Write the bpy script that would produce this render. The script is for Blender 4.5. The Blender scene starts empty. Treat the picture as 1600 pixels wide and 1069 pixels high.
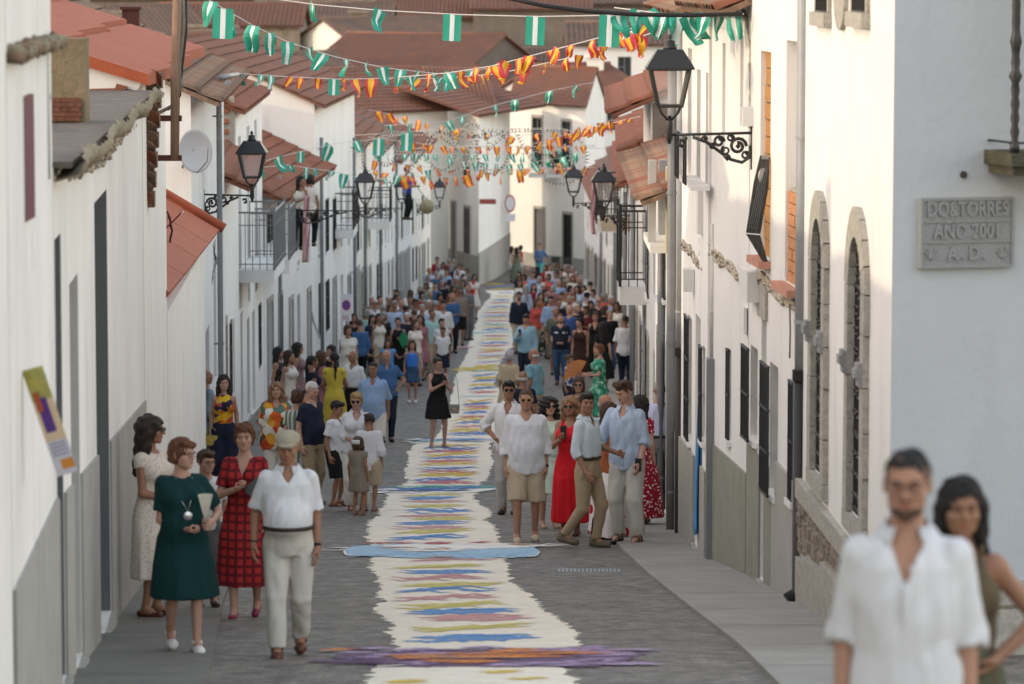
import bpy, math, random
import numpy as np
from mathutils import Vector, Matrix
R = math.radians
rnd = random.Random(7)
sc = bpy.context.scene
COL = sc.collection
F = 6000.0
PITCH = math.atan(599.5 / F)
# ---------------------------------------------------------------- camera
cam_d = bpy.data.cameras.new('camera'); cam = bpy.data.objects.new('camera', cam_d); COL.objects.link(cam)
cam_d.sensor_width = 36.0; cam_d.lens = 135.0; cam_d.clip_start = 0.5; cam_d.clip_end = 3000
cam.location = (0, 0, 0); cam.rotation_euler = (R(90) - PITCH, 0, 0)
cam_d.dof.use_dof = True; cam_d.dof.focus_distance = 46.0; cam_d.dof.aperture_fstop = 3.4
sc.camera = cam
# ---------------------------------------------------------------- sky and sun
CAP = 3.0
SUN_EL, SUN_DIR = R(11.0), Vector((0.965, 0.26, 0)).normalized()      # direction the light travels
w = bpy.data.worlds.new('World'); sc.world = w; w.use_nodes = True
nt = w.node_tree; bg = nt.nodes['Background']
sky = nt.nodes.new('ShaderNodeTexSky'); sky.sky_type = 'NISHITA'; sky.sun_disc = False
sky.sun_elevation = R(14); sky.sun_rotation = math.atan2(-SUN_DIR.x, -SUN_DIR.y)
sky.altitude = 400; sky.air_density = 1.0; sky.dust_density = 3.2; sky.ozone_density = 0.0
wb = nt.nodes.new('ShaderNodeMix'); wb.data_type = 'RGBA'; wb.blend_type = 'MULTIPLY'; wb.inputs[0].default_value = 1; wb.inputs[7].default_value = (1.24, 1.03, 0.87, 1)
vm = nt.nodes.new('ShaderNodeVectorMath'); vm.operation = 'MINIMUM'; vm.inputs[1].default_value = (CAP, CAP, CAP)
nt.links.new(sky.outputs[0], vm.inputs[0]); nt.links.new(vm.outputs[0], wb.inputs[6]); nt.links.new(wb.outputs[2], bg.inputs[0]); bg.inputs[1].default_value = 0.15
sun_d = bpy.data.lights.new('sun', 'SUN'); sun = bpy.data.objects.new('sun', sun_d); COL.objects.link(sun)
sun_d.energy = 0.35; sun_d.angle = R(1.2); sun_d.color = (1.0, 0.80, 0.55)
dv = Vector((SUN_DIR.x * math.cos(SUN_EL), SUN_DIR.y * math.cos(SUN_EL), -math.sin(SUN_EL)))
sun.rotation_euler = dv.to_track_quat('-Z', 'Y').to_euler()
vs = sc.view_settings; vs.view_transform = 'Standard'; vs.look = 'None'; vs.gamma = 1; vs.use_curve_mapping = False
vs.exposure = 2.5
sc.cycles.max_bounces = 6; sc.cycles.diffuse_bounces = 4
sc.cycles.use_adaptive_sampling = True; sc.cycles.use_denoising = True
# ---------------------------------------------------------------- terrain profile
_GY = np.array([-60, 0, 13, 28.6, 44.4, 58, 70, 82, 95, 111, 140, 165, 185, 200, 230, 300, 420, 900, 2500.])
_GZ = -np.array([1.2, 2.0, 3.42, 5.2, 6.78, 8.0, 8.93, 9.75, 10.5, 11.4, 13.2, 14.4, 15.0, 14.6, 13.2, 7.5, -4, -10, -20.])
def _pchip(x, y):
    h = np.diff(x); d = np.diff(y) / h; m = np.zeros_like(y)
    for i in range(1, len(x) - 1):
        if d[i-1] * d[i] > 0:
            w1 = 2*h[i] + h[i-1]; w2 = h[i] + 2*h[i-1]
            m[i] = (w1 + w2) / (w1 / d[i-1] + w2 / d[i])
    m[0], m[-1] = d[0], d[-1]
    return m
_GM = _pchip(_GY, _GZ)
def G(Y):
    Y = min(max(Y, _GY[0]), _GY[-1] - 1e-6)
    i = int(np.searchsorted(_GY, Y, side='right') - 1); h = _GY[i+1] - _GY[i]; t = (Y - _GY[i]) / h
    return float((2*t**3 - 3*t*t + 1) * _GZ[i] + (t**3 - 2*t*t + t) * h * _GM[i] + (-2*t**3 + 3*t*t) * _GZ[i+1] + (t**3 - t*t) * h * _GM[i+1])
cp, sp = math.cos(PITCH), math.sin(PITCH)
def P(px, py, Y):
    """photograph pixel (1600 wide) at distance Y -> place in the street"""
    x = (px - 800) / F; u = -(py - 534.5) / F
    dy = cp + sp * u; dz = -sp + cp * u
    return Vector((x * Y / dy, Y, dz * Y / dy))
def ZP(py, Y): return P(800, py, Y).z
def XP(px, Y, py=400): return P(px, py, Y).x
def YG(py):
    """distance at which the ground shows at row py"""
    a, b = 5.0, 185.0
    for _ in range(50):
        m = (a + b) / 2
        if ZP(py, m) > G(m): a = m
        else: b = m
    return (a + b) / 2
def YH(py, H):
    """distance of somebody of height H whose crown is at row py"""
    a, b = 8.0, 200.0
    for _ in range(50):
        m = (a + b) / 2
        if ZP(py, m) > G(m) + H: a = m
        else: b = m
    return (a + b) / 2
# ---------------------------------------------------------------- tagging
def tag(o, label=None, cat=None, group=None, kind=None):
    if label: o['label'] = label
    if cat: o['category'] = cat
    if group: o['group'] = group
    if kind: o['kind'] = kind
    return o
WL = {}
def thing(name, loc, label, cat, group=None, rz=0):
    o = bpy.data.objects.new(name, None); COL.objects.link(o); o.location = loc; o.rotation_euler = (0, 0, rz)
    o.empty_display_size = 0.1
    WL[o.name] = Vector(loc)
    return tag(o, label, cat, group)
# ---------------------------------------------------------------- materials
MATS = {}
def lin(c):
    return tuple(((v / 12.92) if v <= 0.04045 else ((v + 0.055) / 1.055) ** 2.4) for v in c)
def mat(name, col, rough=0.8, var=0.0, col2=None, vs_=2.0, bump=0.0, bs=30.0, metal=0.0, spec=0.3, streak=0.0, stretch=None, powder=False):
    if name in MATS: return MATS[name]
    m = bpy.data.materials.new(name); m.use_nodes = True; MATS[name] = m
    n, l = m.node_tree.nodes, m.node_tree.links; b = n['Principled BSDF']
    b.inputs['Base Color'].default_value = (*col, 1); b.inputs['Roughness'].default_value = rough
    b.inputs['Metallic'].default_value = metal; b.inputs['Specular IOR Level'].default_value = spec
    m.diffuse_color = (*col, 1)
    if var > 0 or bump > 0 or streak > 0:
        tc = n.new('ShaderNodeTexCoord'); src = tc.outputs['Object']
        if stretch:
            mp = n.new('ShaderNodeMapping'); mp.inputs['Scale'].default_value = stretch; l.new(src, mp.inputs[0]); src = mp.outputs[0]
    if var > 0:
        nz = n.new('ShaderNodeTexNoise'); nz.inputs['Scale'].default_value = vs_; nz.inputs['Detail'].default_value = 6; nz.inputs['Roughness'].default_value = 0.65
        l.new(src, nz.inputs['Vector'])
        rp = n.new('ShaderNodeValToRGB'); rp.color_ramp.elements[0].position = 0.32; rp.color_ramp.elements[1].position = 0.68
        c2 = col2 or tuple(c * (1 - var) for c in col)
        rp.color_ramp.elements[0].color = (*c2, 1); rp.color_ramp.elements[1].color = (*col, 1)
        l.new(nz.outputs[0], rp.inputs[0]); out = rp.outputs[0]
        if streak > 0:
            mp2 = n.new('ShaderNodeMapping'); mp2.inputs['Scale'].default_value = (1.3, 1.3, 0.22); l.new(tc.outputs['Object'], mp2.inputs[0])
            n2 = n.new('ShaderNodeTexNoise'); n2.inputs['Scale'].default_value = 2.2; n2.inputs['Detail'].default_value = 5; l.new(mp2.outputs[0], n2.inputs['Vector'])
            r2 = n.new('ShaderNodeValToRGB'); r2.color_ramp.elements[0].position = 0.55; r2.color_ramp.elements[1].position = 0.8
            r2.color_ramp.elements[0].color = (1, 1, 1, 1); r2.color_ramp.elements[1].color = (1 - streak, 1 - streak * 1.05, 1 - streak * 1.2, 1)
            l.new(n2.outputs[0], r2.inputs[0])
            mx = n.new('ShaderNodeMix'); mx.data_type = 'RGBA'; mx.blend_type = 'MULTIPLY'; mx.inputs[0].default_value = 1
            l.new(out, mx.inputs[6]); l.new(r2.outputs[0], mx.inputs[7]); out = mx.outputs[2]
        l.new(out, b.inputs['Base Color'])
    if powder:
        mp3 = n.new('ShaderNodeMapping'); mp3.inputs['Scale'].default_value = (.45, 1, 1); l.new(tc.outputs['Object'], mp3.inputs[0]); n3 = n.new('ShaderNodeTexNoise'); n3.inputs['Scale'].default_value = 26; n3.inputs['Detail'].default_value = 7; n3.inputs['Roughness'].default_value = .8; l.new(mp3.outputs[0], n3.inputs['Vector'])
        r3 = n.new('ShaderNodeValToRGB'); r3.color_ramp.elements[0].position = .40; r3.color_ramp.elements[1].position = .50; l.new(n3.outputs[0], r3.inputs[0]); l.new(r3.outputs[0], b.inputs['Alpha'])
    if bump > 0:
        nb = n.new('ShaderNodeTexNoise'); nb.inputs['Scale'].default_value = bs; nb.inputs['Detail'].default_value = 5
        l.new(src, nb.inputs['Vector'])
        bp = n.new('ShaderNodeBump'); bp.inputs['Strength'].default_value = min(1, bump); bp.inputs['Distance'].default_value = 0.02 * max(1, bump)
        l.new(nb.outputs[0], bp.inputs['Height']); l.new(bp.outputs[0], b.inputs['Normal'])
    return m
def glass(name, col=(0.02, 0.025, 0.03)):
    return mat(name, col, 0.12, spec=0.6)
white = mat('whitewash', (0.80, 0.785, 0.75), 0.9, 0.10, vs_=0.6, bump=0.3, bs=9, streak=0.14)
white2 = mat('whitewash_warm', (0.80, 0.765, 0.70), 0.9, 0.09, vs_=1.1, bump=0.14, bs=6, streak=0.10)
white3 = mat('whitewash_cool', (0.72, 0.71, 0.69), 0.9, 0.08, vs_=0.5, bump=0.25, bs=12, streak=0.10)
whiteL = mat('whitewash_dull', (0.79, 0.765, 0.725), 0.9, 0.16, vs_=0.55, bump=0.12, bs=5, streak=0.15)
greypl = mat('cement_render', (0.27, 0.268, 0.22), 0.95, 0.18, vs_=3, bump=0.5, bs=60, streak=0.2)
greypl2 = mat('cement_render_pale', (0.36, 0.35, 0.32), 0.95, 0.14, vs_=3, bump=0.4, bs=50, streak=0.15)
granite = mat('granite', (0.42, 0.40, 0.35), 0.9, 0.35, vs_=14, bump=0.6, bs=50)
granite_d = mat('granite_grey', (0.30, 0.31, 0.31), 0.9, 0.25, vs_=40, bump=0.5, bs=90)
rubble_m = mat('rubble_stone', (0.30, 0.255, 0.20), 0.95, 0.5, vs_=9, bump=1.0, bs=30)
mortar = mat('mortar', (0.40, 0.37, 0.31), 0.95, 0.2, vs_=12, bump=0.6, bs=60)
earth = mat('mud_wall', (0.25, 0.19, 0.115), 0.95, 0.4, vs_=4, bump=0.8, bs=20)
brickm = mat('fired_brick', (0.42, 0.14, 0.07), 0.9, 0.35, vs_=6, bump=0.5, bs=40)
brick_o = mat('orange_brick', (0.55, 0.25, 0.11), 0.85, 0.3, vs_=8, bump=0.4, bs=40)
tile_new = mat('terracotta_new', (0.35, 0.085, 0.036), 0.75, 0.22, vs_=5, bump=0.3, bs=40)
tile_mid = mat('terracotta', (0.24, 0.090, 0.052), 0.85, 0.45, vs_=3, bump=0.5, bs=30)
tile_old = mat('terracotta_old', (0.27, 0.165, 0.105), 0.95, 0.55, col2=(0.10, 0.075, 0.06), vs_=6, bump=0.7, bs=30)
tile_far = mat('terracotta_far', (0.21, 0.092, 0.058), 0.9, 0.35, col2=(0.15, 0.08, 0.06), vs_=0.9, bump=0.3, bs=10)
tile_far2 = mat('terracotta_far_brown', (0.20, 0.12, 0.085), 0.9, 0.4, col2=(0.11, 0.085, 0.07), vs_=0.7, bump=0.3, bs=10)
moss = mat('lichen_crust', (0.33, 0.28, 0.19), 0.95, 0.5, vs_=9, bump=1.0, bs=20)
slate = mat('weathered_slab', (0.14, 0.115, 0.095), 0.95, 0.4, vs_=5, bump=0.8, bs=14)
iron = mat('black_iron', (0.012, 0.012, 0.013), 0.45, spec=0.5)
iron_g = mat('grey_painted_iron', (0.16, 0.165, 0.17), 0.5, spec=0.5)
zinc = mat('zinc_pipe', (0.34, 0.355, 0.37), 0.5, 0.15, vs_=5, metal=0.3)
zinc_d = mat('dark_zinc_pipe', (0.22, 0.23, 0.24), 0.5, 0.2, vs_=5, metal=0.2)
pipe_w = mat('white_pipe', (0.55, 0.54, 0.52), 0.6, 0.2, vs_=5)
black_p = mat('black_pipe', (0.015, 0.015, 0.016), 0.5)
rust = mat('rusty_iron', (0.10, 0.035, 0.025), 0.8, 0.4, vs_=12)
wood_post = mat('weathered_wood', (0.28, 0.18, 0.12), 0.85, 0.45, vs_=5, stretch=(6, 6, 0.5))
wood_ochre = mat('ochre_board', (0.42, 0.20, 0.045), 0.6, 0.2, vs_=4, stretch=(1, 1, 5))
wood_brown = mat('brown_board', (0.25, 0.11, 0.05), 0.6, 0.25, vs_=4)
door_grey = mat('grey_door', (0.13, 0.135, 0.14), 0.6, 0.1, vs_=8, bump=0.15, bs=90)
door_mid = mat('mid_grey_shutter', (0.24, 0.245, 0.25), 0.6, 0.1, vs_=6)
blind = mat('roller_blind', (0.45, 0.44, 0.41), 0.7, 0.1, vs_=6)
blind_w = mat('pale_blind', (0.62, 0.60, 0.57), 0.7, 0.1, vs_=6)
dark_in = mat('dark_interior', (0.02, 0.02, 0.022), 0.6)
pane = glass('window_glass')
pink_brick = mat('pink_sill_tile', (0.48, 0.24, 0.17), 0.8, 0.2, vs_=9)
plastic_w = mat('white_plastic_box', (0.62, 0.62, 0.60), 0.5)
cable_m = mat('cable', (0.20, 0.18, 0.15), 0.8, 0.4, vs_=20)
cable_w = mat('whitewashed_cable', (0.52, 0.47, 0.38), 0.9, 0.5, col2=(0.20, 0.16, 0.11), vs_=16, bump=0.6, bs=40)
# ---------------------------------------------------------------- mesh builder
class MB:
    def __init__(s): s.v = []; s.f = []; s.mi = []; s.cur = 0
    def add(s, vs_, fs):
        o = len(s.v); s.v.extend([tuple(p) for p in vs_]); s.f.extend([tuple(i + o for i in f) for f in fs]); s.mi.extend([s.cur] * len(fs)); return s
    def hexa(s, p):   # p: 8 corners, bottom 4 ccw then top 4
        return s.add(p, [(3, 2, 1, 0), (4, 5, 6, 7), (0, 1, 5, 4), (1, 2, 6, 5), (2, 3, 7, 6), (3, 0, 4, 7)])
    def box(s, a, b):
        x0, y0, z0 = a; x1, y1, z1 = b
        return s.hexa([(x0, y0, z0), (x1, y0, z0), (x1, y1, z0), (x0, y1, z0), (x0, y0, z1), (x1, y0, z1), (x1, y1, z1), (x0, y1, z1)])
    def bar(s, a, b, wx, wy, up=(0, 0, 1)):
        a, b = Vector(a), Vector(b); d = (b - a).normalized(); u = Vector(up)
        if abs(d.dot(u)) > 0.98: u = Vector((0, 1, 0))
        x = d.cross(u).normalized() * wx / 2; y = x.cross(d).normalized() * wy / 2
        return s.hexa([a - x - y, a + x - y, a + x + y, a - x + y, b - x - y, b + x - y, b + x + y, b - x + y])
    def tube(s, pts, r, n=8, cap=True):
        pts = [Vector(p) for p in pts]; rr = r if isinstance(r, (list, tuple)) else [r] * len(pts)
        o = len(s.v); ref = None
        for i, p in enumerate(pts):
            d = (pts[min(i + 1, len(pts) - 1)] - pts[max(i - 1, 0)]).normalized()
            if ref is None:
                ref = Vector((0, 0, 1)) if abs(d.z) < 0.9 else Vector((0, 1, 0))
            x = d.cross(ref).normalized(); y = x.cross(d).normalized(); ref = y
            for k in range(n):
                a = 2 * math.pi * k / n
                s.v.append(tuple(p + (x * math.cos(a) + y * math.sin(a)) * rr[i]))
        for i in range(len(pts) - 1):
            for k in range(n):
                k2 = (k + 1) % n
                s.f.append((o + i*n + k, o + i*n + k2, o + (i+1)*n + k2, o + (i+1)*n + k)); s.mi.append(s.cur)
        if cap:
            s.f.append(tuple(o + k for k in range(n - 1, -1, -1))); s.f.append(tuple(o + (len(pts)-1)*n + k for k in range(n))); s.mi += [s.cur] * 2
        return s
    def lathe(s, prof, n=12, c=(0, 0, 0)):
        o = len(s.v)
        for r, z in prof:
            for k in range(n):
                a = 2 * math.pi * (k + 0.5) / n; s.v.append((c[0] + r * math.cos(a), c[1] + r * math.sin(a), c[2] + z))
        for i in range(len(prof) - 1):
            for k in range(n):
                k2 = (k + 1) % n; s.f.append((o + i*n + k, o + i*n + k2, o + (i+1)*n + k2, o + (i+1)*n + k)); s.mi.append(s.cur)
        s.f.append(tuple(o + k for k in range(n - 1, -1, -1))); s.f.append(tuple(o + (len(prof)-1)*n + k for k in range(n))); s.mi += [s.cur] * 2
        return s
    def prism(s, outline, off):   # planar outline extruded by off
        n = len(outline); off = Vector(off); a = [Vector(p) for p in outline]
        return s.add(a + [p + off for p in a], [tuple(range(n - 1, -1, -1)), tuple(range(n, 2*n))] + [(i, (i+1) % n, n + (i+1) % n, n + i) for i in range(n)])
    def build(s, name, mats, parent=None, smooth=False, rel=True, fix=False):
        me = bpy.data.meshes.new(name)
        off = Vector((0, 0, 0))
        if parent is not None and rel:
            off = WL.get(parent.name, Vector((0, 0, 0)))
        me.from_pydata([(p[0] - off[0], p[1] - off[1], p[2] - off[2]) for p in s.v], [], s.f)
        ms = mats if isinstance(mats, (list, tuple)) else [mats]
        for m in ms: me.materials.append(m)
        if len(ms) > 1: me.polygons.foreach_set('material_index', s.mi)
        if smooth: me.polygons.foreach_set('use_smooth', [True] * len(s.f))
        me.update()
        if fix:
            import bmesh
            bm = bmesh.new(); bm.from_mesh(me); bmesh.ops.recalc_face_normals(bm, faces=bm.faces); bm.to_mesh(me); bm.free()
        o = bpy.data.objects.new(name, me); COL.objects.link(o)
        if parent is not None: o.parent = parent; WL[o.name] = off if rel else Vector((0, 0, 0))
        else: WL[o.name] = Vector((0, 0, 0))
        return o
def inst(name, me, parent, loc=(0, 0, 0), rot=None, scale=None):
    o = bpy.data.objects.new(name, me); COL.objects.link(o); o.parent = parent; o.location = loc
    if rot is not None: o.rotation_euler = rot
    if scale is not None: o.scale = scale
    return o
def pin(o, loc):
    """move the origin of a top-level mesh to loc, keeping its geometry in place"""
    loc = Vector(loc); o.data.transform(Matrix.Translation(-loc)); o.location = loc; return o
# ---------------------------------------------------------------- street lines
RL = [(20, 3.1), (28, 2.78), (34.2, 2.58), (37.9, 2.35), (41, 2.11), (45.2, 2.0), (52, 1.98), (60, 2.12), (75, 2.5), (90, 2.85), (110, 3.15), (130, 3.35), (155, 3.2), (164, 3.1), (176, 2.9)]
LL = [(6, -1.9), (24, -2.9), (27.2, -3.08), (36.3, -3.59), (52, -4.18), (52.5, -4.4), (58, -4.64), (66, -4.95), (75, -5.4), (82, -5.6), (89, -5.6), (100, -5.15), (112, -4.7), (135, -4.4), (160, -3.95), (176, -3.4)]
def lineX(L, Y): return float(np.interp(Y, [a for a, _ in L], [b for _, b in L]))
def yon(L, px, lo, hi):
    """distance where a facade line crosses column px, searched between lo and hi"""
    best, bd = lo, 1e9
    for k in range(601):
        Y = lo + (hi - lo) * k / 600; d = abs(lineX(L, Y) / Y * F * 1.0 - (px - 800) * 0.9975)
        if d < bd: best, bd = Y, d
    return best
# ---------------------------------------------------------------- ground, road, pavements
def strip(rows, name, m, parent=None, kind='structure', n_across=1, thick=0.0):
    """rows: list of (Y, xl, xr, dz) laid on the ground"""
    v = []; f = []
    for (Y, xl, xr, dz) in rows:
        for k in range(n_across + 1):
            v.append((xl + (xr - xl) * k / n_across, Y, G(Y) + dz))
    q = n_across + 1
    for i in range(len(rows) - 1):
        for k in range(n_across): f.append((i*q + k, i*q + k + 1, (i+1)*q + k + 1, (i+1)*q + k))
    mb = MB().add(v, f)
    if thick:
        for e in (0, n_across):
            vv = []
            for i, (Y, xl, xr, dz) in enumerate(rows):
                x = xl if e == 0 else xr; vv += [(x, Y, G(Y) + dz), (x, Y, G(Y) + dz - thick)]
            mb.add(vv, [(2*i, 2*i + 1, 2*i + 3, 2*i + 2) for i in range(len(rows) - 1)])
    o = mb.build(name, m, parent); o['kind'] = kind; return o
def frange(a, b, s):
    n = max(1, int(round((b - a) / s))); return [a + (b - a) * i / n for i in range(n + 1)]
def cobble_mat():
    m = bpy.data.materials.new('granite_setts'); m.use_nodes = True; n, l = m.node_tree.nodes, m.node_tree.links; b = n['Principled BSDF']
    tc = n.new('ShaderNodeTexCoord')
    br = n.new('ShaderNodeTexBrick'); br.inputs['Scale'].default_value = 1; br.inputs['Brick Width'].default_value = 0.13; br.inputs['Row Height'].default_value = 0.12
    br.inputs['Mortar Size'].default_value = 0.012; br.inputs['Color1'].default_value = (0.190, 0.174, 0.154, 1); br.inputs['Color2'].default_value = (0.075, 0.070, 0.064, 1)
    br.inputs['Mortar'].default_value = (0.125, 0.113, 0.098, 1); br.inputs['Bias'].default_value = 0.0
    l.new(tc.outputs['Object'], br.inputs['Vector'])
    nz = n.new('ShaderNodeTexNoise'); nz.inputs['Scale'].default_value = 2.2; nz.inputs['Detail'].default_value = 10; nz.inputs['Roughness'].default_value = 0.85; l.new(tc.outputs['Object'], nz.inputs['Vector'])
    rp = n.new('ShaderNodeValToRGB'); rp.color_ramp.elements[0].position = 0.3; rp.color_ramp.elements[1].position = 0.7
    rp.color_ramp.elements[0].color = (0.50, 0.50, 0.52, 1); rp.color_ramp.elements[1].color = (1.5, 1.46, 1.38, 1)
    l.new(nz.outputs[0], rp.inputs[0])
    mx = n.new('ShaderNodeMix'); mx.data_type = 'RGBA'; mx.blend_type = 'MULTIPLY'; mx.inputs[0].default_value = 1
    l.new(br.outputs[0], mx.inputs[6]); l.new(rp.outputs[0], mx.inputs[7]); l.new(mx.outputs[2], b.inputs['Base Color'])
    b.inputs['Roughness'].default_value = 0.8
    bp = n.new('ShaderNodeBump'); bp.inputs['Strength'].default_value = 1; bp.inputs['Distance'].default_value = 0.03; bp.invert = True
    ad = n.new('ShaderNodeMath'); ad.operation = 'MULTIPLY_ADD'; ad.inputs[1].default_value = -0.5
    n3 = n.new('ShaderNodeTexNoise'); n3.inputs['Scale'].default_value = 22; l.new(tc.outputs['Object'], n3.inputs['Vector'])
    l.new(n3.outputs[0], ad.inputs[0]); l.new(br.outputs['Fac'], ad.inputs[2])
    l.new(ad.outputs[0], bp.inputs['Height']); l.new(bp.outputs[0], b.inputs['Normal'])
    return m
setts = cobble_mat()
earth_g = mat('bare_ground', (0.20, 0.165, 0.12), 0.95, 0.4, vs_=0.2, bump=0.5, bs=2)
paveL = mat('pavement_worn', (0.165, 0.155, 0.138), 0.85, 0.22, vs_=1.6, bump=0.35, bs=25)
paveR = mat('pavement_concrete', (0.29, 0.278, 0.25), 0.85, 0.22, vs_=1.6, bump=0.35, bs=25)
yy = [-60, -30, -10] + frange(0, 200, 2) + [215, 230, 260, 300, 360, 420, 600, 900, 1500, 2400]
v = []; f = []; xs = [-1500, -400, -120, -40, -14, 0, 14, 40, 120, 400, 1500]
for Y in yy:
    for x in xs: v.append((x, Y, G(Y) - 0.06 + (abs(x) > 30) * 0.0))
q = len(xs)
for i in range(len(yy) - 1):
    for k in range(q - 1): f.append((i*q + k, i*q + k + 1, (i+1)*q + k + 1, (i+1)*q + k))
MB().add(v, f).build('ground', earth_g)['kind'] = 'structure'
strip([(Y, -13, 10, 0.0) for Y in frange(-40, 198, 1.5)], 'road', setts, n_across=6)
RE = [(-20, 1.9), (15, 1.86), (26.7, 1.76), (28.9, 1.74), (33, 1.58), (38.5, 1.36), (44, 1.19), (52, 1.12), (62, 1.25), (75, 1.6), (90, 2.0), (110, 2.3), (150, 2.0), (170, 1.4)]
LE = [(-20, -1.2), (15, -1.55), (26.7, -2.12), (33.8, -2.58), (45, -3.15), (52, -3.45), (66, -4.1), (82, -4.8), (100, -4.35), (135, -3.7), (168, -2.9)]
strip([(Y, lineX(RE, Y), lineX(RL, Y) + 0.35, 0.035) for Y in frange(-20, 170, 1.5)], 'pavement_right', paveR, thick=0.04)
strip([(Y, lineX(LL, Y) - 0.35, lineX(LE, Y), 0.035) for Y in frange(-20, 170, 1.5)], 'pavement_left', paveL, thick=0.04)
jm = mat('joint_dark', (0.10, 0.098, 0.09), 0.9); _q = MB()  # thin dark joint strips across both pavements
for _k in range(46):
    for _L, _E, _s in ((RL, RE, 1), (LL, LE, -1)):
        Y = 20 + _k * 2.1 + (_s * .4); a, b = sorted((lineX(_L, Y) + .02 * _s, lineX(_E, Y) + .01 * _s)); _q.add([(a, Y, G(Y) + .0365), (b, Y, G(Y) + .0365), (b, Y + .022, G(Y + .022) + .0365), (a, Y + .022, G(Y + .022) + .0365)], [(0, 1, 2, 3)])
_q.build('pavement_joints', jm)['kind'] = 'structure'
# ---------------------------------------------------------------- carpet of coloured sawdust down the street
def smooth_noise(seed, n, k):
    r = random.Random(seed); pts = [r.uniform(-1, 1) for _ in range(int(n / k) + 3)]
    return [pts[int(i / k)] * (1 - (i / k) % 1) + pts[int(i / k) + 1] * ((i / k) % 1) for i in range(n)]
cream = mat('cream_sawdust', (0.80, 0.725, 0.59), 0.95, 0.17, vs_=3.5, bump=0.6, bs=40)
def sd(n, c, v=0.35): return mat(n, c, 0.95, v, col2=tuple(0.8 * a + 0.2 * b for a, b in zip(c, (0.62, 0.56, 0.44))), vs_=22, bump=0.4, bs=50, stretch=(0.25, 1, 1), powder=(n != 'white_sawdust'))
sdm = dict(yp=sd('pale_yellow_sawdust', (0.60, 0.52, 0.13)), bp=sd('blue_sawdust', (0.065, 0.25, 0.56)), kp=sd('pale_pink_sawdust', (0.56, 0.265, 0.28)),
           y=sd('yellow_sawdust', (0.68, 0.46, 0.035), 0.2), b=sd('strong_blue_sawdust', (0.035, 0.17, 0.50), 0.2), k=sd('pink_sawdust', (0.56, 0.13, 0.17)),
           w=sd('white_sawdust', (0.74, 0.72, 0.66), 0.1), lb=sd('light_blue_sawdust', (0.33, 0.53, 0.70), 0.2), t=sd('teal_sawdust', (0.05, 0.36, 0.30)), r=sd('crimson_sawdust', (0.42, 0.03, 0.07)),
           n=sd('navy_sawdust', (0.03, 0.05, 0.12)), pu=sd('purple_sawdust', (0.10, 0.035, 0.13), 0.5), li=sd('lilac_sawdust', (0.40, 0.28, 0.46), 0.5), o=sd('orange_sawdust', (0.72, 0.22, 0.02), 0.25),
           br=sd('brown_sawdust', (0.40, 0.22, 0.14)), la=sd('lavender_sawdust', (0.42, 0.36, 0.52)), aq=sd('aqua_sawdust', (0.20, 0.50, 0.55)))
EDGE = [(1085, 560, 930), (1062, 575, 905), (1046, 590, 885), (1030, 600, 900), (1012, 622, 912), (1000, 628, 900), (985, 612, 888), (965, 600, 865), (950, 588, 852), (930, 592, 832), (912, 592, 812), (895, 585, 795),
        (878, 576, 784), (860, 575, 790), (845, 578, 778), (830, 572, 772), (815, 582, 762), (800, 592, 765), (780, 598, 745), (768, 608, 740), (757, 628, 752), (742, 634, 762), (725, 640, 765), (708, 640, 764), (694, 648, 762), (684, 680, 786),
        (668, 690, 784), (650, 694, 780), (630, 702, 780), (612, 708, 782), (598, 708, 776), (582, 712, 778), (566, 720, 782), (550, 728, 792), (535, 734, 804), (520, 738, 802), (505, 744, 804), (490, 745, 803), (478, 752, 801), (468, 762, 800), (460, 768, 804),
        (452, 756, 812), (446, 750, 806), (440, 752, 792), (436, 738, 770)]
EY = [YG(a) for a, _, _ in EDGE]; EL = [P(b, a, Y).x for (a, b, _), Y in zip(EDGE, EY)]; ER = [P(c, a, Y).x for (a, _, c), Y in zip(EDGE, EY)]
carpet = thing('sawdust_carpet', (-0.2, 60, G(60)), 'long cream sawdust carpet striped yellow, blue and pink down the middle of the street', 'sawdust carpet')
ys = frange(EY[0], 60, 0.07) + frange(60, 168, 0.22)[1:]
nl, nr = smooth_noise(1, len(ys), 1.2), smooth_noise(2, len(ys), 1.2); nl2, nr2 = smooth_noise(3, len(ys), 14), smooth_noise(4, len(ys), 14)
v = []; f = []; na = 8
for i, Y in enumerate(ys):
    a = np.interp(Y, EY, EL) + nl[i] * 0.05 + nl2[i] * 0.06; c = np.interp(Y, EY, ER) + nr[i] * 0.05 + nr2[i] * 0.06
    for k in range(na + 1):
        t = k / na; v.append((a + (c - a) * t, Y, G(Y) + (0.003 if k in (0, na) else 0.009)))
for i in range(len(ys) - 1):
    for k in range(na): f.append((i*(na+1) + k, i*(na+1) + k + 1, (i+1)*(na+1) + k + 1, (i+1)*(na+1) + k))
MB().add(v, f).build('cream_ground', cream, carpet)
_bn = [0]
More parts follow.
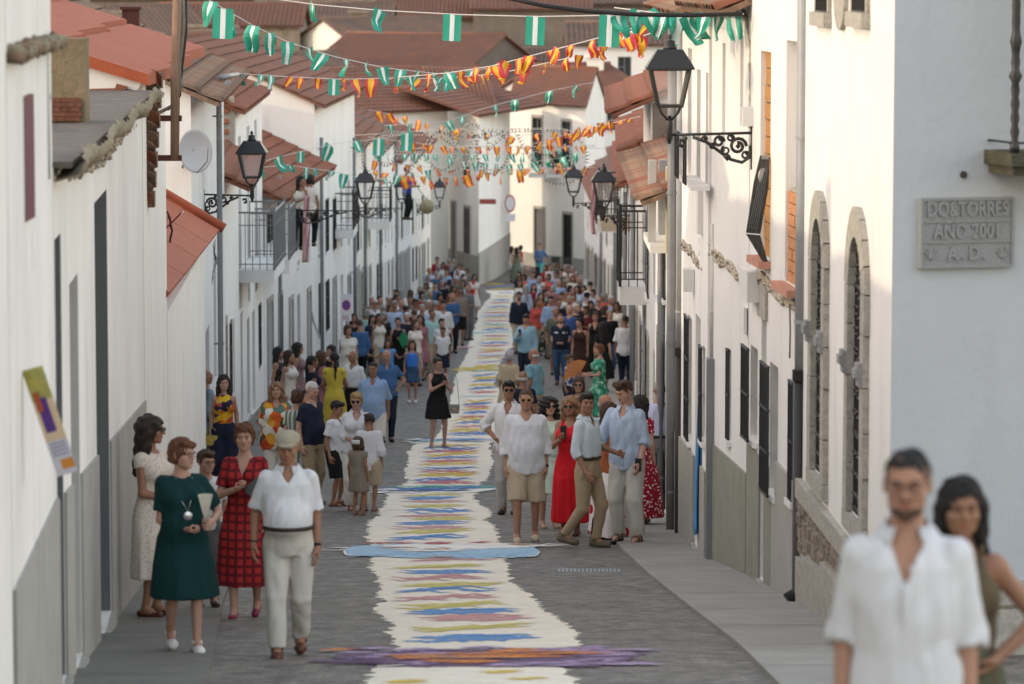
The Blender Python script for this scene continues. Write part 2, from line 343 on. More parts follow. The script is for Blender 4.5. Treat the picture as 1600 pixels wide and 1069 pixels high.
def band(y, xl, xr, tp, key, name='colour_band', rag=0.35, dz=0.013, parent=None):
    wv = .35 if tp < 12 else .10
    """one streak of sawdust: row y, columns xl..xr, about tp rows deep"""
    _bn[0] += 1; Y = YG(y); dYdy = (YG(y - 1) - YG(y + 1)) / 2; th = tp * dYdy
    a, c = P(xl, y, Y).x, P(xr, y, Y).x; n = max(12, int((c - a) / 0.03))
    s1, s2 = smooth_noise(_bn[0] * 7, n + 1, 2.0), smooth_noise(_bn[0] * 7 + 1, n + 1, 2.0); s3 = smooth_noise(_bn[0] * 7 + 2, n + 1, 9)
    mb = MB(); q = random.Random(_bn[0])
    for (xo, x1, yo, tf, lift) in ((0, 1, 0, .56 if tp < 12 else (.7 if tp < 20 else 1), 0), (q.uniform(-.1, .05), q.uniform(.4, .8), q.uniform(-.45, -.25), .22, .001), (q.uniform(.25, .5), q.uniform(.95, 1.08), q.uniform(.2, .4), .22, .002)):
        if tp > 20 and lift: continue
        v = []; e = 0.28 if tp < 16 else .025; xa, xb = a + (c - a) * xo, a + (c - a) * x1; s4 = smooth_noise(q.randrange(9999), n + 1, 1.2)
        for i in range(n + 1):
            t = i / n; env = min(1, t / e, (1 - t) / e) ** 0.8 * (0.62 + 0.38 * math.sin(math.pi * t)); x = xa + (xb - xa) * t; T = th * tf; ph = s3[i] * th * wv + yo * th
            hi = T * env * (0.5 + rag * s1[i] * .6 + (.18 if tp < 8 else .05) * s4[i]) + ph; lo = -T * env * (0.5 + rag * s2[i] * .6 - (.18 if tp < 8 else .05) * s4[i]) + ph
            if hi - lo < 0.008: hi = lo + 0.008
            v += [(x, Y + lo, G(Y + lo) + dz + lift), (x, Y + hi, G(Y + hi) + dz + lift)]
        mb.add(v, [(2*i, 2*i + 2, 2*i + 3, 2*i + 1) for i in range(n)])
    o = mb.build(name, sdm[key], parent or carpet); o['kind'] = 'stuff'; return o
near = [(1067, 600, 672, 8, 'y'), (1052, 745, 820, 5, 'y'), (1064, 790, 860, 5, 'y'), (998, 640, 848, 15, 'bp'), (983, 636, 832, 11, 'yp'), (967, 650, 840, 12, 'kp'), (957, 636, 815, 12, 'bp'), (947, 622, 795, 11, 'yp'), (935, 614, 785, 10, 'kp'), (924, 614, 780, 9, 'bp'), (914, 625, 790, 9, 'yp'),
        (904, 606, 765, 9, 'kp'), (895, 622, 775, 8, 'bp'), (887, 612, 760, 8, 'yp'), (877, 635, 775, 7, 'kp'), (840, 605, 735, 9, 'bp'), (832, 616, 742, 8, 'yp'), (825, 608, 735, 6, 'kp'), (819, 614, 738, 7, 'bp'), (812, 636, 746, 7, 'yp'), (806, 618, 736, 5, 'kp'), (799, 628, 744, 8, 'bp'), (792, 624, 730, 6, 'yp'),
        (785, 622, 735, 4, 'kp'), (780, 625, 720, 6, 'bp'), (775, 624, 728, 5, 'yp')]
rest = [(756, 644, 750, 6, 'k'), (750, 642, 740, 6, 'b'), (743, 648, 752, 7, 'y'), (738, 652, 750, 5, 'k'), (732, 656, 752, 5, 'b'), (726, 656, 750, 6, 'y'), (722, 656, 750, 5, 'k'), (716, 656, 748, 5, 'b'), (711, 662, 750, 6, 'y'), (706, 656, 748, 5, 'k'), (701, 660, 750, 6, 'b'), (697, 672, 752, 4, 'y'),
        (679, 698, 776, 6, 'b'), (674, 696, 764, 6, 'y'), (667, 704, 768, 4, 'k'), (661, 710, 774, 5, 'b'), (656, 708, 766, 6, 'y'), (651, 714, 770, 4, 'k'), (645, 722, 768, 6, 'b'), (641, 718, 770, 4, 'y'), (636, 724, 766, 5, 'k'), (631, 722, 770, 6, 'b'), (627, 726, 772, 6, 'y'), (613, 732, 778, 4, 'k'), (607, 732, 778, 5, 'b'), (602, 730, 776, 6, 'y'),
        (596, 736, 778, 4, 'b'), (591, 736, 778, 6, 'y'), (586, 736, 776, 4, 'b'), (572, 738, 782, 4, 'y'), (566, 744, 786, 4, 'la'), (560, 742, 788, 4, 'y'), (556, 744, 790, 4, 'la'), (550, 744, 790, 3, 'k'), (546, 746, 792, 4, 'y'), (541, 748, 796, 4, 'k'), (536, 746, 800, 4, 'b'), (531, 748, 796, 3, 'y'), (526, 752, 798, 3, 'k'),
        (515, 752, 798, 4, 'b'), (511, 748, 800, 3, 'y'), (507, 750, 798, 3, 't'), (502, 752, 800, 3, 'k'), (498, 752, 800, 3, 'y'), (494, 750, 800, 3, 'b'), (489, 752, 798, 3, 'k'), (484, 756, 798, 3, 'y'), (480, 758, 798, 2.6, 'b'), (474, 764, 798, 2.6, 'k'), (469, 768, 798, 2.6, 'b'), (463, 772, 800, 2.4, 'y'), (458, 776, 804, 2.2, 'b'), (452, 764, 806, 2.4, 'y'), (448, 762, 800, 2, 'b'), (444, 756, 790, 2.4, 'y')]
for y, a, c, t, k in near: band(y, a, c, t, k)
for y, a, c, t, k in rest: band(y, a, c, t, k)
def crossband(label, y, pieces):
    Yc = YG(y); r = thing('sawdust_crossband', (P(750, y, Yc).x, Yc, G(Yc)), label, 'sawdust band', 'sawdust bands laid across the street')
    for (yy_, a, c, t, k, lv) in pieces: band(yy_, a, c, t, k, 'sawdust_streak', rag=0.3 if t < 8 else .10, dz=0.013 + 0.0022 * lv, parent=r)
P4 = []
rr = random.Random(5)
P4 += [(1029, 520, 990, 19, 'pu', 0), (1020, 560, 1000, 10, 'pu', 0), (1038, 540, 1008, 12, 'pu', 0)]
for i in range(60):
    x0 = rr.choice([rr.uniform(500, 640), rr.uniform(800, 940), rr.uniform(500, 940)]); P4.append((rr.uniform(1014, 1043), x0, x0 + rr.uniform(40, 120), rr.uniform(2.5, 5.5), 'li' if i % 3 else 'pu', 1 + (i % 2)))
P4 += [(1028, 590, 900, 9, 'o', 3), (1022, 760, 850, 9, 'o', 3), (1032, 610, 800, 9, 'o', 4), (1018, 498, 560, 4, 'o', 3), (1026, 700, 960, 6, 'o', 4), (1036, 640, 790, 6, 'o', 3)]
for i in range(8):
    x0 = rr.uniform(600, 800); P4.append((rr.uniform(1020, 1036), x0, x0 + rr.uniform(60, 120), 2.2, 'br' if i % 2 else 'pu', 5))
crossband('purple, lilac and orange sawdust band, the nearest one across the street', 1029, P4)
crossband('pale blue and white sawdust band with crimson streaks', 862, [(855, 512, 886, 9, 'w', 0), (863, 536, 844, 21, 'w', 0), (863, 538, 842, 22, 'lb', 1), (868, 545, 835, 8, 'lb', 2), (856, 590, 838, 12, 'w', 2), (850, 565, 660, 3.5, 'r', 3), (851, 660, 710, 5, 'r', 4), (850, 728, 770, 3, 'r', 3), (861, 660, 704, 6, 'br', 3), (863, 610, 740, 3, 'w', 4), (858, 590, 650, 2, 'br', 4), (873, 665, 716, 2.4, 'br', 4), (853, 790, 830, 3, 'br', 4)])
crossband('white sawdust band streaked teal, blue and black', 766, [(766, 577, 795, 14, 'w', 0), (764, 590, 780, 7, 'b', 1), (762, 600, 790, 4, 't', 2), (768, 620, 740, 4, 'n', 3), (766, 640, 745, 4, 'b', 4), (761, 650, 700, 3, 't', 4), (769, 590, 640, 2, 'n', 2), (763, 745, 785, 2.5, 't', 3), (767, 690, 720, 3, 'lb', 5)])
crossband('white sawdust band with thin blue and green streaks behind the curved teal one', 690, [(689, 630, 784, 8, 'w', 0), (688, 646, 776, 3.5, 'b', 1), (690, 650, 700, 2.5, 't', 2), (691, 700, 760, 2.4, 'n', 3), (687, 700, 750, 2, 'lb', 3)])
crossband('yellow sawdust band across the street beyond the woman in black', 578, [(578, 706, 790, 9, 'y', 0), (575, 720, 786, 3, 'yp', 1), (580, 724, 782, 2, 't', 2)])
crossband('thin aqua sawdust line across the street by the far crowd', 520, [(520, 722, 806, 3, 'aq', 0)])
crossband('thin red and white sawdust line reaching towards the pavement', 544, [(543, 700, 748, 2.6, 'w', 0), (543, 706, 742, 1.6, 'k', 1)])
crossband('faint teal sawdust line just behind the photographing woman', 620, [(620, 708, 780, 3, 'w', 0), (620, 714, 778, 1.4, 'aq', 1)])
# drain grating
dr = thing('drain_grating', (P(915, 893, YG(893)).x, YG(893), G(YG(893))), 'thin slotted drain grating set in the cobbles near the right pavement', 'drain')
Yd = YG(893); mb = MB()
for i in range(16):
    x = P(872 + i * 6.2, 893, Yd).x; mb.box((x, Yd - 0.10, G(Yd) + 0.001), (x + 0.024, Yd + 0.10, G(Yd) + 0.014))
mb.build('grate_bars', zinc_d, dr)
# ---------------------------------------------------------------- houses
def rot_basis(A, B):
    A, B = Vector((A[0], A[1])), Vector((B[0], B[1])); u = (B - A).normalized(); return A, B, u, (B - A).length
class Facade:
    """a wall from A to B (x, y); inward = direction into the house"""
    def __init__(s, root, A, B, zt, side, name='wall', m=white, back=6.0, zb=None, ends=True, topslope=0.0):
        s.root = root; s.A, s.B, s.u, s.L = rot_basis(A, B); s.zt = zt; s.m = m
        n = Vector((-s.u.y, s.u.x)); s.inn = n if n.x * side > 0 else -n
        if abs(n.x) < 0.5: s.inn = n if n.y > 0 else -n
        s.ops = []; s.back = back; s.name = name; s.ends = ends
        s.zb = zb if zb is not None else min(G(s.A.y), G(s.B.y)) - 0.4
    def pt(s, u, v, z):
        p = s.A + s.u * u + s.inn * v; return (p.x, p.y, z)
    def gz(s, u): return G((s.A + s.u * u).y)
    def u_of_Y(s, Y): return (Y - s.A.y) / s.u.y
    def px(s, px, py=400):
        """distance along the wall that shows at column px, row py"""
        lo, hi = -2.0, s.L + 2.0
        def g(u):
            p = s.A + s.u * u; return p.x / p.y * F * (cp + sp * (-(py - 534.5) / F)) - (px - 800)
        a, b = g(lo), g(hi)
        for _ in range(40):
            m = (lo + hi) / 2; c = g(m)
            if (c > 0) == (a > 0): lo = m
            else: hi = m
        return (lo + hi) / 2
    def op(s, pxn, pxf, yt, yb, kind='win', near=None, **k):
        """opening given by the columns of its near and far edge and its top and bottom rows at the near edge"""
        ua, ub = s.px(pxn, yt), s.px(pxf, yt); Yn = (s.A + s.u * ua).y
        z1 = ZP(yt, Yn); z0 = s.gz((ua + ub) / 2) + 0.05 if yb is None else ZP(yb, Yn)
        return s.opu(min(ua, ub), max(ua, ub), z0, z1, kind, **k)
    def opu(s, u0, u1, z0, z1, kind='win', **k):
        u0 = max(0.06, u0); u1 = min(s.L - 0.06, u1)
        if u1 - u0 < 0.08: return None
        d = dict(u0=u0, u1=u1, z0=z0, z1=min(z1, s.zt - 0.05), kind=kind, dep=k.pop('dep', 0.17), **k)
        for o in s.ops:
            if not (d['u1'] < o['u0'] - 0.02 or d['u0'] > o['u1'] + 0.02 or d['z1'] < o['z0'] - 0.02 or d['z0'] > o['z1'] + 0.02): return None
        s.ops.append(d); return d
    def make(s):
        us = sorted({0.0, s.L} | {o['u0'] for o in s.ops} | {o['u1'] for o in s.ops}); zs = sorted({s.zb, s.zt} | {o['z0'] for o in s.ops} | {o['z1'] for o in s.ops})
        mb = MB()
        for i in range(len(us) - 1):
            z_run = None; uc = (us[i] + us[i+1]) / 2
            for j in range(len(zs) - 1):
                zc = (zs[j] + zs[j+1]) / 2
                hole = any(o['u0'] < uc < o['u1'] and o['z0'] < zc < o['z1'] for o in s.ops)
                if not hole and z_run is None: z_run = zs[j]
                if z_run is not None and (hole or j == len(zs) - 2):
                    zt = zs[j] if hole else zs[j+1]
                    mb.add([s.pt(us[i], 0, z_run), s.pt(us[i+1], 0, z_run), s.pt(us[i+1], 0, zt), s.pt(us[i], 0, zt)], [(0, 1, 2, 3)]); z_run = None
        for o in s.ops:
            a, b, c, d, e = o['u0'], o['u1'], o['z0'], o['z1'], o['dep'] + 0.05
            for q in ([(a, c), (a, d)], [(b, d), (b, c)], [(a, d), (b, d)], [(b, c), (a, c)]):
                (ua, za), (ub, zb) = q
                mb.add([s.pt(ua, 0, za), s.pt(ub, 0, zb), s.pt(ub, e, zb), s.pt(ua, e, za)], [(0, 1, 2, 3)])
            mb.add([s.pt(a, e, c), s.pt(b, e, c), s.pt(b, e, d), s.pt(a, e, d)], [(0, 1, 2, 3)])
        if s.back:
            D = s.back
            for u in ([0.0, s.L] if s.ends else []):
                mb.add([s.pt(u, 0, s.zb), s.pt(u, D, s.zb), s.pt(u, D, s.zt), s.pt(u, 0, s.zt)], [(0, 1, 2, 3)])
            mb.add([s.pt(0, D, s.zb), s.pt(s.L, D, s.zb), s.pt(s.L, D, s.zt), s.pt(0, D, s.zt)], [(0, 1, 2, 3)])
            mb.add([s.pt(0, 0, s.zt), s.pt(s.L, 0, s.zt), s.pt(s.L, D, s.zt), s.pt(0, D, s.zt)], [(0, 1, 2, 3)])
        s.wall = mb.build(s.name, s.m, s.root)
        for o in s.ops: s.fit(o)
        return s.wall
    def bx(s, u0, u1, v0, v1, z0, z1, name, m, parent=None, mb=None):
        q = mb or MB()
        q.hexa([s.pt(u0, v0, z0), s.pt(u1, v0, z0), s.pt(u1, v1, z0), s.pt(u0, v1, z0), s.pt(u0, v0, z1), s.pt(u1, v0, z1), s.pt(u1, v1, z1), s.pt(u0, v1, z1)])
        if mb is None: return q.build(name, m, parent or s.root, fix=True)
    def fit(s, o):
        a, b, c, d, e, k = o['u0'], o['u1'], o['z0'], o['z1'], o['dep'], o['kind']; root = s.root; g = 0.002
        fm = o.get('fm', iron_g); sur = o.get('sur')
        if sur:      # proud surround of stone
            w_ = o.get('sw', 0.16); t = 0.03; par = None
            for (x0, x1, z0, z1) in ((a - w_, a - g, c, d + w_), (b + g, b + w_, c, d + w_), (a, b, d + g, d + w_)): s.bx(x0, x1, -t, 0.06, z0, z1, 'stone_surround', sur)
        if k == 'void': return
        if k in ('win', 'grille'):
            W = s.bx(a + g, b - g, e - 0.05, e, c + g, c + 0.06, 'window', fm)
            q = MB(); ft = 0.05
            for (x0, x1, z0, z1) in ((a + g, a + ft, c + 0.06, d - g), (b - ft, b - g, c + 0.06, d - g), (a + ft, b - ft, d - ft, d - g), ((a + b) / 2 - 0.025, (a + b) / 2 + 0.025, c + 0.06, d - ft), (a + ft, (a + b) / 2 - 0.026, (c + d) / 2 - 0.02, (c + d) / 2 + 0.02)):
                s.bx(x0, x1, e - 0.05, e, z0, z1, '', None, mb=q)
            q.build('frame', fm, W, fix=True); s.bx(a + ft, b - ft, e - 0.02, e - 0.012, c + 0.06, d - ft, 'pane', pane, W)
            if not sur: s.bx(a - 0.06, b + 0.06, -0.05, 0.03, c - 0.06, c - g, 'sill', o.get('sm', s.m))
            else: s.bx(a - 0.12, b + 0.12, -0.07, 0.03, c - 0.12, c - g, 'sill', sur)
            if k == 'grille':
                q = MB(); nb = max(3, int((b - a) / 0.12)); v0 = -o.get('out', 0.03)
                for i in range(nb + 1): s.bx(a + (b - a) * i / nb - 0.008, a + (b - a) * i / nb + 0.008, v0, v0 + 0.016, c, d, '', None, mb=q)
                for z in frange(c, d, 0.45): s.bx(a, b, v0 - 0.004, v0 + 0.02, z - 0.012, z + 0.012, '', None, mb=q)
                q.build('grille', iron, W, fix=True)
        elif k in ('door', 'shut', 'blind'):
            m_ = o.get('m', door_grey if k != 'blind' else blind)
            D = s.bx(a + g, b - g, e - 0.04, e, c + g, d - g, 'door' if k == 'door' else ('shutter' if k == 'shut' else 'roller_blind'), m_)
            if k == 'door':
                q = MB()
                for z0, z1 in ((c + 0.15, c + 0.9), (c + 1.05, d - 0.15)):
                    if z1 > z0 + 0.1:
                        for x0, x1 in ((a + 0.08, (a + b) / 2 - 0.04), ((a + b) / 2 + 0.04, b - 0.08)):
                            if x1 > x0 + 0.05: s.bx(x0, x1, e - 0.055, e - 0.041, z0, z1, '', None, mb=q)
                if q.f: q.build('door_panel', m_, D, fix=True)
                s.bx(b - 0.12, b - 0.09, e - 0.10, e - 0.045, c + 0.95, c + 1.05, 'handle', zinc, D)
                s.bx(a - 0.02, b + 0.02, -0.05, e, c - 0.3, c - 0.01, 'doorstep', granite)
                if o.get('line'):
                    for x0, x1 in ((a + .001, a + .02), (b - .02, b - .001)): s.bx(x0, x1, .004, e - .06, c + g, d - g, 'door_lining', o['line'])
            if k == 'blind' and o.get('split'):
                zz = c + (d - c) * (1 - o['split']); s.bx(a + g, b - g, e - 0.03, e - 0.0405, c + g, zz, 'pane', pane, D)
        elif k == 'boards':
            n = max(2, int((d - c) / 0.16))
            for i in range(n): s.bx(a + g, b - g, 0.04 + rnd.uniform(0, 0.012), e, c + (d - c) * i / n + 0.006, c + (d - c) * (i + 1) / n - 0.006, 'plank', o.get('m', wood_ochre))
    def plinth(s, zA, zB, m, t=0.02, ua=0.0, ub=None, name='plinth'):
        ub = s.L if ub is None else ub; cuts = sorted({ua, ub} | {x for o in s.ops for x in (o['u0'] - 0.001, o['u1'] + 0.001) if ua < x < ub}); q = MB()
        for i in range(len(cuts) - 1):
            x0, x1 = cuts[i], cuts[i+1]; uc = (x0 + x1) / 2
            z0 = zA + (zB - zA) * (x0 - ua) / (ub - ua); z1 = zA + (zB - zA) * (x1 - ua) / (ub - ua); cut = None
            for o in s.ops:
                if o['u0'] < uc < o['u1'] and o['z0'] < min(z0, z1): cut = o['z0'] - 0.03
            if cut is not None:
                z0 = min(z0, cut); z1 = min(z1, cut)
                if z0 < s.gz(uc) + 0.05: continue
            q.hexa([s.pt(x0, -t, s.zb), s.pt(x1, -t, s.zb), s.pt(x1, 0.03, s.zb), s.pt(x0, 0.03, s.zb), s.pt(x0, -t, z0), s.pt(x1, -t, z1), s.pt(x1, 0.03, z1), s.pt(x0, 0.03, z0)])
        if q.f: return q.build(name, m, s.root, fix=True)
def pipe(label, x, y, ztop, zbot, r=0.05, m=zinc, boot=None, boot_m=black_p, group='downpipes on the house fronts', wall_dx=0.08, kick=0.0, elbow=None):
    """drainpipe standing at x, y with brackets and, if boot is given, a dark lower length from that height down"""
    t = thing('downpipe', (x, y, zbot), label, 'downpipe', group)
    zb = boot if boot is not None else zbot
    pts = [(x, y, zb)] + [(x + 0.0, y, z) for z in frange(zb, ztop, 2.0)[1:]]
    if elbow: pts += [(x + elbow[0] * 0.3, y + elbow[1] * 0.3, ztop + elbow[2] * 0.3), (x + elbow[0], y + elbow[1], ztop + elbow[2])]
    MB().tube(pts, r, 12).build('pipe', m, t, smooth=True)
    if boot is not None:
        pts = [(x, y, boot + 0.06), (x, y, zbot + 0.12)] + ([(x + kick, y - abs(kick) * 0.4, zbot + 0.03)] if kick else [(x, y, zbot)])
        MB().tube(pts, r * 1.18, 12).build('cast_boot', boot_m, t, smooth=True)
        MB().lathe([(r * 1.35, -0.05), (r * 1.35, 0.05)], 12, (x, y, boot + 0.02)).build('pipe_collar', boot_m, t)
    for z in frange(zb + 0.5, ztop - 0.3, 1.6):
        q = MB(); q.lathe([(r + 0.012, -0.015), (r + 0.012, 0.015)], 12, (x, y, z)); q.box((min(x, x + wall_dx), y - 0.012, z - 0.012), (max(x, x + wall_dx), y + 0.012, z + 0.012)); q.build('bracket', m, t)
    return t
def tube_thing(name, pts, r, m, label, cat, group=None, n=8, parent=None):
    c = Vector(pts[0]); t = MB().tube(pts, r, n).build(name, m, parent, smooth=True)
    if parent is None: pin(t, c); tag(t, label, cat, group)
    return t
# ---- tiles
def barrel_mesh(wd, ln, h, n=6):
    mb = MB(); v = []
    for (y, sc_) in ((0, 1.0), (ln, 0.86)):
        for k in range(n + 1):
            a = math.pi * k / n; v.append((-math.cos(a) * wd / 2 * sc_, y, math.sin(a) * h * sc_ + (0.03 if y == 0 else 0)))
    for (y, sc_) in ((0, 1.0), (ln, 0.86)):
        for k in range(n + 1):
            a = math.pi * k / n; v.append((-math.cos(a) * (wd / 2 - 0.015) * sc_, y, math.sin(a) * (h - 0.015) * sc_ + (0.03 if y == 0 else 0)))
    q = n + 1; f = [(k, k + 1, q + k + 1, q + k) for k in range(n)] + [(k, 2*q + k, 2*q + k + 1, k + 1) for k in range(n)]
    me = bpy.data.meshes.new('tile'); me.from_pydata(v, [], f); me.update(); return me
TM = {}
def tile_mesh(m, wd=0.2):
    k = (m.name, wd)
    if k not in TM:
        me = barrel_mesh(wd, 0.42, 0.075); me.materials.append(m); me.polygons.foreach_set('use_smooth', [True] * len(me.polygons)); TM[k] = me
    return TM[k]
def roof_plane(parent, O, U, V, lu, lv, m, single=0, name='roof', pitch=0.22, thick=0.06, rows=0.36):
    """tiled slope: O eave corner, U along the eave, V up the slope. single = how many tile courses from the eave are separate tiles"""
    O, U, V = Vector(O), Vector(U).normalized(), Vector(V).normalized(); N = U.cross(V)
    if N.z < 0: N = -N
    deck = MB().hexa([O - N*thick, O + U*lu - N*thick, O + U*lu + V*lv - N*thick, O + V*lv - N*thick, O, O + U*lu, O + U*lu + V*lv, O + V*lv]).build(name, m, parent, fix=True)
    nu = max(2, int(lu / pitch)); nv = max(1, int(lv / rows)); du = lu / nu; dvv = lv / nv
    off = WL[parent.name] if parent is not None else Vector((0, 0, 0))
    Mx = Matrix((U, V, N)).transposed().to_4x4()
    cnt = 0
    for j in range(min(single, nv)):
        for i in range(nu):
            if cnt >= 290: break
            o = bpy.data.objects.new('tile', tile_mesh(m if rnd.random() < 0.75 else tile_mid, round(du * 0.98, 3))); COL.objects.link(o); o.parent = deck
            o.matrix_local = Matrix.Translation(O + U * (du * (i + 0.5)) + V * (dvv * j - 0.06) + N * 0.004 - off) @ Mx @ Matrix.Rotation(rnd.uniform(-0.05, 0.05), 4, 'Z'); cnt += 1
    js = min(single, nv)
    if js < nv:
        v = []; f = []; n = 4
        for i in range(nu):
            for j in range(js, nv):
                o_ = len(v)
                for (t, lift) in ((j * dvv, 0.035), ((j + 1) * dvv, 0.005)):
                    for k in range(n + 1):
                        a = math.pi * k / n; v.append(tuple(O + U * (du * (i + 0.5 - 0.49 * math.cos(a))) + V * t + N * (math.sin(a) * 0.065 + lift)))
                f += [(o_ + k, o_ + k + 1, o_ + n + 2 + k, o_ + n + 1 + k) for k in range(n)]
        q = MB().add(v, f).build('roof_tiling', m, deck, rel=True); q['kind'] = 'stuff'
    return deck
def gable(root, F_, ridge_h, m, over=0.35, oe=0.15, single=0, both=True, slope_back=None, pitch=0.22):
    """two slopes over facade F_ with the ridge parallel to it, eave overhanging the street"""
    D = F_.back; zt = F_.zt; L = F_.L; mid = D / 2; sl = Vector((0, mid + over, ridge_h)); 
    inn = Vector((F_.inn.x, F_.inn.y, 0)); uu = Vector((F_.u.x, F_.u.y, 0)); A = Vector((F_.A.x, F_.A.y, zt))
    k = ridge_h / mid
    V1 = (inn * (mid + over) + Vector((0, 0, k * (mid + over)))); O1 = A - uu * oe - inn * over + Vector((0, 0, -k * over + 0.07))
    r1 = roof_plane(root, O1, uu, V1, L + 2 * oe, V1.length, m, single, pitch=pitch)
    V2 = (-inn * (mid + over) + Vector((0, 0, k * (mid + over)))); O2 = A - uu * oe + inn * (D + over) + Vector((0, 0, -k * over + 0.07))
    if both: roof_plane(root, O2, uu, V2, L + 2 * oe, V2.length, m, 0, pitch=pitch)
    for u in (0.0, L):
        q = MB()
        a, b, c = A + uu * u, A + uu * u + inn * D, A + uu * u + inn * mid + Vector((0, 0, ridge_h)); t = uu * (0.25 if u == 0 else -0.25)
        q.add([a, b, c, a + t, b + t, c + t], [(0, 1, 2), (3, 5, 4), (0, 3, 4, 1), (1, 4, 5, 2), (2, 5, 3, 0)])
        q.build('gable_end', F_.m, root, fix=True)
    rp = [A - uu * oe + inn * mid + Vector((0, 0, ridge_h + 0.11)), A + uu * (L + oe) + inn * mid + Vector((0, 0, ridge_h + 0.11))]
    MB().tube(rp, 0.11, 8).build('ridge', m, root, smooth=True)
    return r1
# ================================================================ right side of the street
def house(label, A, B, zt, side, m=white, back=6.0, **k):
    r = thing('house', (A[0], A[1], G(A[1])), label, 'house', 'houses along the street'); return r, Facade(r, A, B, zt, side, 'wall', m, back, **k)
def RP(Y): return (lineX(RL, Y), Y)
def LP(Y): return (lineX(LL, Y), Y)
GAP = 0.0
# ---- R1 corner house with the plaque
h1 = thing('house', (2.78, 28, G(28)), 'white corner house with two arched grilled windows and a rubble stone base', 'house', 'houses along the street')
f1 = Facade(h1, RP(28), RP(34.15), 1.6, 1, 'wall', white3, back=0)
def arch_window(F_, pxn, pxf, ytop, ysp, ybot, stone_top):
    u0, u1 = sorted((F_.px(pxn, ysp), F_.px(pxf, ysp))); Yn = (F_.A + F_.u * F_.px(pxn, ysp)).y
    z0, zt, zs = ZP(ybot, Yn), ZP(ytop, Yn), ZP(ysp, Yn); w_ = (u1 - u0); cx = (u0 + u1) / 2; r = w_ / 2; zs = zt - r
    F_.opu(u0, u1, z0, zt, 'void', dep=0.45)
    # stone surround: jambs and voussoirs, each block a part
    def out(ang, rr_): return (cx - math.cos(ang) * rr_, zs + math.sin(ang) * rr_)
    n = 9; t = 0.05; ro = r + 0.24
    for i in range(n):
        a0, a1 = math.pi * i / n + 0.012, math.pi * (i + 1) / n - 0.012; q = MB(); c4 = [out(a0, r), out(a1, r), out(a1, ro), out(a0, ro)]
        q.add([F_.pt(u, v, z) for v in (-t, 0.22) for u, z in c4], [(0, 1, 2, 3), (7, 6, 5, 4), (0, 4, 5, 1), (1, 5, 6, 2), (2, 6, 7, 3), (3, 7, 4, 0)]); q.build('arch_stone', granite, h1, fix=True)
    # spandrel infill hidden behind the arch stones
    q = MB()
    for sgn in (-1, 1):
        m_ = 6
        for i in range(m_):
            a0, a1 = math.pi / 2 * i / m_, math.pi / 2 * (i + 1) / m_
            p0 = (cx + sgn * math.cos(a0) * r, zs + math.sin(a0) * r); p1 = (cx + sgn * math.cos(a1) * r, zs + math.sin(a1) * r); c = (cx + sgn * r, zt)
            q.add([F_.pt(*(p0[0], 0.004, p0[1])), F_.pt(p1[0], 0.004, p1[1]), F_.pt(p1[0], 0.004, zt), F_.pt(p0[0], 0.004, zt)], [(0, 1, 2, 3)])
    q.build('arch_spandrel', granite, h1)
    z = z0
    while z < zs - 0.15:
        hh = min(rnd.uniform(0.34, 0.5), zs - z)
        for sgn in (-1, 1):
            wj = 0.2 + rnd.uniform(0, 0.05); a, b = (u0 - wj, u0) if sgn < 0 else (u1, u1 + wj)
            F_.bx(a, b, -t, 0.1, z + 0.004, z + hh - 0.004, 'jamb_stone', granite)
        z += hh
    F_.bx(u0 - 0.24, u1 + 0.24, -0.055, 0.1, z0 - 0.14, z0 - 0.003, 'sill', granite)
    for sgn in (-1, 1):   # impost blocks
        c = u0 - 0.1 if sgn < 0 else u1 + 0.1
        q = MB()
        for k, (e, za, zb) in enumerate(((0.08, -0.09, -0.02), (0.11, -0.02, 0.05), (0.09, 0.05, 0.09))): F_.bx(c - 0.09, c + 0.09, -e, 0.05, zs - 0.62 + za, zs - 0.62 + zb, '', None, mb=q)
        q.build('impost_stone', granite_d, h1, fix=True)
    # window behind, with an elaborate iron grille
    W = F_.bx(u0, u1, 0.40, 0.44, z0, z0 + 0.1, 'window', dark_in); F_.bx(u0 + 0.01, u1 - 0.01, 0.36, 0.37, z0 + 0.1, zt - 0.02, 'pane', pane, W)
    q = MB(); v0 = 0.02; nb = 9
    for i in range(nb + 1):
        u = u0 + w_ * i / nb; zz = zs + math.sqrt(max(0, r * r - (u - cx) ** 2)) - 0.01
        q.bar(F_.pt(u, v0, z0), F_.pt(u, v0, zz), 0.022, 0.022)
        for z in frange(z0 + 0.15, zz, 0.16): q.lathe([(0.006, -0.03), (0.026, 0), (0.006, 0.03)], 6, F_.pt(u, v0, z))
    for z in frange(z0 + 0.05, zs, 0.52):
        q.bar(F_.pt(u0, v0, z), F_.pt(u1, v0, z), 0.035, 0.03)
        for i in range(nb):
            c = Vector(F_.pt(u0 + w_ * (i + 0.5) / nb, v0, z + 0.10)); rad = w_ / nb * 0.42
            q.tube([c + Vector((F_.u.x * math.cos(a) * rad, F_.u.y * math.cos(a) * rad, math.sin(a) * rad)) for a in [2 * math.pi * k / 8 for k in range(9)]], 0.006, 4, cap=False)
    q.build('grille', iron, W)
arch_window(f1, 1354, 1334, 376, 440, 822, 320)
arch_window(f1, 1292, 1276, 346, 400, 752, 293)
for (a, b) in ((1358, 1337), (1298, 1280)): f1.op(a, b, -70, 20, 'grille', sur=granite, sw=0.1)
f1.make()
# oval stone between the small windows
uo = f1.px(1318, 0); zo = ZP(-5, (f1.A + f1.u * uo).y); q = MB()
ring = [(uo + math.cos(a) * 0.36, zo + math.sin(a) * 0.27) for a in [2 * math.pi * k / 20 for k in range(20)]]
q.prism([f1.pt(u, -0.04, z) for u, z in ring], tuple(f1.inn * 0.06) + (0,)); q.build('oval_stone', granite, h1, fix=True)
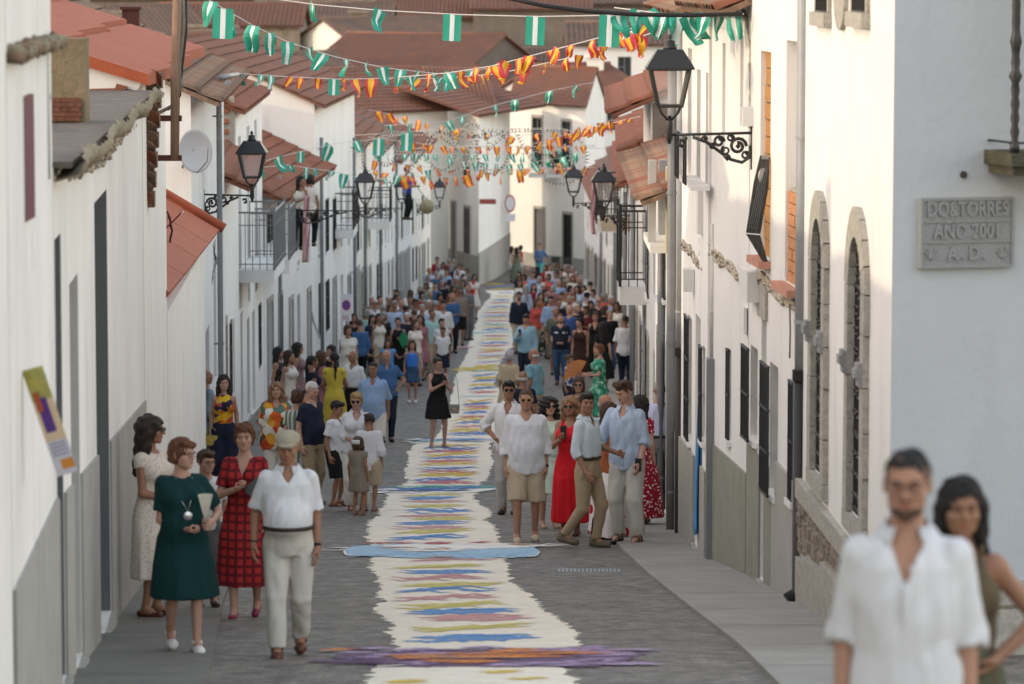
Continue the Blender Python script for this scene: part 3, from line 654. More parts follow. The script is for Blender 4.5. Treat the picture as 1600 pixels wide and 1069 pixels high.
# base: dressed band, rubble field, big upright slabs
zb0 = ZP(742, 34); zb1 = ZP(845, 28.6)
def base_face(F_, zc, L0=0.0, L1=None):
    L1 = F_.L if L1 is None else L1; u = L0
    while u < L1 - 0.05:
        w_ = min(rnd.uniform(0.55, 0.85), L1 - u); F_.bx(u + 0.004, u + w_ - 0.004, -0.065, 0.03, zc - 0.17, zc, 'band_stone', granite); u += w_
    F_.bx(L0, L1, -0.02, 0.02, min(F_.gz(L0), F_.gz(L1)) - 0.3, zc - 0.17, 'rubble_bed', mortar); u = L0
    while u < L1 - 0.05:
        w_ = min(rnd.uniform(0.4, 0.7), L1 - u); zg = F_.gz(u); F_.bx(u + 0.006, u + w_ - 0.006, -0.06, 0.03, zg - 0.3, min(zg + 0.42 + rnd.uniform(-0.05, 0.05), zc - .2), 'base_slab', granite); u += w_
    cnt = 0; z = min(F_.gz(L0), F_.gz(L1)) + 0.35
    while z < zc - 0.22:
        hh = rnd.uniform(0.09, 0.15); u = L0 + rnd.uniform(0, 0.1)
        while u < L1 - 0.1:
            w_ = min(rnd.uniform(0.12, 0.3), L1 - u - 0.02)
            if z > F_.gz(u) + 0.40 and cnt < 240:
                q = MB(); a, b, c, d = u + 0.008, u + w_ - 0.008, z + 0.006, min(z + hh - 0.006, zc - 0.178); j = lambda: rnd.uniform(-0.018, 0.018); e = rnd.uniform(0.035, 0.07)
                o4 = [(a + j(), c + j()), (b + j(), c + j()), (b + j(), d + j()), (a + j(), d + j())]; cu, cz = (a + b) / 2, (c + d) / 2
                i4 = [(x + (cu - x) * 0.3, y + (cz - y) * 0.3) for x, y in o4]
                q.add([F_.pt(x, 0.0, y) for x, y in o4] + [F_.pt(x, -e, y) for x, y in i4], [(0, 1, 5, 4), (1, 2, 6, 5), (2, 3, 7, 6), (3, 0, 4, 7), (4, 5, 6, 7)]); q.build('rubble_stone', rubble_m, h1, fix=True); cnt += 1
            u += w_
        z += hh
base_face(f1, zb0 - 0.02)
f1b = Facade(h1, RP(28), (9.4, 29.7), 1.6, 1, 'end_wall', mat('whitewash_shaded_end', (0.45, 0.475, 0.50), 0.9, 0.08, vs_=0.7, bump=0.3, bs=14, streak=0.07), back=0)  # shade put into the whitewash colour, darker and bluish; wall turned away from the sun
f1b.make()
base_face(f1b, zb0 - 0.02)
MB().box((2.7, 27.9, 1.6), (9.5, 35.2, 1.75)).build('cornice', white3, h1)
# plaque
Yp = 28.35
plq = thing('stone_plaque', P(1506, 413, Yp), 'grey carved granite plaque with raised lettering on the corner house end wall', 'plaque')
ua, ub = f1b.px(1434, 360), f1b.px(1580, 360); zA, zBt = ZP(413, 28.4), ZP(305, 28.4)
pl_m = mat('plaque_stone', (0.30, 0.31, 0.315), 0.9, 0.2, vs_=60, bump=0.5, bs=160)
f1b.bx(ua, ub, -0.05, 0.0 - 0.001, zA, zBt, 'plaque_slab', pl_m, plq)
q = MB(); bw = 0.02
for (x0, x1, z0, z1) in ((ua, ub, zA, zA + bw), (ua, ub, zBt - bw, zBt), (ua, ua + bw, zA + bw, zBt - bw), (ub - bw, ub, zA + bw, zBt - bw)): f1b.bx(x0, x1, -0.065, -0.051, z0, z1, '', None, mb=q)
for fr in (0.365, 0.66): f1b.bx(ua + bw, ub - bw, -0.062, -0.051, zA + (zBt - zA) * fr - 0.005, zA + (zBt - zA) * fr + 0.005, '', None, mb=q)
q.build('plaque_rim', pl_m, plq, fix=True)
def text(s, size, loc, u, m, parent, name='lettering', depth=0.006, fix_w=None, bold=0.0):
    c = bpy.data.curves.new(name, 'FONT'); c.body = s; c.size = size; c.align_x = 'CENTER'; c.align_y = 'CENTER'; c.extrude = depth; c.offset = bold; c.resolution_u = 3
    o = bpy.data.objects.new(name, c); COL.objects.link(o); bpy.context.view_layer.update()
    dg = bpy.context.evaluated_depsgraph_get(); me = bpy.data.meshes.new_from_object(o.evaluated_get(dg)); bpy.data.objects.remove(o)
    me.materials.clear(); me.materials.append(m)
    n = Vector((u[1], -u[0], 0)); M_ = Matrix((Vector((u[0], u[1], 0)), Vector((0, 0, 1)), n)).transposed().to_4x4(); M_.translation = Vector(loc)
    xs_ = [v.co.x for v in me.vertices]
    if fix_w and xs_: me.transform(Matrix.Diagonal((fix_w / (max(xs_) - min(xs_)), 1, 1, 1)))
    me.transform(M_); off = WL.get(parent.name, Vector((0, 0, 0))); me.transform(Matrix.Translation(-off))
    o = bpy.data.objects.new(name, me); COL.objects.link(o); o.parent = parent; return o
hh = zBt - zA; um = (ua + ub) / 2; W_ = ub - ua
for s_, fr, fw, sz in (('DO&TORRES', 0.83, 0.86, 0.15), ('AÑO 2001', 0.515, 0.70, 0.15), ('A . D .', 0.20, 0.42, 0.15)):
    text(s_, sz, f1b.pt(um, -0.057, zA + hh * fr), f1b.u, pl_m, plq, depth=0.010, fix_w=W_ * fw, bold=0.004)
for sg in (-1, 1):   # little leaf sprigs
    q = MB()
    for k in range(5):
        a = R(30 + k * 30); c = (um + sg * W_ * 0.38, zA + hh * 0.12); tip = (c[0] + math.cos(a) * 0.055, c[1] + 0.02 + math.sin(a) * 0.075)
        q.bar(f1b.pt(c[0], -0.056, c[1]), f1b.pt(tip[0], -0.056, tip[1]), 0.018, 0.012)
    q.build('carved_sprig', pl_m, plq)
hk = MB().lathe([(0.022, -0.02), (0.028, 0.0), (0.022, 0.02)], 10).build('wall_bolt', iron); hk.rotation_euler = (R(90), 0, 0); hk.location = f1b.pt(f1b.px(1505, 271), -0.01, ZP(271, 28.3)); tag(hk, 'small dark bolt hole above the granite plaque', 'bolt')
# balcony of the corner house at the frame edge
bc = thing('balcony', f1b.pt(f1b.px(1575, 250), 0, ZP(260, 28)), 'stone balcony slab with twisted iron balusters at the edge of the end wall', 'balcony')
u0 = f1b.px(1571, 250) - .17; zs_ = ZP(272, 27.6); zt_ = ZP(240, 27.6)
f1b.bx(u0, u0 + 2.2, -0.55, -0.002, zs_ + 0.05, zt_, 'balcony_slab', mat('mossy_slab', (0.085, 0.08, 0.055), 0.95, 0.5, vs_=8, bump=0.8, bs=30), bc)
f1b.bx(u0 + 0.04, u0 + 2.16, -0.48, -0.002, zs_ - 0.02, zs_ + 0.048, 'slab_moulding', MATS['mossy_slab'], bc)
def baluster(F_, u, v, z0, z1, parent):
    n = 26; prof = []
    for i in range(n + 1):
        t = i / n; r = 0.023 + 0.012 * abs(math.sin(t * 40)) + (0.016 if abs(t - 0.42) < 0.03 or t > 0.97 or t < 0.03 or abs(t - .62) < .02 else 0)
        prof.append((r, (z1 - z0) * t))
    MB().lathe(prof, 8, F_.pt(u, v, z0)).build('baluster', iron, parent, smooth=True)
for i, (du, v) in enumerate([(0.04, -0.5)] + [(0.04 + 0.14 * k, -0.5) for k in range(1, 14)] + [(0.04, -0.36), (0.04, -0.22), (0.04, -0.1)]):
    if i == 0: baluster(f1b, u0 + du, v, zt_, zt_ + 1.3, bc)
    elif i < 14: MB().tube([f1b.pt(u0 + du, v, zt_), f1b.pt(u0 + du, v, zt_ + 1.25)], 0.012, 6).build('baluster', iron, bc)
q = MB(); q.bar(f1b.pt(u0, -0.5, zt_ + 1.27), f1b.pt(u0 + 2.2, -0.5, zt_ + 1.27), 0.04, 0.03); q.bar(f1b.pt(u0, -0.5, zt_ + 0.07), f1b.pt(u0 + 2.2, -0.5, zt_ + 0.07), 0.03, 0.015); q.bar(f1b.pt(u0 + 0.04, -0.5, zt_ + 1.27), f1b.pt(u0 + 0.04, 0, zt_ + 1.27), 0.03, 0.02); q.bar(f1b.pt(u0 + 0.04, -0.5, zt_ + 0.07), f1b.pt(u0 + 0.04, 0, zt_ + 0.07), 0.02, 0.015)
q.build('handrail', iron, bc)
# ---- R2
h2, f2 = house('white house with ochre boarded upper window, bricked opening and black window cages', RP(34.2), RP(37.9), 1.1, 1, white3, back=7)
bro = f2.op(1250, 1229, 66, 452, 'void', dep=0.2)
blk = f2.op(1205, 1189, 82, 408, 'boards', dep=0.2)
f2.op(1216, 1203, 575, 776, 'grille', out=0.1); f2.op(1184, 1173, 547, 690, 'grille', out=0.1)
dR = f2.op(1198, 1190, 500, None, 'door', m=mat('dark_taupe_door', (0.10, 0.095, 0.085), 0.7, 0.15, vs_=6), sur=None); f2.op(1243, 1236, 600, 785, 'grille')
f2.make()
if bro:
    a, b, c, d = bro['u0'], bro['u1'], bro['z0'], bro['z1']; zmid = ZP(300, 34.6)
    f2.bx(a + 0.002, b - 0.002, 0.14, 0.2, zmid, d - 0.002, 'roller_blind', blind_w)
    nbx = max(3, int((b - a) / 0.24)); z = c + 0.002; row = 0
    while z < zmid - 0.02:
        hz = 0.105
        for i in range(nbx + 1):
            x0 = a + (b - a) * (i - (0.5 if row % 2 else 0)) / nbx; x1 = x0 + (b - a) / nbx - 0.012; x0 = max(x0, a + 0.003); x1 = min(x1, b - 0.003)
            if x1 - x0 > 0.03: f2.bx(x0, x1, 0.02 + rnd.uniform(0, 0.008), 0.18, z, min(z + hz - 0.012, zmid), 'brick', brick_o)
        z += hz; row += 1
    f2.bx(a + 0.002, b - 0.002, 0.05, 0.19, c + 0.001, zmid, 'mortar', mortar); f2.bx(a - 0.1, b + 0.1, -0.12, 0.02, c - 0.07, c - 0.003, 'sill', pink_brick)
if blk: f2.bx(blk['u0'] - 0.08, blk['u1'] + 0.08, -0.12, 0.02, blk['z0'] - 0.07, blk['z0'] - 0.003, 'sill', pink_brick)
if dR: f2.bx(dR['u0'] - 0.1, dR['u1'] + 0.1, -0.03, 0.05, dR['z1'] + 0.002, dR['z1'] + 0.33, 'lintel', granite)
zpl = lambda py, Y: ZP(py, Y)
f2.plinth(ZP(735, 35.2), ZP(690, 37.9) + 0.1, greypl2, 0.03, 0, f2.u_of_Y(35.9)); f2.plinth(ZP(738, 36.0) , ZP(690, 37.9), greypl, 0.02, f2.u_of_Y(35.9), f2.L)
MB().box((2.2, 34.0, 1.1), (9, 38, 1.25)).build('cornice', white3, h2)
# folded black board hanging from the ochre window
Yb = 36.3
bd = thing('hanging_board', P(1190, 330, Yb), 'black folded timber board with a half-moon hole hanging beside the ochre window', 'wooden board')
bm_ = mat('black_timber', (0.02, 0.018, 0.017), 0.6, 0.5, col2=(0.07, 0.065, 0.06), vs_=9, stretch=(4, 4, 0.4), bump=0.6, bs=30)
up = [(1188, 243), (1203, 246), (1201, 292), (1188, 366), (1166, 364), (1178, 285)]
lo = [(1166, 366), (1188, 368), (1202, 417), (1194, 413)]
o_ = [P(x, y, Yb) for x, y in up]
MB().prism(o_, (0, 0.05, 0)).build('board_leaf', bm_, bd, fix=True); MB().prism([P(x, y, Yb - 0.005) for x, y in lo], (0, 0.05, 0)).build('board_leaf', bm_, bd, fix=True)
hx = P(1192, 275, Yb); mb = MB(); mb.prism([hx + Vector((math.cos(a) * 0.045, -0.004, math.sin(a) * 0.075)) for a in [R(60) + R(180) * k / 8 for k in range(9)]], (0, 0.003, 0)); mb.build('half_moon_hole', blind_w, bd)
mb = MB(); mb.box(tuple(P(1190, 249, Yb - 0.01)), tuple(P(1201, 243, Yb))); mb.build('metal_edge', door_mid, bd)
for k in range(5):
    a = P(1190 + k * 2.4, 262, Yb - 0.006); b_ = P(1170 + k * 3.2, 358, Yb - 0.006); MB().bar(a, b_, 0.006, 0.006).build('plank_joint', door_grey, bd)
# meter box, unit
f2.bx(f2.px(1190, 455), f2.px(1176, 455), -0.14, -0.002, ZP(478, 36.6), ZP(430, 36.6), 'meter_box', plastic_w, h2)
f2.bx(f2.px(1177, 180), f2.px(1172, 180), -0.10, -0.002, ZP(198, 37.6), ZP(168, 37.6), 'air_unit', plastic_w, h2)
# ---- R3, R4
h3, f3 = house('white house with a slit window and olive cement plinth behind the big lamp bracket', RP(37.95), (2.12, 40.8), -0.45, 1, white3, back=6)
f3.op(1142, 1138, 548, 688, 'grille'); f3.op(1134, 1129, 68, 240, 'shut', m=blind_w); f3.op(1162, 1157, 56, 190, 'shut', m=blind_w)
f3.make(); f3.plinth(ZP(737, 38.1), ZP(692, 40.6), greypl, 0.02)
gable(h3, f3, 1.3, tile_old, over=0.3, single=3, both=True, pitch=0.2)
h4, f4 = house('white house with stacked narrow balconied windows and a blue cloth hanging at its door', (2.09, 40.85), RP(47), -0.55, 1, white, back=6)
for a in ((1108, 1103, 115, 300), (1095, 1089, 110, 290), (1081, 1075, 77, 278)): f4.op(*a, 'blind', split=0.35, m=door_mid)
f4.op(1102, 1098, 545, 690, 'grille', out=.05); f4.op(1095, 1087, 500, None, 'door', m=door_mid); f4.op(1081, 1075, 500, 690, 'grille', out=0.05)
f4.make(); f4.plinth(ZP(735, 41), ZP(690, 45.5), granite, 0.03)
gable(h4, f4, 1.3, tile_old, over=0.3, single=3, pitch=0.2)
for a in ((1108, 1103, 290), (1095, 1089, 280)):
    u0, u1 = sorted((f4.px(a[0]), f4.px(a[1]))); z = ZP(a[2], (f4.A + f4.u * u0).y); f4.bx(u0 - 0.1, u1 + 0.1, -0.2, -0.001, z - 0.05, z, 'window_box_slab', white3, h4)
    q = MB()
    for k in range(8): q.bar(f4.pt(u0 + (u1 - u0) * k / 7, -0.25, z), f4.pt(u0 + (u1 - u0) * k / 7, -0.25, z + 0.5), 0.015, 0.015)
    q.bar(f4.pt(u0, -0.25, z + 0.5), f4.pt(u1, -0.25, z + 0.5), 0.03, 0.03); q.build('window_rail', iron, h4)
for (x, yt, yb, Y, d) in ((1108, 283, 365, 41.8, 0.07), (1089, 420, 455, 43.2, 0.12), (1166, 480, 520, 38.1, 0.03)):
    p0, p1 = P(x, yt, Y), P(x, yb, Y); xw = lineX(RL, Y); MB().box((xw - d, Y - 0.14, p1.z), (xw - 0.001, Y + 0.14, p0.z)).build('meter_box', plastic_w, h4)
Yq = 40.55; xq = XP(1110, Yq, 700)
post = MB(); x0, x1 = XP(1103.5, Yq, 700), XP(1117, Yq, 700); post.box((x0, Yq - 0.09, G(Yq)), (x1, Yq + 0.1, ZP(560, Yq))); post = post.build('steel_cover_post', mat('galvanised_cover', (0.20, 0.215, 0.225), 0.45, 0.15, vs_=2, metal=0.2)); pin(post, (xq, Yq, G(Yq))); tag(post, 'tall grey galvanised cable cover standing against the olive plinth', 'cable cover')
# blue cloth
Yc_ = 41.7; q = MB(); v = []; nz_, nx_ = 26, 10
for j in range(nz_ + 1):
    t = j / nz_; y = 560 + (835 - 560) * t; wd = 2 + 10 * min(1, t * 1.4); cx_ = 1096 - 6 * t ** 0.6
    for i in range(nx_ + 1):
        s_ = i / nx_; p = P(cx_ - wd / 2 + wd * s_, y, Yc_); v.append((p.x, Yc_ + 0.06 * math.sin(s_ * 11 + t * 2) * (0.3 + t) + 0.02 * math.sin(t * 9), p.z))
q.add(v, [(j*(nx_+1) + i, j*(nx_+1) + i + 1, (j+1)*(nx_+1) + i + 1, (j+1)*(nx_+1) + i) for j in range(nz_) for i in range(nx_)])
bcl = q.build('blue_cloth', mat('blue_satin', (0.08, 0.25, 0.48), 0.4, 0.2, vs_=3), smooth=True); so = bcl.modifiers.new('t', 'SOLIDIFY'); so.thickness = 0.004
tag(bcl, 'long blue satin cloth hanging down beside the grey cable cover', 'cloth')
# downpipes on the right
pipe('thick grey downpipe with a black lower half at the corner house', XP(1253, 34.0, 500) , 34.0, 2.0, G(34) + 0.02, 0.062, zinc, ZP(590, 34), kick=-0.10, wall_dx=0.1)
pipe('grey downpipe with a black lower length, right one of the pair behind the youth', XP(1063, 45.6, 500), 45.6, -0.5, G(45.6), 0.050, zinc, ZP(552, 45.6), wall_dx=0.12)
pipe('dull grey downpipe, left one of the pair behind the youth', XP(1049, 46.4, 500), 46.4, -0.7, G(46.4), 0.055, zinc_d, wall_dx=0.2)
pipe('slim white downpipe bending along the wall by the meter boxes', XP(1113, 40.7, 500), 40.6, ZP(350, 40.6), ZP(560, 40.6), 0.03, pipe_w, wall_dx=0.06)
pipe('grey downpipe beside the iron balcony', XP(1033, 50.5, 500), 50.5, -2.7, G(50.5), 0.05, zinc_d, wall_dx=0.1)
pipe('slim grey downpipe just past the iron balcony', XP(1008, 63, 500), 63, -3.2, G(63), 0.045, zinc, wall_dx=0.1)
# whitewashed cable bundle
def cable(label, pts_px, r, m, jit=0.02, name='cable_bundle', strands=3):
    root = None; pts = [P(x, y, Y) for x, y, Y in pts_px]; root = thing(name, pts[0], label, 'cables', 'cable runs on the walls'); fine = []
    for i in range(len(pts) - 1):
        n = max(2, int((pts[i+1] - pts[i]).length / 0.12))
        for k in range(n): fine.append(pts[i].lerp(pts[i+1], k / n))
    fine.append(pts[-1])
    for s_ in range(strands):
        MB().tube([p + Vector((rnd.uniform(-jit, jit) * .5, 0, rnd.uniform(-jit, jit) + math.sin(i * 0.5 + s_ * 2) * jit)) for i, p in enumerate(fine)], [r * rnd.uniform(0.6, 1.3) for _ in fine], 6).build('cable', m, root, smooth=True)
    return root
cable('lumpy whitewashed cable bundle dipping across the right-hand wall to the bricked window', [(1252, 486, 34.1), (1218, 462, 35.6), (1190, 434, 36.8), (1172, 432, 37.7), (1166, 440, 38), (1158, 436, 38.4), (1140, 418, 39.3), (1118, 398, 40.4), (1110, 392, 40.8)], 0.022, cable_w, 0.035)
cable('whitewashed cable bundle running on behind the slim white pipe', [(1108, 430, 41.3), (1092, 412, 42.4), (1078, 392, 43.8), (1066, 380, 45.2)], 0.018, cable_w, 0.03)
cable('sagging black and white cables from the roof corner down to the grey meter unit', [(1160, 18, 38.2), (1168, 30, 38.1), (1173, 80, 37.9), (1173, 160, 37.9), (1172, 200, 37.9)], 0.016, cable_w, 0.015)
for (x, y0, y1, Y, nm) in ((1239, 475, 560, 34.6, 'thin cable hanging below the bundle near the corner house pipe'), (1097, 372, 400, 42.3, 'short black wire hooked above the meter boxes')):
    tube_thing('hanging_wire', [P(x, y0, Y) + Vector((-.03, 0, 0)), P(x + 1, (y0 + y1) / 2, Y) + Vector((-.03, 0, 0)), P(x, y1, Y) + Vector((-.03, 0, 0))], 0.008, cable_m, nm, 'wire', 'cable runs on the walls')
# ---- R5.. further houses, generated with narrow windows and doors
def auto_openings(F_, zfloor2, win_m=('door', 'grille'), seed=1, w_door=0.95, dens=2.6, split=None, up='blind', two=True, zs=None):
    r = random.Random(seed); u = r.uniform(0.5, 1.2)
    while u < F_.L - 1.2:
        w_ = r.uniform(0.85, 1.15); kind = r.choice(['door', 'grille', 'door', 'shut']); g = F_.gz(u + w_ / 2)
        m_ = r.choice([door_grey, door_mid, blind, wood_brown, dark_in])
        if kind in ('door', 'shut'): F_.opu(u, u + w_, g + 0.08, g + r.uniform(2.1, 2.35), kind, m=m_, sur=r.choice([None, granite, greypl2]), sw=0.12)
        else: F_.opu(u, u + w_, g + 0.95, g + 2.3, 'grille', sur=r.choice([None, granite]), sw=0.1)
        if two:
            z0 = g + zfloor2
            if z0 + 1.2 < F_.zt - 0.3:
                kk = r.choice(['blind', 'win', 'blind', 'grille']); F_.opu(u + 0.05, u + w_ - 0.05, z0, min(z0 + r.choice([1.3, 1.9]), F_.zt - 0.3), kk, split=r.choice([None, 0.4, 0.6]), m=r.choice([blind, door_mid, blind_w]) if kk == 'blind' else None) if kk == 'blind' else F_.opu(u + 0.05, u + w_ - 0.05, z0, min(z0 + 1.4, F_.zt - 0.3), kk)
        u += w_ + r.uniform(0.9, 2.0) * dens / 2.6
def row_house(label, A, B, zt, side, m, roof_m, ridge, seed, z2=2.9, over=0.4, single=0, back=7, plm=None, plh=0.9, dens=2.6):
    h, f = house(label, A, B, zt, side, m, back=back); auto_openings(f, z2, seed=seed, dens=dens); f.make()
    if plm: f.plinth(f.gz(0) + plh, f.gz(f.L) + plh, plm, 0.015)
    if roof_m: gable(h, f, ridge, roof_m, over=over, single=single)
    return h, f
h5, f5 = row_house('low white house whose old tiled eave hangs over the street by the iron balcony', RP(47.1), RP(57.4), ZP(268, 52), 1, white3, tile_old, 1.4, 11, over=0.42, single=4)
h6, f6 = row_house('tall house with a bare brown gable above the old tiled eave', RP(57.5), RP(67.5), ZP(150, 60), 1, white2, tile_mid, 1.5, 12, over=0.6, single=3)
f6g = Facade(h6, (2.10, 57.45), (9, 57.6), ZP(150, 60) - 0.02, 1, 'gable_wall', mat('bare_brown_render', (0.22, 0.18, 0.14), 0.95, 0.3, vs_=3, bump=0.5, bs=20), back=0); f6g.make()
h7, f7 = row_house('white house with warm sunlit upper wall and open brown shutters', RP(67.6), RP(80), ZP(200, 75), 1, white2, tile_mid, 1.5, 13, over=0.45)
h8, f8 = row_house('white house with a projecting balcony past the hanging lantern', RP(80.1), RP(97), ZP(250, 88), 1, white, tile_mid, 1.5, 14, over=0.4)
h9, f9 = row_house('pale blue-white house on the far right bend', RP(97.1), RP(116), ZP(262, 105), 1, white3, tile_far, 1.5, 15, over=0.35)
h10, f10 = row_house('white house with many narrow doors on the far right bend', RP(116.1), RP(138), ZP(285, 125), 1, white, tile_far2, 1.5, 16, over=0.3)
h11, f11 = row_house('last white house on the right before the square', RP(138.1), RP(164), ZP(300, 150), 1, white3, tile_far, 1.5, 17, over=0.3)
# projecting iron balcony (968-1000)
def balcony(label, Y0, Y1, xw, out, zf, hgt, side, slab_m, rail_m, skirt=0.25, bars=0.13, group='balconies over the street', cat='balcony'):
    """side: +1 wall on the right (balcony sticks out towards -x)"""
    t = thing('balcony', (xw, Y0, zf), label, cat, group); xo = xw - side * out
    MB().box((min(xo, xw), Y0, zf - skirt), (max(xo, xw), Y1, zf)).build('balcony_slab', slab_m, t)
    q = MB(); e = 0.03
    for (a, b) in (((xo, Y0), (xo, Y1)), ((xo, Y0), (xw, Y0)), ((xo, Y1), (xw, Y1))):
        L = math.dist(a, b); n = max(2, int(L / bars))
        for i in range(n + 1):
            x, y = a[0] + (b[0] - a[0]) * i / n, a[1] + (b[1] - a[1]) * i / n; q.bar((x, y, zf), (x, y, zf + hgt), 0.016, 0.016)
        for z, s_ in ((zf + hgt, 0.035), (zf + 0.12, 0.02), (zf + hgt * 0.78, 0.018)): q.bar((a[0], a[1], z), (b[0], b[1], z), s_, s_)
    q.build('railing', rail_m, t)
    for (x, y) in ((xo, Y0), (xo, Y1)): MB().box((x - 0.025, y - 0.025, zf), (x + 0.025, y + 0.025, zf + hgt + 0.12)).build('railing_post', rail_m, t)
    return t
Yb0 = 62; balcony('black iron balcony on a white block standing out from the right-hand fronts', Yb0, Yb0 + 1.3, lineX(RL, Yb0), lineX(RL, Yb0) - XP(969, Yb0), ZP(448, Yb0), ZP(330, Yb0) - ZP(448, Yb0), 1, white3, iron, skirt=0.30, bars=0.12)
balcony('dark iron balcony with a pink cloth past the hanging lantern', 90, 92.4, lineX(RL, 90), 0.75, ZP(345, 90), 1.0, 1, mat('beige_slab', (0.45, 0.38, 0.28), 0.9, 0.2), iron)
balcony('small dark balcony above the far right bend', 112, 114, lineX(RL, 112), 0.7, ZP(350, 112), 1.0, 1, white3, iron)
# small bay window with grey posts under the old eave (1015-1060)
by = thing('covered_bay', P(1030, 380, 48), 'narrow glazed bay with pale posts and an ochre panel under the old tiled eave', 'bay window')
for (x, Y, w_, m_) in ((1019, 48.2, 0.05, pipe_w), (1036, 49.5, 0.05, zinc)):
    p0 = P(x, 250, Y); p1 = P(x, 378, Y); MB().box((p0.x - w_, Y - w_, p1.z), (p0.x + w_, Y + w_, p0.z)).build('bay_post', m_, by)
Yk = 47.3; MB().box((XP(1041, Yk), Yk, ZP(395, Yk)), (XP(1054, Yk), Yk + 0.3, ZP(262, Yk))).build('ochre_panel', mat('ochre_panel_paint', (0.50, 0.42, 0.24), 0.8, 0.1), by)
MB().box((XP(1014, 48), 47.6, ZP(392, 48)), (XP(1056, 48), 50, ZP(380, 48))).build('bay_floor', white3, by)
# ================================================================ left side
hL0, fL0 = house('unseen tall white house before the near edge, added to shade the corner house', (lineX(LL, 6), 6), LP(20.6), 3.2, -1, whiteL, back=7, zb=G(20) - 0.6); fL0.make()  # out of view, added and made tall to block sun from the corner house
hL1, fL1 = house('white house with a ragged tiled eave and a slim white downpipe at the near edge', LP(20.65), LP(24.4), -0.02, -1, whiteL, back=7)
fL1.make(); fL1.plinth(-3.42, -3.44, greypl2, .02)
for i in range(60):
    u = fL1.L * (i + .5) / 60; mb = MB(); r_ = .024 + rnd.uniform(0, .012); c_ = fL1.pt(u, 0, -.50 + rnd.uniform(-.03, .03)); o_ = fL1.pt(u, -.07 - rnd.uniform(0, .04), -.52 + rnd.uniform(-.02, .02)); mb.tube([c_, o_], [r_, r_ * 1.15], 7); mb.build('tile', moss if i % 3 else tile_old, hL1, smooth=True)
hL2, fL2 = house('low white house with tall dark doorways and a mortared stone eave', LP(24.45), LP(37.9), -1.33, -1, whiteL, back=6)
fL2.op(84, 95, 376, None, 'door', m=door_grey, dep=0.2, line=door_grey); fL2.op(108, 122, 445, None, 'door', m=door_mid, dep=0.2, line=blind); fL2.op(147, 167, 318, None, 'door', m=door_grey, dep=0.26, line=door_grey)
fL2.make(); fL2.plinth(ZP(745, 25.6), ZP(745, 25.6) - 0.9, greypl2, 0.02, 0, fL2.L)
# crusty mortared eave
q = MB(); v = []; n = 150
for i in range(n + 1):
    u = fL2.L * i / n; 
    for (vv, zz) in ((-0.17, -1.265), (-0.21, -1.31), (-0.18, -1.37), (0.0, -1.42)):
        v.append(fL2.pt(u, vv + rnd.uniform(-0.02, 0.02), zz + rnd.uniform(-0.022, 0.022) + 0.03 * math.sin(u * 1.7)))
q.add(v, [(4*i + k, 4*i + k + 1, 4*i + 5 + k, 4*i + 4 + k) for i in range(n) for k in range(3)]); q.build('mortared_eave', moss, hL2, smooth=True)
quadroof0 = MB().hexa([fL2.pt(0, -.12, -1.33), fL2.pt(fL2.L - .1, -.15, -1.33), fL2.pt(fL2.L - .1, 5.5, -1.31), fL2.pt(0, 5.5, -1.31), fL2.pt(0, -.12, -1.29), fL2.pt(fL2.L - .1, -.15, -1.29), fL2.pt(fL2.L - .1, 5.5, -1.27), fL2.pt(0, 5.5, -1.27)]).build('roof', slate, hL2, fix=True)
# lumpy old slab on that eave
sl = MB(); v = []
for i in range(15):
    for j in range(5):
        t = i / 14; p = P(74 + 116 * t, 186 + 22 * j / 4 - 6 * t, 28.5 + 5.5 * t); v.append((p.x - 0.5 * (1 - j / 4) - 0.05, p.y, p.z + rnd.uniform(-0.03, 0.03) + 0.06 * math.sin(math.pi * j / 4)))
sl.add(v, [(i*5 + j, i*5 + j + 1, i*5 + 6 + j, i*5 + 5 + j) for i in range(14) for j in range(4)]); so = sl.build('weathered_slab', slate, hL2, smooth=True); so.modifiers.new('t', 'SOLIDIFY').thickness = 0.12
# mud and brick gable of the next house, terracotta slab roof
hL3, fL3 = house('white house with new terracotta slab roof and a mud-coloured gable over the old eave', LP(38.0), LP(42.3), ZP(118, 38), -1, white2, back=6)
fL3.make()
Yg = 37.96
Yg2 = 30.3; mb = MB(); A_, B_ = P(60, 60, Yg2), P(134, 215, Yg2); mb.box((A_.x, Yg2 - 0.02, B_.z), (B_.x, Yg2 + 0.3, A_.z)); mb.build('mud_gable', earth, hL3)
nbk = 0
for j in range(5):
    for i in range(10):
        p = P(78 + i * 6.2 + (3 if j % 2 else 0), 186 - j * 7.5, Yg2 - 0.03)
        if p.x < P(132, 0, Yg2).x - 0.03: MB().box((p.x - 0.016, Yg2 - 0.05 - rnd.uniform(0, .01), p.z - 0.017), (p.x + 0.016, Yg2 - 0.021, p.z + 0.017)).build('brick', mat('worn_brick', (0.20, 0.085, 0.055), 0.95, 0.4, vs_=9), hL3)
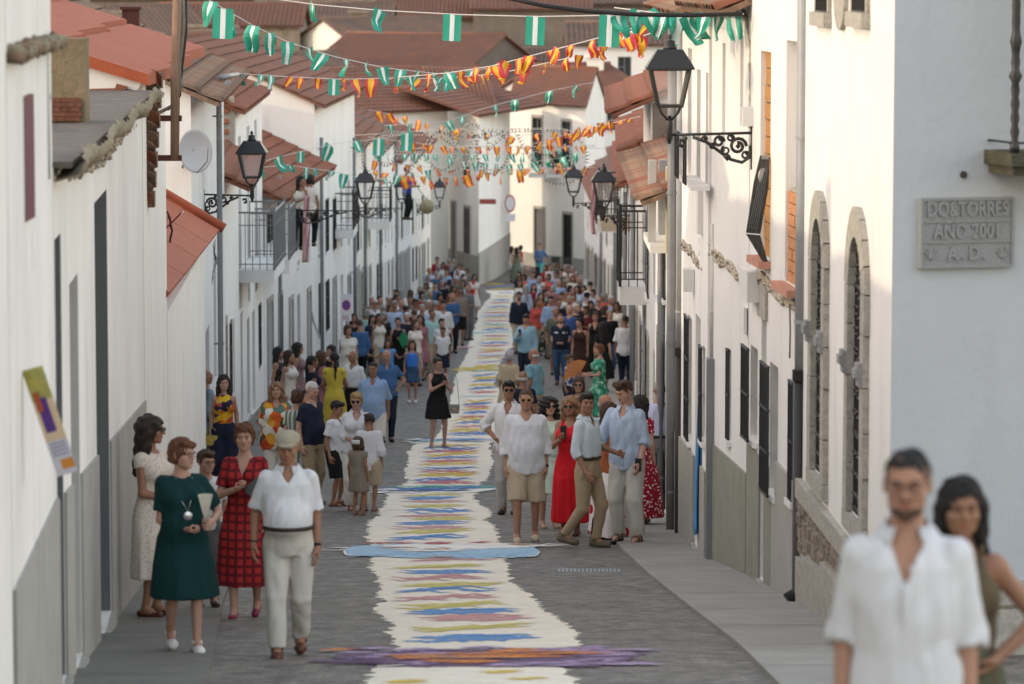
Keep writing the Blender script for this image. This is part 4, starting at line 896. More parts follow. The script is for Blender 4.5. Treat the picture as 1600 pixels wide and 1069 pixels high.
# slab roof: big new terracotta panels sloping to the street
def panel(Y0, Y1, x0, z0, x1, z1, th=0.07, m=tile_new, parent=hL3, name='roof_panel'):
    return MB().hexa([(x0, Y0, z0 - th), (x1, Y0, z1 - th), (x1, Y1, z1 - th), (x0, Y1, z0 - th), (x0, Y0, z0), (x1, Y0, z1), (x1, Y1, z1), (x0, Y1, z0)]).build(name, m, parent, fix=True)
pE = P(232, 118, 37.8); pI = P(60, 66, 37.8); sx = (pE.z - pI.z) / (pE.x - pI.x)
xe0 = pE.x
for k in range(3):       # along the street
    for j in range(2):   # up the slope
        Y0 = 37.8 + k * 3.1; xr = xe0 - 0.03 * k * 3.1 - j * 0.95; xl = xr - 0.93; z = lambda x: pE.z + (x - xe0) * sx + 0.0
        panel(Y0 + 0.01, Y0 + 3.09, xl, z(xl) + 0.05 * j, xr, z(xr) + 0.05 * j, th=0.10)
        for g_ in range(13):
            yy2 = Y0 + 3.1 * (g_ + 0.5) / 13; MB().bar((xl + .02, yy2, z(xl) + 0.05 * j + 0.004), (xr - .01, yy2, z(xr) + 0.05 * j + 0.004), 0.205, 0.016).build('panel_rib', tile_new, hL3)
panel(37.78, 47.2, xe0 - 2.9, z(xe0 - 2.9) + 0.1, xe0 - 1.9, z(xe0 - 1.9) + 0.1)
for k in range(5):       # verge cap tiles along the far edge
    a = P(60 + k * 42, 0 + k * 15, 47.3); b_ = P(100 + k * 42, 14 + k * 15, 47.3); MB().tube([a, b_], 0.09, 8).build('verge_tile', tile_new, hL3, smooth=True)
mb = MB(); a, b_ = P(134, 97, 37.9), P(216, 140, 37.9); mb.prism([P(134, 97, 37.9), P(226, 122, 37.9), P(214, 142, 37.9), P(186, 136, 37.9), P(182, 142, 37.9), P(134, 142, 37.9)], (0, 0.15, 0)); mb.build('verge_board', white3, hL3, fix=True)
mb = MB(); mb.prism([P(140, 139, 37.85), P(180, 138, 37.85), P(182, 131, 37.85), P(200, 136, 37.85), P(182, 152, 37.85), P(142, 152, 37.85)], (0, 0.2, 0)); mb.build('red_flashing', rust if False else tile_mid, hL3, fix=True)
mb = MB(); mb.prism([P(134, 142, 37.95), P(212, 142, 37.95), P(213, 166, 37.95), P(200, 190, 37.95), P(134, 250, 37.95)], (0, 0.05, 0)); mb.build('gable_wall', white2, hL3, fix=True)
# column of old tiles on the party wall
tc_ = thing('tile_column', P(232, 310, 38.8), 'upright column of old curved roof tiles down the party wall behind the wooden mast', 'tiled edge')
for k in range(13):
    y = 118 + k * 15.5; cx_ = 238 - 8 * (k / 12) - (4 if k % 2 else 0); p = P(cx_, y, 38.8); wpx = 17 - 0.35 * k; rad = wpx / F * 38.8
    v = []; n = 8
    for (dz, sc_) in ((0, 1.0), (-0.13, 0.9)):
        for rr_ in (rad * sc_, rad * sc_ - 0.02):
            for i in range(n + 1):
                a_ = math.pi * i / n; v.append((p.x - math.cos(a_) * rr_, 38.8 - 0.06 - (0.1 if dz == 0 else 0.0), p.z + math.sin(a_) * rr_ * 0.55 + dz))
    q_ = n + 1; mb = MB().add(v, [(k2, k2 + 1, q_ + k2 + 1, q_ + k2) for k2 in range(n)] + [(k2, 2*q_ + k2, 2*q_ + k2 + 1, k2 + 1) for k2 in range(n)]); mb.build('tile', tile_old if k % 4 else tile_mid, tc_)
    MB().box((p.x - rad * 0.9, 38.75, p.z - 0.13), (p.x + rad * 0.9, 38.9, p.z + 0.03)).build('bedding', tile_old, tc_)
hL3b, fL3b = house('low white house end with a small terracotta lean-to roof', LP(42.4), LP(52), ZP(405, 50), -1, white2, back=5)
fL3b.make()
def quadroof(pts, m, th, parent, name='roof_panel'):
    p = [Vector(x) for x in pts]; N = (p[1] - p[0]).cross(p[3] - p[0]).normalized()
    if N.z < 0: N = -N
    return MB().hexa([x - N * th for x in p] + p).build(name, m, parent, fix=True)
z_e, z_r = ZP(372, 50.5), ZP(305, 50.5)
def lt(Y, s_):
    xe = -3.90 - (Y - 49) * 0.02 - 0.0; return (xe - 0.95 * s_, Y, z_e + (z_r - z_e) * s_)
for k in range(4):
    Y0 = 42.1 + k * 2.47
    for j in range(2): quadroof([lt(Y0 + 0.02, j * 0.5 + .01), lt(Y0 + 2.45, j * 0.5 + .01), lt(Y0 + 2.45, j * 0.5 + 0.49), lt(Y0 + 0.02, j * 0.5 + 0.49)], tile_new, 0.09, hL3b)
MB().tube([lt(42.0, 1.03), lt(52.1, 1.03)], 0.1, 8).build('ridge_tile', tile_new, hL3b, smooth=True)
MB().tube([Vector(lt(52.1, 1.0)) + Vector((0, 0, 0.04)), Vector(lt(52.1, -0.05)) + Vector((0, 0, 0.04))], 0.07, 8).build('verge_tile', tile_new, hL3b, smooth=True)
MB().box((-4.95, 42.5, ZP(405, 50)), (-4.25, 52, z_e + .02)).build('gable_infill', white2, hL3b)
# gable of the house carrying the dish
hL4, fL4 = house('tall white house with a satellite dish on its gable and an old tile roof', (-4.43, 53), (-4.95, 66), ZP(118, 62), -1, white3, back=7)
fL4.op(321, 327, 520, None, 'door', m=wood_brown); fL4.op(333, 337, 380, 600, 'shut', m=door_mid); fL4.op(343, 346, 300, 420, 'shut', m=door_mid)
fL4.make(); gable(hL4, fL4, 1.5, tile_old, over=0.4, single=4)
hL5, fL5 = house('lower house with red tile roof and a bare brick gable', (-5.0, 66.1), (-5.38, 75), ZP(262, 70), -1, white, back=6)
auto_openings(fL5, 9, seed=21, two=False); fL5.make(); gable(hL5, fL5, 1.3, tile_mid, over=0.5, single=3)
hL6, fL6 = house('tall white house with roller blinds and grey iron balcony', (-5.4, 75.1), (-5.6, 86), ZP(165, 78), -1, white, back=6)
fL6.opu(0.8, 1.9, fL6.zt - 4.0, fL6.zt - 0.55, 'blind', split=0.55); fL6.opu(4.2, 5.3, fL6.zt - 4.2, fL6.zt - 0.5, 'blind', split=0.55); fL6.opu(7.4, 8.5, fL6.zt - 4.2, fL6.zt - 0.5, 'blind', split=0.55)
auto_openings(fL6, 9, seed=22, two=False); fL6.make(); gable(hL6, fL6, 1.3, tile_mid, over=0.2)
bg_ = Facade(hL6, (-9.5, 75.05), (-5.42, 75.03), ZP(150, 75), -1, 'brick_gable', mortar, back=0, zb=ZP(300, 75)); bg_.inn = Vector((0, 1)); bg_.make()
for j in range(22):
    for i in range(13):
        x = -8.4 + i * 0.24 + (0.12 if j % 2 else 0); z = ZP(150, 75) - 0.05 - j * 0.10
        if x + 0.22 < -5.43: MB().box((x, 74.99 - rnd.uniform(0, 0.015), z - 0.085), (x + 0.228, 75.04, z)).build('brick', brickm, hL6)
hL7, fL7 = row_house('pale blue-white house with a mossy tiled eave beyond the balcony', (-5.62, 86.1), LP(100), ZP(268, 95), -1, white3, tile_mid, 1.7, 23, over=0.55)
hL8, fL8 = row_house('big white gabled house with barred windows behind the streamers', LP(100.1), LP(114), ZP(150, 106), -1, white, tile_far, 1.6, 24, over=0.3, z2=3.1)
hL9, fL9 = row_house('cream house with a grey cornice on the far left', LP(114.1), LP(126), ZP(215, 120), -1, white2, tile_far, 1.4, 25, over=0.3)
hL10, fL10 = row_house('white house with tall green shuttered windows on the far left', LP(126.1), LP(140), ZP(225, 132), -1, white, tile_far2, 1.4, 26, over=0.3)
hL11, fL11 = row_house('white house with a black iron window cage on the far left', LP(140.1), LP(154), ZP(240, 146), -1, white3, tile_far, 1.4, 27, over=0.3)
hL12, fL12 = row_house('last white house on the left with one lit corner', LP(154.1), LP(170), ZP(235, 160), -1, white2, tile_far, 1.4, 28, over=0.3)
# far houses closing the street
def PX(px, Y): return (XP(px, Y, 420), Y)
hF1 = thing('house', (PX(748, 174)[0], 174, G(174)), 'cream corner house at the end of the street with street-name tile', 'house', 'houses closing the street')
fA = Facade(hF1, PX(690, 179), PX(748, 173), ZP(178, 174), 1, 'wall', white, back=5, ends=False); fA.inn = Vector((-0.2, 1)).normalized()
fA.opu(*sorted((fA.px(705), fA.px(713))), G(174) + 0.1, ZP(323, 174), 'door', m=door_grey, sur=greypl2, sw=.1); fA.opu(*sorted((fA.px(725), fA.px(735))), ZP(400, 174), ZP(326, 174), 'win', sur=greypl2, sw=.1); fA.opu(*sorted((fA.px(724), fA.px(735))), ZP(290, 174), ZP(235, 174), 'blind', split=.5)
fA.make(); fA.plinth(ZP(398, 174), ZP(398, 174), greypl2, .03)
fB = Facade(hF1, PX(748, 173), PX(797, 186), ZP(178, 174), 1, 'side_wall', white, back=0); fB.inn = Vector((-0.8, 0.6)).normalized(); fB.make(); fB.plinth(ZP(393, 174), ZP(393, 174) , greypl2, .03)
roof_plane(hF1, (PX(688, 179)[0] - 0.4, 178.6, ZP(180, 174)), (1, -0.55, 0), (-0.1, 1, 0.33), 3.6, 6.0, tile_far, 0); roof_plane(hF1, (PX(748, 172)[0], 172.6, ZP(180, 174)), (0.25, 1, 0), (-1, 0.3, 0.35), 13, 4.0, tile_far, 0)
sg = thing('street_name_tile', P(763, 315, 173.5), 'small reddish street-name tile on the cream corner house', 'sign'); MB().box(tuple(P(749, 319, 172.8)), tuple(P(775, 311, 172.9))).build('name_plate', mat('plate_red', (0.28, 0.07, 0.05), 0.6), sg)
hF2 = thing('house', (PX(850, 186)[0], 186, G(186)), 'broad white house facing down the street with two tall doors and an iron balcony', 'house', 'houses closing the street')
fC = Facade(hF2, PX(797, 189), PX(915, 183), ZP(160, 186), 1, 'wall', white, back=7); fC.inn = Vector((0.15, 1)).normalized()
for (a, b, t_, bt, k_, kw) in ((835, 850, 328, 430, 'door', dict(m=door_grey)), (880, 893, 332, 430, 'door', dict(m=dark_in)), (832, 846, 185, 262, 'win', {}), (878, 891, 188, 262, 'win', {})):
    fC.opu(*sorted((fC.px(a), fC.px(b))), ZP(bt, 186) if k_ != 'door' else G(186) + 0.3, ZP(t_, 186), k_, sur=greypl2, sw=0.14, **kw)
fC.make(); fC.plinth(ZP(398, 186), ZP(398, 186), greypl2, 0.04)
gable(hF2, fC, 1.5, tile_far, over=0.4)
q = balcony('long iron balcony with green potted plants on the broad white house', 184.6, 185.3, 9, 9, -50, 1, 1, white, iron) if False else None
bF = thing('balcony', P(860, 275, 184.8), 'long low iron balcony with potted plants on the broad white house', 'balcony', 'balconies over the street')
a, b_ = P(826, 272, 185.4), P(902, 272, 185.0); MB().box((a.x, 184.9, a.z - 0.15), (b_.x, 186.3, a.z)).build('balcony_slab', white3, bF); q = MB()
for i in range(24):
    x = a.x + (b_.x - a.x) * i / 23; q.bar((x, 184.95, a.z), (x, 184.95, a.z + 0.95), 0.02, 0.02)
q.bar((a.x, 184.95, a.z + 0.95), (b_.x, 184.95, a.z + 0.95), 0.05, 0.05); q.build('railing', iron, bF)
leaf_m = mat('leaves', (0.045, 0.10, 0.03), 0.7, 0.5, vs_=3)
for i, (px_, lab) in enumerate(((872, 'dark leafy potted plant on the far balcony, nearest its middle'), (888, 'bushy green potted plant at the right end of the far balcony'))):
    t = thing('potted_plant', P(px_, 272, 185.3), lab, 'plant', 'plants on the far balcony'); c = P(px_, 258, 185.3)
    MB().lathe([(0.12, 0), (0.17, 0.28)], 10, (c.x, c.y, a.z)).build('pot', brickm, t); v = []; f = []
    for k in range(260):
        d = Vector((rnd.gauss(0, 1), rnd.gauss(0, 1), rnd.gauss(0, 1))).normalized() * rnd.uniform(0.15, 0.5); p = Vector((c.x, c.y, a.z + 0.6)) + d; e = Vector((rnd.gauss(0, 1), rnd.gauss(0, 1), rnd.gauss(0, 1))) * 0.06; g_ = Vector((rnd.gauss(0, 1), rnd.gauss(0, 1), rnd.gauss(0, 1))) * 0.05
        o_ = len(v); v += [p - e, p + g_, p + e, p - g_]; f.append((o_, o_+1, o_+2, o_+3))
    MB().add(v, f).build('leaves', leaf_m, t)
# town behind: roofs stepping up the hill
def town_house(px0, px1, Y, y_eave, ridge_rows, m, rm, label, dep=9, ang=0.0, win=2, wall_rows=60, eave_m=None):
    A, B = Vector(PX(px0, Y)), Vector(PX(px1, Y + ang)); zt = ZP(y_eave, Y)
    h = thing('house', (A.x, A.y, zt - 5), label, 'house', 'town houses up the hill'); f = Facade(h, A, B, zt, 1, 'wall', m, back=dep, zb=min(zt - 2.5, G(Y) - 0.5)); 
    if f.inn.y < 0: f.inn = -f.inn
    for k in range(win):
        u = f.L * (k + 0.7) / (win + 0.4); f.opu(u - 0.4, u + 0.4, zt - 1.9, zt - 0.7, 'win')
    f.make(); rh = dep / 2 * math.tan(R(ridge_rows)); gable(h, f, rh, rm, over=0.4, oe=0.3, pitch=0.3); return h, f
stone_far = mat('far_stone_wall', (0.30, 0.25, 0.19), 0.95, 0.5, col2=(0.16, 0.13, 0.10), vs_=1.5, bump=0.8, bs=6)
brown_far = mat('far_brown_render', (0.19, 0.155, 0.13), 0.95, 0.3, vs_=1.0, bump=0.4, bs=6)
tw = [(640, 800, 215, 158, 20, white2, tile_far, 'long red-roofed house just behind the cream corner house', 9, 3, 3), (480, 720, 228, 112, 19, brown_far, tile_far, 'house with the broad plain red roof in the middle of the town', 12, -4, 0),
      (560, 760, 250, 72, 20, white2, tile_far2, 'pale-walled house with white verge behind the broad red roof', 9, 5, 2), (735, 905, 236, 98, 8, brown_far, tile_far2, 'blocky brown-rendered building rising above the far roofs', 9, 0, 0),
      (905, 1010, 205, 150, 18, white3, tile_far, 'blue-white house above the sunlit eaves on the right', 9, 2, 1), (890, 1060, 225, 70, 14, white3, tile_far2, 'pale grey-blue house below the thick black cable', 9, 0, 1),
      (255, 470, 205, 118, 22, white2, tile_far2, 'house with long dark red roof behind the gutter corner', 10, 8, 0), (330, 600, 190, 150, 20, brown_far, tile_far2, 'brown-roofed house behind the bare brick gable', 10, 6, 0),
      (60, 330, 215, 60, 20, stone_far, tile_far2, 'stone-walled house with grey roof high above the near slab roof', 9, 4, 2), (250, 470, 255, 40, 16, stone_far, tile_far, 'rough stone building behind the first green flags', 9, 0, 3),
      (440, 610, 275, 36, 16, stone_far, tile_far2, 'stone building with wide dark tiled roof at the top of the town', 9, 0, 2), (590, 745, 290, 28, 16, stone_far, tile_far, 'narrow red-roofed house high at the top of the town', 9, 0, 2),
      (740, 920, 285, 14, 16, brown_far, tile_far, 'brown house behind the blocky building', 10, 0, 1), (900, 1200, 300, 6, 14, brown_far, tile_far2, 'long dark roofed house behind the black cable', 10, 0, 1),
      (-200, 120, 260, -10, 18, stone_far, tile_far, 'stone house at the top edge of the town on the left', 10, 0, 1), (100, 400, 310, -2, 18, stone_far, tile_far2, 'long stone house at the skyline', 10, 0, 2), (380, 720, 330, -12, 18, stone_far, tile_far, 'broad tiled house at the skyline', 11, 0, 2), (700, 1250, 345, -20, 18, brown_far, tile_far2, 'widest tiled house at the skyline', 11, 0, 2), (530, 700, 170, 175, 22, white2, tile_far, 'red roofed house rising behind the far left fronts', 8, 5, 0)]
for a in tw: town_house(a[0], a[1], a[2], a[3], a[4], a[5], a[6], a[7], dep=a[8], ang=a[9], win=a[10])
# chimneys
for (px_, y, Y, m_, lab) in ((205, 24, 60, rust, 'dark red square chimney above the slab roof'), (180, 30, 205, stone_far, 'pale stone chimney stub on the high roofs'), (632, 118, 224, stone_far, 'small stone chimney on the broad plain roof'), (930, 100, 210, white2, 'square warm-lit white chimney at the right'), (305, 52, 180, stone_far, 'little capped chimney behind the wooden mast'), (560, 30, 262, stone_far, 'tall narrow chimney beside the pale verge')):
    c = P(px_, y, Y); w_ = 13 * Y / F; h_ = 30 * Y / F; t = thing('chimney', (c.x, c.y, c.z - h_), lab, 'chimney', 'chimneys on the roofs')
    MB().box((c.x - w_, c.y - w_, c.z - h_ * 1.6), (c.x + w_, c.y + w_, c.z + h_ * 0.3)).build('stack', m_, t); MB().box((c.x - w_ * 1.25, c.y - w_ * 1.25, c.z + h_ * 0.3), (c.x + w_ * 1.25, c.y + w_ * 1.25, c.z + h_ * 0.45)).build('chimney_cap', m_, t)
# ================================================================ people: bodies and clothes as blended distance fields
BIG = 1.0
class Field:
    def __init__(s, lo, hi, h):
        s.lo = np.array(lo, float); s.h = h; n = np.maximum(4, np.ceil((np.array(hi) - s.lo) / h).astype(int) + 1); s.n = n
        s.ax = [s.lo[i] + np.arange(n[i]) * h for i in range(3)]; s.D = np.full(tuple(n), BIG)
    def sl(s, lo, hi):
        a = np.clip(np.floor((np.array(lo) - s.lo) / s.h).astype(int), 0, s.n); b = np.clip(np.ceil((np.array(hi) - s.lo) / s.h).astype(int) + 1, 0, s.n)
        return tuple(slice(a[i], max(a[i], b[i])) for i in range(3))
    def grid(s, sl): return s.ax[0][sl[0]][:, None, None], s.ax[1][sl[1]][None, :, None], s.ax[2][sl[2]][None, None, :]
    def mix(s, sl, d, k=0.02, op='u'):
        A = s.D[sl]
        if A.size == 0: return
        if op == 'u':
            if k > 0:
                h = np.maximum(k - np.abs(A - d), 0) / k; s.D[sl] = np.minimum(A, d) - h * h * k * 0.25
            else: s.D[sl] = np.minimum(A, d)
        elif op == 's':
            if k > 0:
                h = np.maximum(k - np.abs(A + d), 0) / k; s.D[sl] = np.maximum(A, -d) + h * h * k * 0.25
            else: s.D[sl] = np.maximum(A, -d)
    def cone(s, a, b, ra, rb, k=0.02, op='u', clip=None, flat=None):
        a, b = np.array(a, float), np.array(b, float); m = max(ra, rb) + 0.04 + k
        sl = s.sl(np.minimum(a, b) - m, np.maximum(a, b) + m); x, y, z = s.grid(sl); ab = b - a; L2 = max(1e-9, ab @ ab)
        px, py, pz = x - a[0], y - a[1], z - a[2]; t = np.clip((px*ab[0] + py*ab[1] + pz*ab[2]) / L2, 0, 1)
        qx, qy, qz = px - ab[0]*t, py - ab[1]*t, pz - ab[2]*t; r = ra + (rb - ra) * t
        d = np.sqrt(qx*qx + qy*qy + qz*qz) - r
        if clip:   # plane cut at b: keep the a side
            n = ab / math.sqrt(L2); d = np.maximum(d, (x - b[0])*n[0] + (y - b[1])*n[1] + (z - b[2])*n[2])
        s.mix(sl, d, k, op)
    def ell(s, c, r, k=0.02, op='u'):
        c, r = np.array(c, float), np.array(r, float); m = r + 0.04 + k; sl = s.sl(c - m, c + m); x, y, z = s.grid(sl)
        X, Y_, Z_ = (x - c[0]), (y - c[1]), (z - c[2]); k0 = np.sqrt((X/r[0])**2 + (Y_/r[1])**2 + (Z_/r[2])**2); k1 = np.sqrt((X/r[0]**2)**2 + (Y_/r[1]**2)**2 + (Z_/r[2]**2)**2)
        s.mix(sl, k0 * (k0 - 1) / np.maximum(k1, 1e-6), k, op)
    def prof(s, rows, k=0.02, infl=0.0, wave=None, zlo=None, zhi=None):
        """rows: (z, cx, cy, halfwidth, halfdepth)"""
        R_ = np.array(sorted(rows)); z0, z1 = R_[0, 0] if zlo is None else zlo, R_[-1, 0] if zhi is None else zhi; m = R_[:, 3:].max() + infl + 0.06
        cx, cy = R_[:, 1], R_[:, 2]; sl = s.sl((cx.min() - m, cy.min() - m, z0 - 0.04), (cx.max() + m, cy.max() + m, z1 + 0.04)); x, y, z = s.grid(sl)
        f = lambda j: np.interp(z, R_[:, 0], R_[:, j]); w_, dd = f(3) + infl, f(4) + infl; X, Y_ = (x - f(1)), (y - f(2))
        if wave:
            th = np.arctan2(Y_ / dd, X / w_); amp = wave[0] * np.clip((wave[2] - z) / max(1e-3, wave[2] - z0), 0, 1); wv = 1 + amp * (np.sin(wave[1] * th + wave[3]) + 0.5 * np.sin((wave[1] * 1.7) // 1 * th + 2)); w_, dd = w_ * wv, dd * wv
        d = (np.sqrt((X / w_)**2 + (Y_ / dd)**2) - 1) * np.minimum(w_, dd); d = np.maximum(d, np.maximum(z0 - z, z - z1)); s.mix(sl, d, k)
    def cut(s, n, c):   # remove the side n points to
        x, y, z = s.ax[0][:, None, None], s.ax[1][None, :, None], s.ax[2][None, None, :]; s.D = np.maximum(s.D, x*n[0] + y*n[1] + z*n[2] - c)
    def fold(s, amp, f, seed=0):
        x, y, z = s.ax[0][:, None, None], s.ax[1][None, :, None], s.ax[2][None, None, :]; r = random.Random(seed); n = 0
        for i in range(5):
            sg = r.choice([-1, 1]); fx, fz = f * r.uniform(.7, 1.8), f * r.uniform(.08, .75) * sg; ph = r.uniform(0, 6.3)
            wv = x * fx + y * fx * .8 * r.choice([-1, 1]) + z * fz + ph + 1.1 * np.sin(z * f * .35 + i * 2 + x * f * .3); m = .5 + .5 * np.sin(z * f * .22 + x * f * .25 + ph * 2)
            n = n + (1 - 2 * np.abs(np.sin(wv * .5)) ** .8) * m
        s.D = s.D + amp * n * .8
    def mesh(s):
        D = s.D; I = D < 0; nx, ny, nz = D.shape
        c = [I[dx:nx-1+dx, dy:ny-1+dy, dz:nz-1+dz] for dx in (0, 1) for dy in (0, 1) for dz in (0, 1)]
        cnt = sum(a.astype(np.int8) for a in c); act = (cnt > 0) & (cnt < 8); idx = np.argwhere(act)
        if len(idx) == 0: return np.zeros((0, 3)), np.zeros((0, 4), int)
        ids = np.full(act.shape, -1); ids[act] = np.arange(len(idx))
        offs = [(dx, dy, dz) for dx in (0, 1) for dy in (0, 1) for dz in (0, 1)]; V = np.stack([D[idx[:, 0]+o[0], idx[:, 1]+o[1], idx[:, 2]+o[2]] for o in offs], 1)
        acc = np.zeros((len(idx), 3)); num = np.zeros(len(idx))
        for i in range(8):
            for j in range(i + 1, 8):
                if sum(abs(offs[i][k] - offs[j][k]) for k in range(3)) != 1: continue
                a, b = V[:, i], V[:, j]; m = (a < 0) != (b < 0); t = np.where(m, a / np.where(m, a - b, 1), 0)
                oi, oj = np.array(offs[i], float), np.array(offs[j], float); acc += np.where(m[:, None], oi + (oj - oi) * t[:, None], 0); num += m
        P_ = (idx + acc / num[:, None]) * s.h + s.lo; Q = []
        for ax in range(3):
            o1 = [0, 0, 0]; o1[ax] = 1; sl0 = [slice(0, D.shape[k] - (1 if k == ax else 0)) for k in range(3)]; sl1 = [slice(1 if k == ax else 0, D.shape[k]) for k in range(3)]
            A, B = I[tuple(sl0)], I[tuple(sl1)]; e = np.argwhere(A != B); b_, c_ = (ax + 1) % 3, (ax + 2) % 3
            e = e[(e[:, b_] > 0) & (e[:, c_] > 0) & (e[:, b_] < D.shape[b_] - 1) & (e[:, c_] < D.shape[c_] - 1)]
            if len(e) == 0: continue
            q = []
            for (p, r) in ((1, 1), (0, 1), (0, 0), (1, 0)):
                g = e.copy(); g[:, b_] -= p; g[:, c_] -= r; q.append(ids[g[:, 0], g[:, 1], g[:, 2]])
            q = np.stack(q, 1); fl = A[e[:, 0], e[:, 1], e[:, 2]]; q[~fl] = q[~fl][:, ::-1]; Q.append(q)
        Q = np.concatenate(Q); return P_, Q[(Q >= 0).all(1)]
def np_mesh(name, parts, mats):
    """parts: list of (verts, quads, material index)"""
    me = bpy.data.meshes.new(name); vs_ = np.concatenate([p[0] for p in parts]); off = 0; qs = []; mi = []
    for p in parts: qs.append(p[1] + off); off += len(p[0]); mi += [p[2]] * len(p[1])
    qs = np.concatenate(qs); n = len(qs)
    me.vertices.add(len(vs_)); me.vertices.foreach_set('co', vs_.astype(np.float32).ravel()); me.loops.add(n * 4); me.loops.foreach_set('vertex_index', qs.astype(np.int32).ravel())
    me.polygons.add(n); me.polygons.foreach_set('loop_start', np.arange(0, n * 4, 4, dtype=np.int32)); me.polygons.foreach_set('loop_total', np.full(n, 4, dtype=np.int32)) if False else None
    for m in mats: me.materials.append(m)
    me.update(calc_edges=True); me.polygons.foreach_set('use_smooth', np.ones(n, dtype=bool))
    if len(mats) > 1: me.polygons.foreach_set('material_index', np.array(mi, dtype=np.int32))
    me.update(); return me
def V3(*a): return np.array(a, float)
def unit(v): return v / max(1e-9, np.linalg.norm(v))
def ik(a, c, l1, l2, pole):
    d = c - a; L = np.linalg.norm(d); mx = (l1 + l2) * 0.998
    if L > mx: c = a + d / L * mx; L = mx; d = c - a
    t = (l1*l1 - l2*l2 + L*L) / (2*L); h = math.sqrt(max(0, l1*l1 - t*t)); u = d / L; p = pole - u * (pole @ u); return a + u*t + unit(p) * h, c
def frame(z_, hint):
    z_ = unit(z_); x_ = hint - z_ * (hint @ z_); x_ = unit(x_); return x_, z_
# canonical head, facing -y, centre of the skull at the origin
HC = {}
def head_mesh(kind, h):
    k = (kind, round(h, 4))
    if k in HC: return HC[k]
    f = Field((-.11, -.15, -.19), (.11, .13, .14), h); fem = kind == 'f'; kid = kind == 'k'
    jw = 0.050 if fem else (0.048 if kid else 0.058); ch = -0.094 if not kid else -0.085
    f.ell((0, .012, .025), (.076, .096, .090), 0); f.ell((0, -.030, -.035), (.062, .062, .070), .03); f.ell((0, -.040, -.066), (jw, .048, .042), .025); f.ell((0, -.074, ch), (.022, .018, .018), .02)
    for s_ in (-1, 1):
        f.ell((s_*.040, -.062, -.022), (.024, .024, .022), .02); f.ell((s_*.031, -.094, .010), (.019, .012, .011), .012, 's'); f.ell((s_*.031, -.080, .010), (.0165, .0145, .0125), .003)
        f.cone((s_*.012, -.094, .030), (s_*.050, -.080, .030), .009, .007, .012); f.ell((s_*.077, .006, -.004), (.010, .018, .029), .006); f.ell((s_*.083, .000, -.002), (.006, .009, .015), .004, 's')
    f.cone((0, -.090, .016), (0, -.112, -.022), .008, .0115, .012); 
    for s_ in (-1, 1): f.ell((s_*.012, -.099, -.026), (.009, .010, .007), .006)
    f.ell((0, -.090, -.050), (.022, .010, .0065), .006); f.ell((0, -.088, -.061), (.018, .010, .0065), .006); f.ell((0, -.105, -.0555), (.024, .008, .0015), .003, 's')
    f.cone((0, .018, -.05), (0, .030, -.18), .050 if not fem else .043, .054 if not fem else .045, .02)
    HC[k] = f.mesh(); return HC[k]
def hand_mesh(pose, h):
    """left hand: wrist at the origin, fingers down, palm facing -x, thumb towards -y"""
    k = ('hand', pose, round(h, 4))
    if k in HC: return HC[k]
    f = Field((-.12, -.10, -.22), (.06, .08, .05), h); curl = {'relax': 0.42, 'grip': 1.25, 'flat': 0.08, 'point': 0.9}[pose]
    f.cone((0, 0, .03), (0, 0, -.01), .026, .024, .0); f.ell((0, -.002, -.045), (.017, .036, .046), .02); f.ell((-.006, -.026, -.035), (.016, .018, .028), .012)
    for i, (y, L, r) in enumerate(((-.031, .072, .0088), (-.010, .080, .0092), (.011, .074, .0088), (.031, .058, .0078))):
        p = V3(0, y, -.082 + abs(y) * 0.12); a = 0.12; sp = (y / 0.031) * 0.06; c = curl * (0.35 if (pose == 'point' and i == 0) else 1)
        for sgm, fr in enumerate((.44, .31, .25)):
            a += c * (0.75 if sgm else 0.55); q = p + V3(-math.sin(a), math.sin(sp), -math.cos(a)) * L * fr; f.cone(p, q, r * (1 - .08 * sgm), r * (.92 - .08 * sgm), .005); p = q
    tb = V3(-.010, -.030, -.030); t1 = tb + V3(-.014, -.026, -.026); t2 = t1 + (V3(-.016, -.006, -.030) if pose in ('relax', 'flat') else V3(-.028, .010, -.014)); f.cone(tb, t1, .014, .0105, .012); f.cone(t1, t2, .0105, .0085, .004)
    HC[k] = f.mesh(); return HC[k]
HAIRC = {}
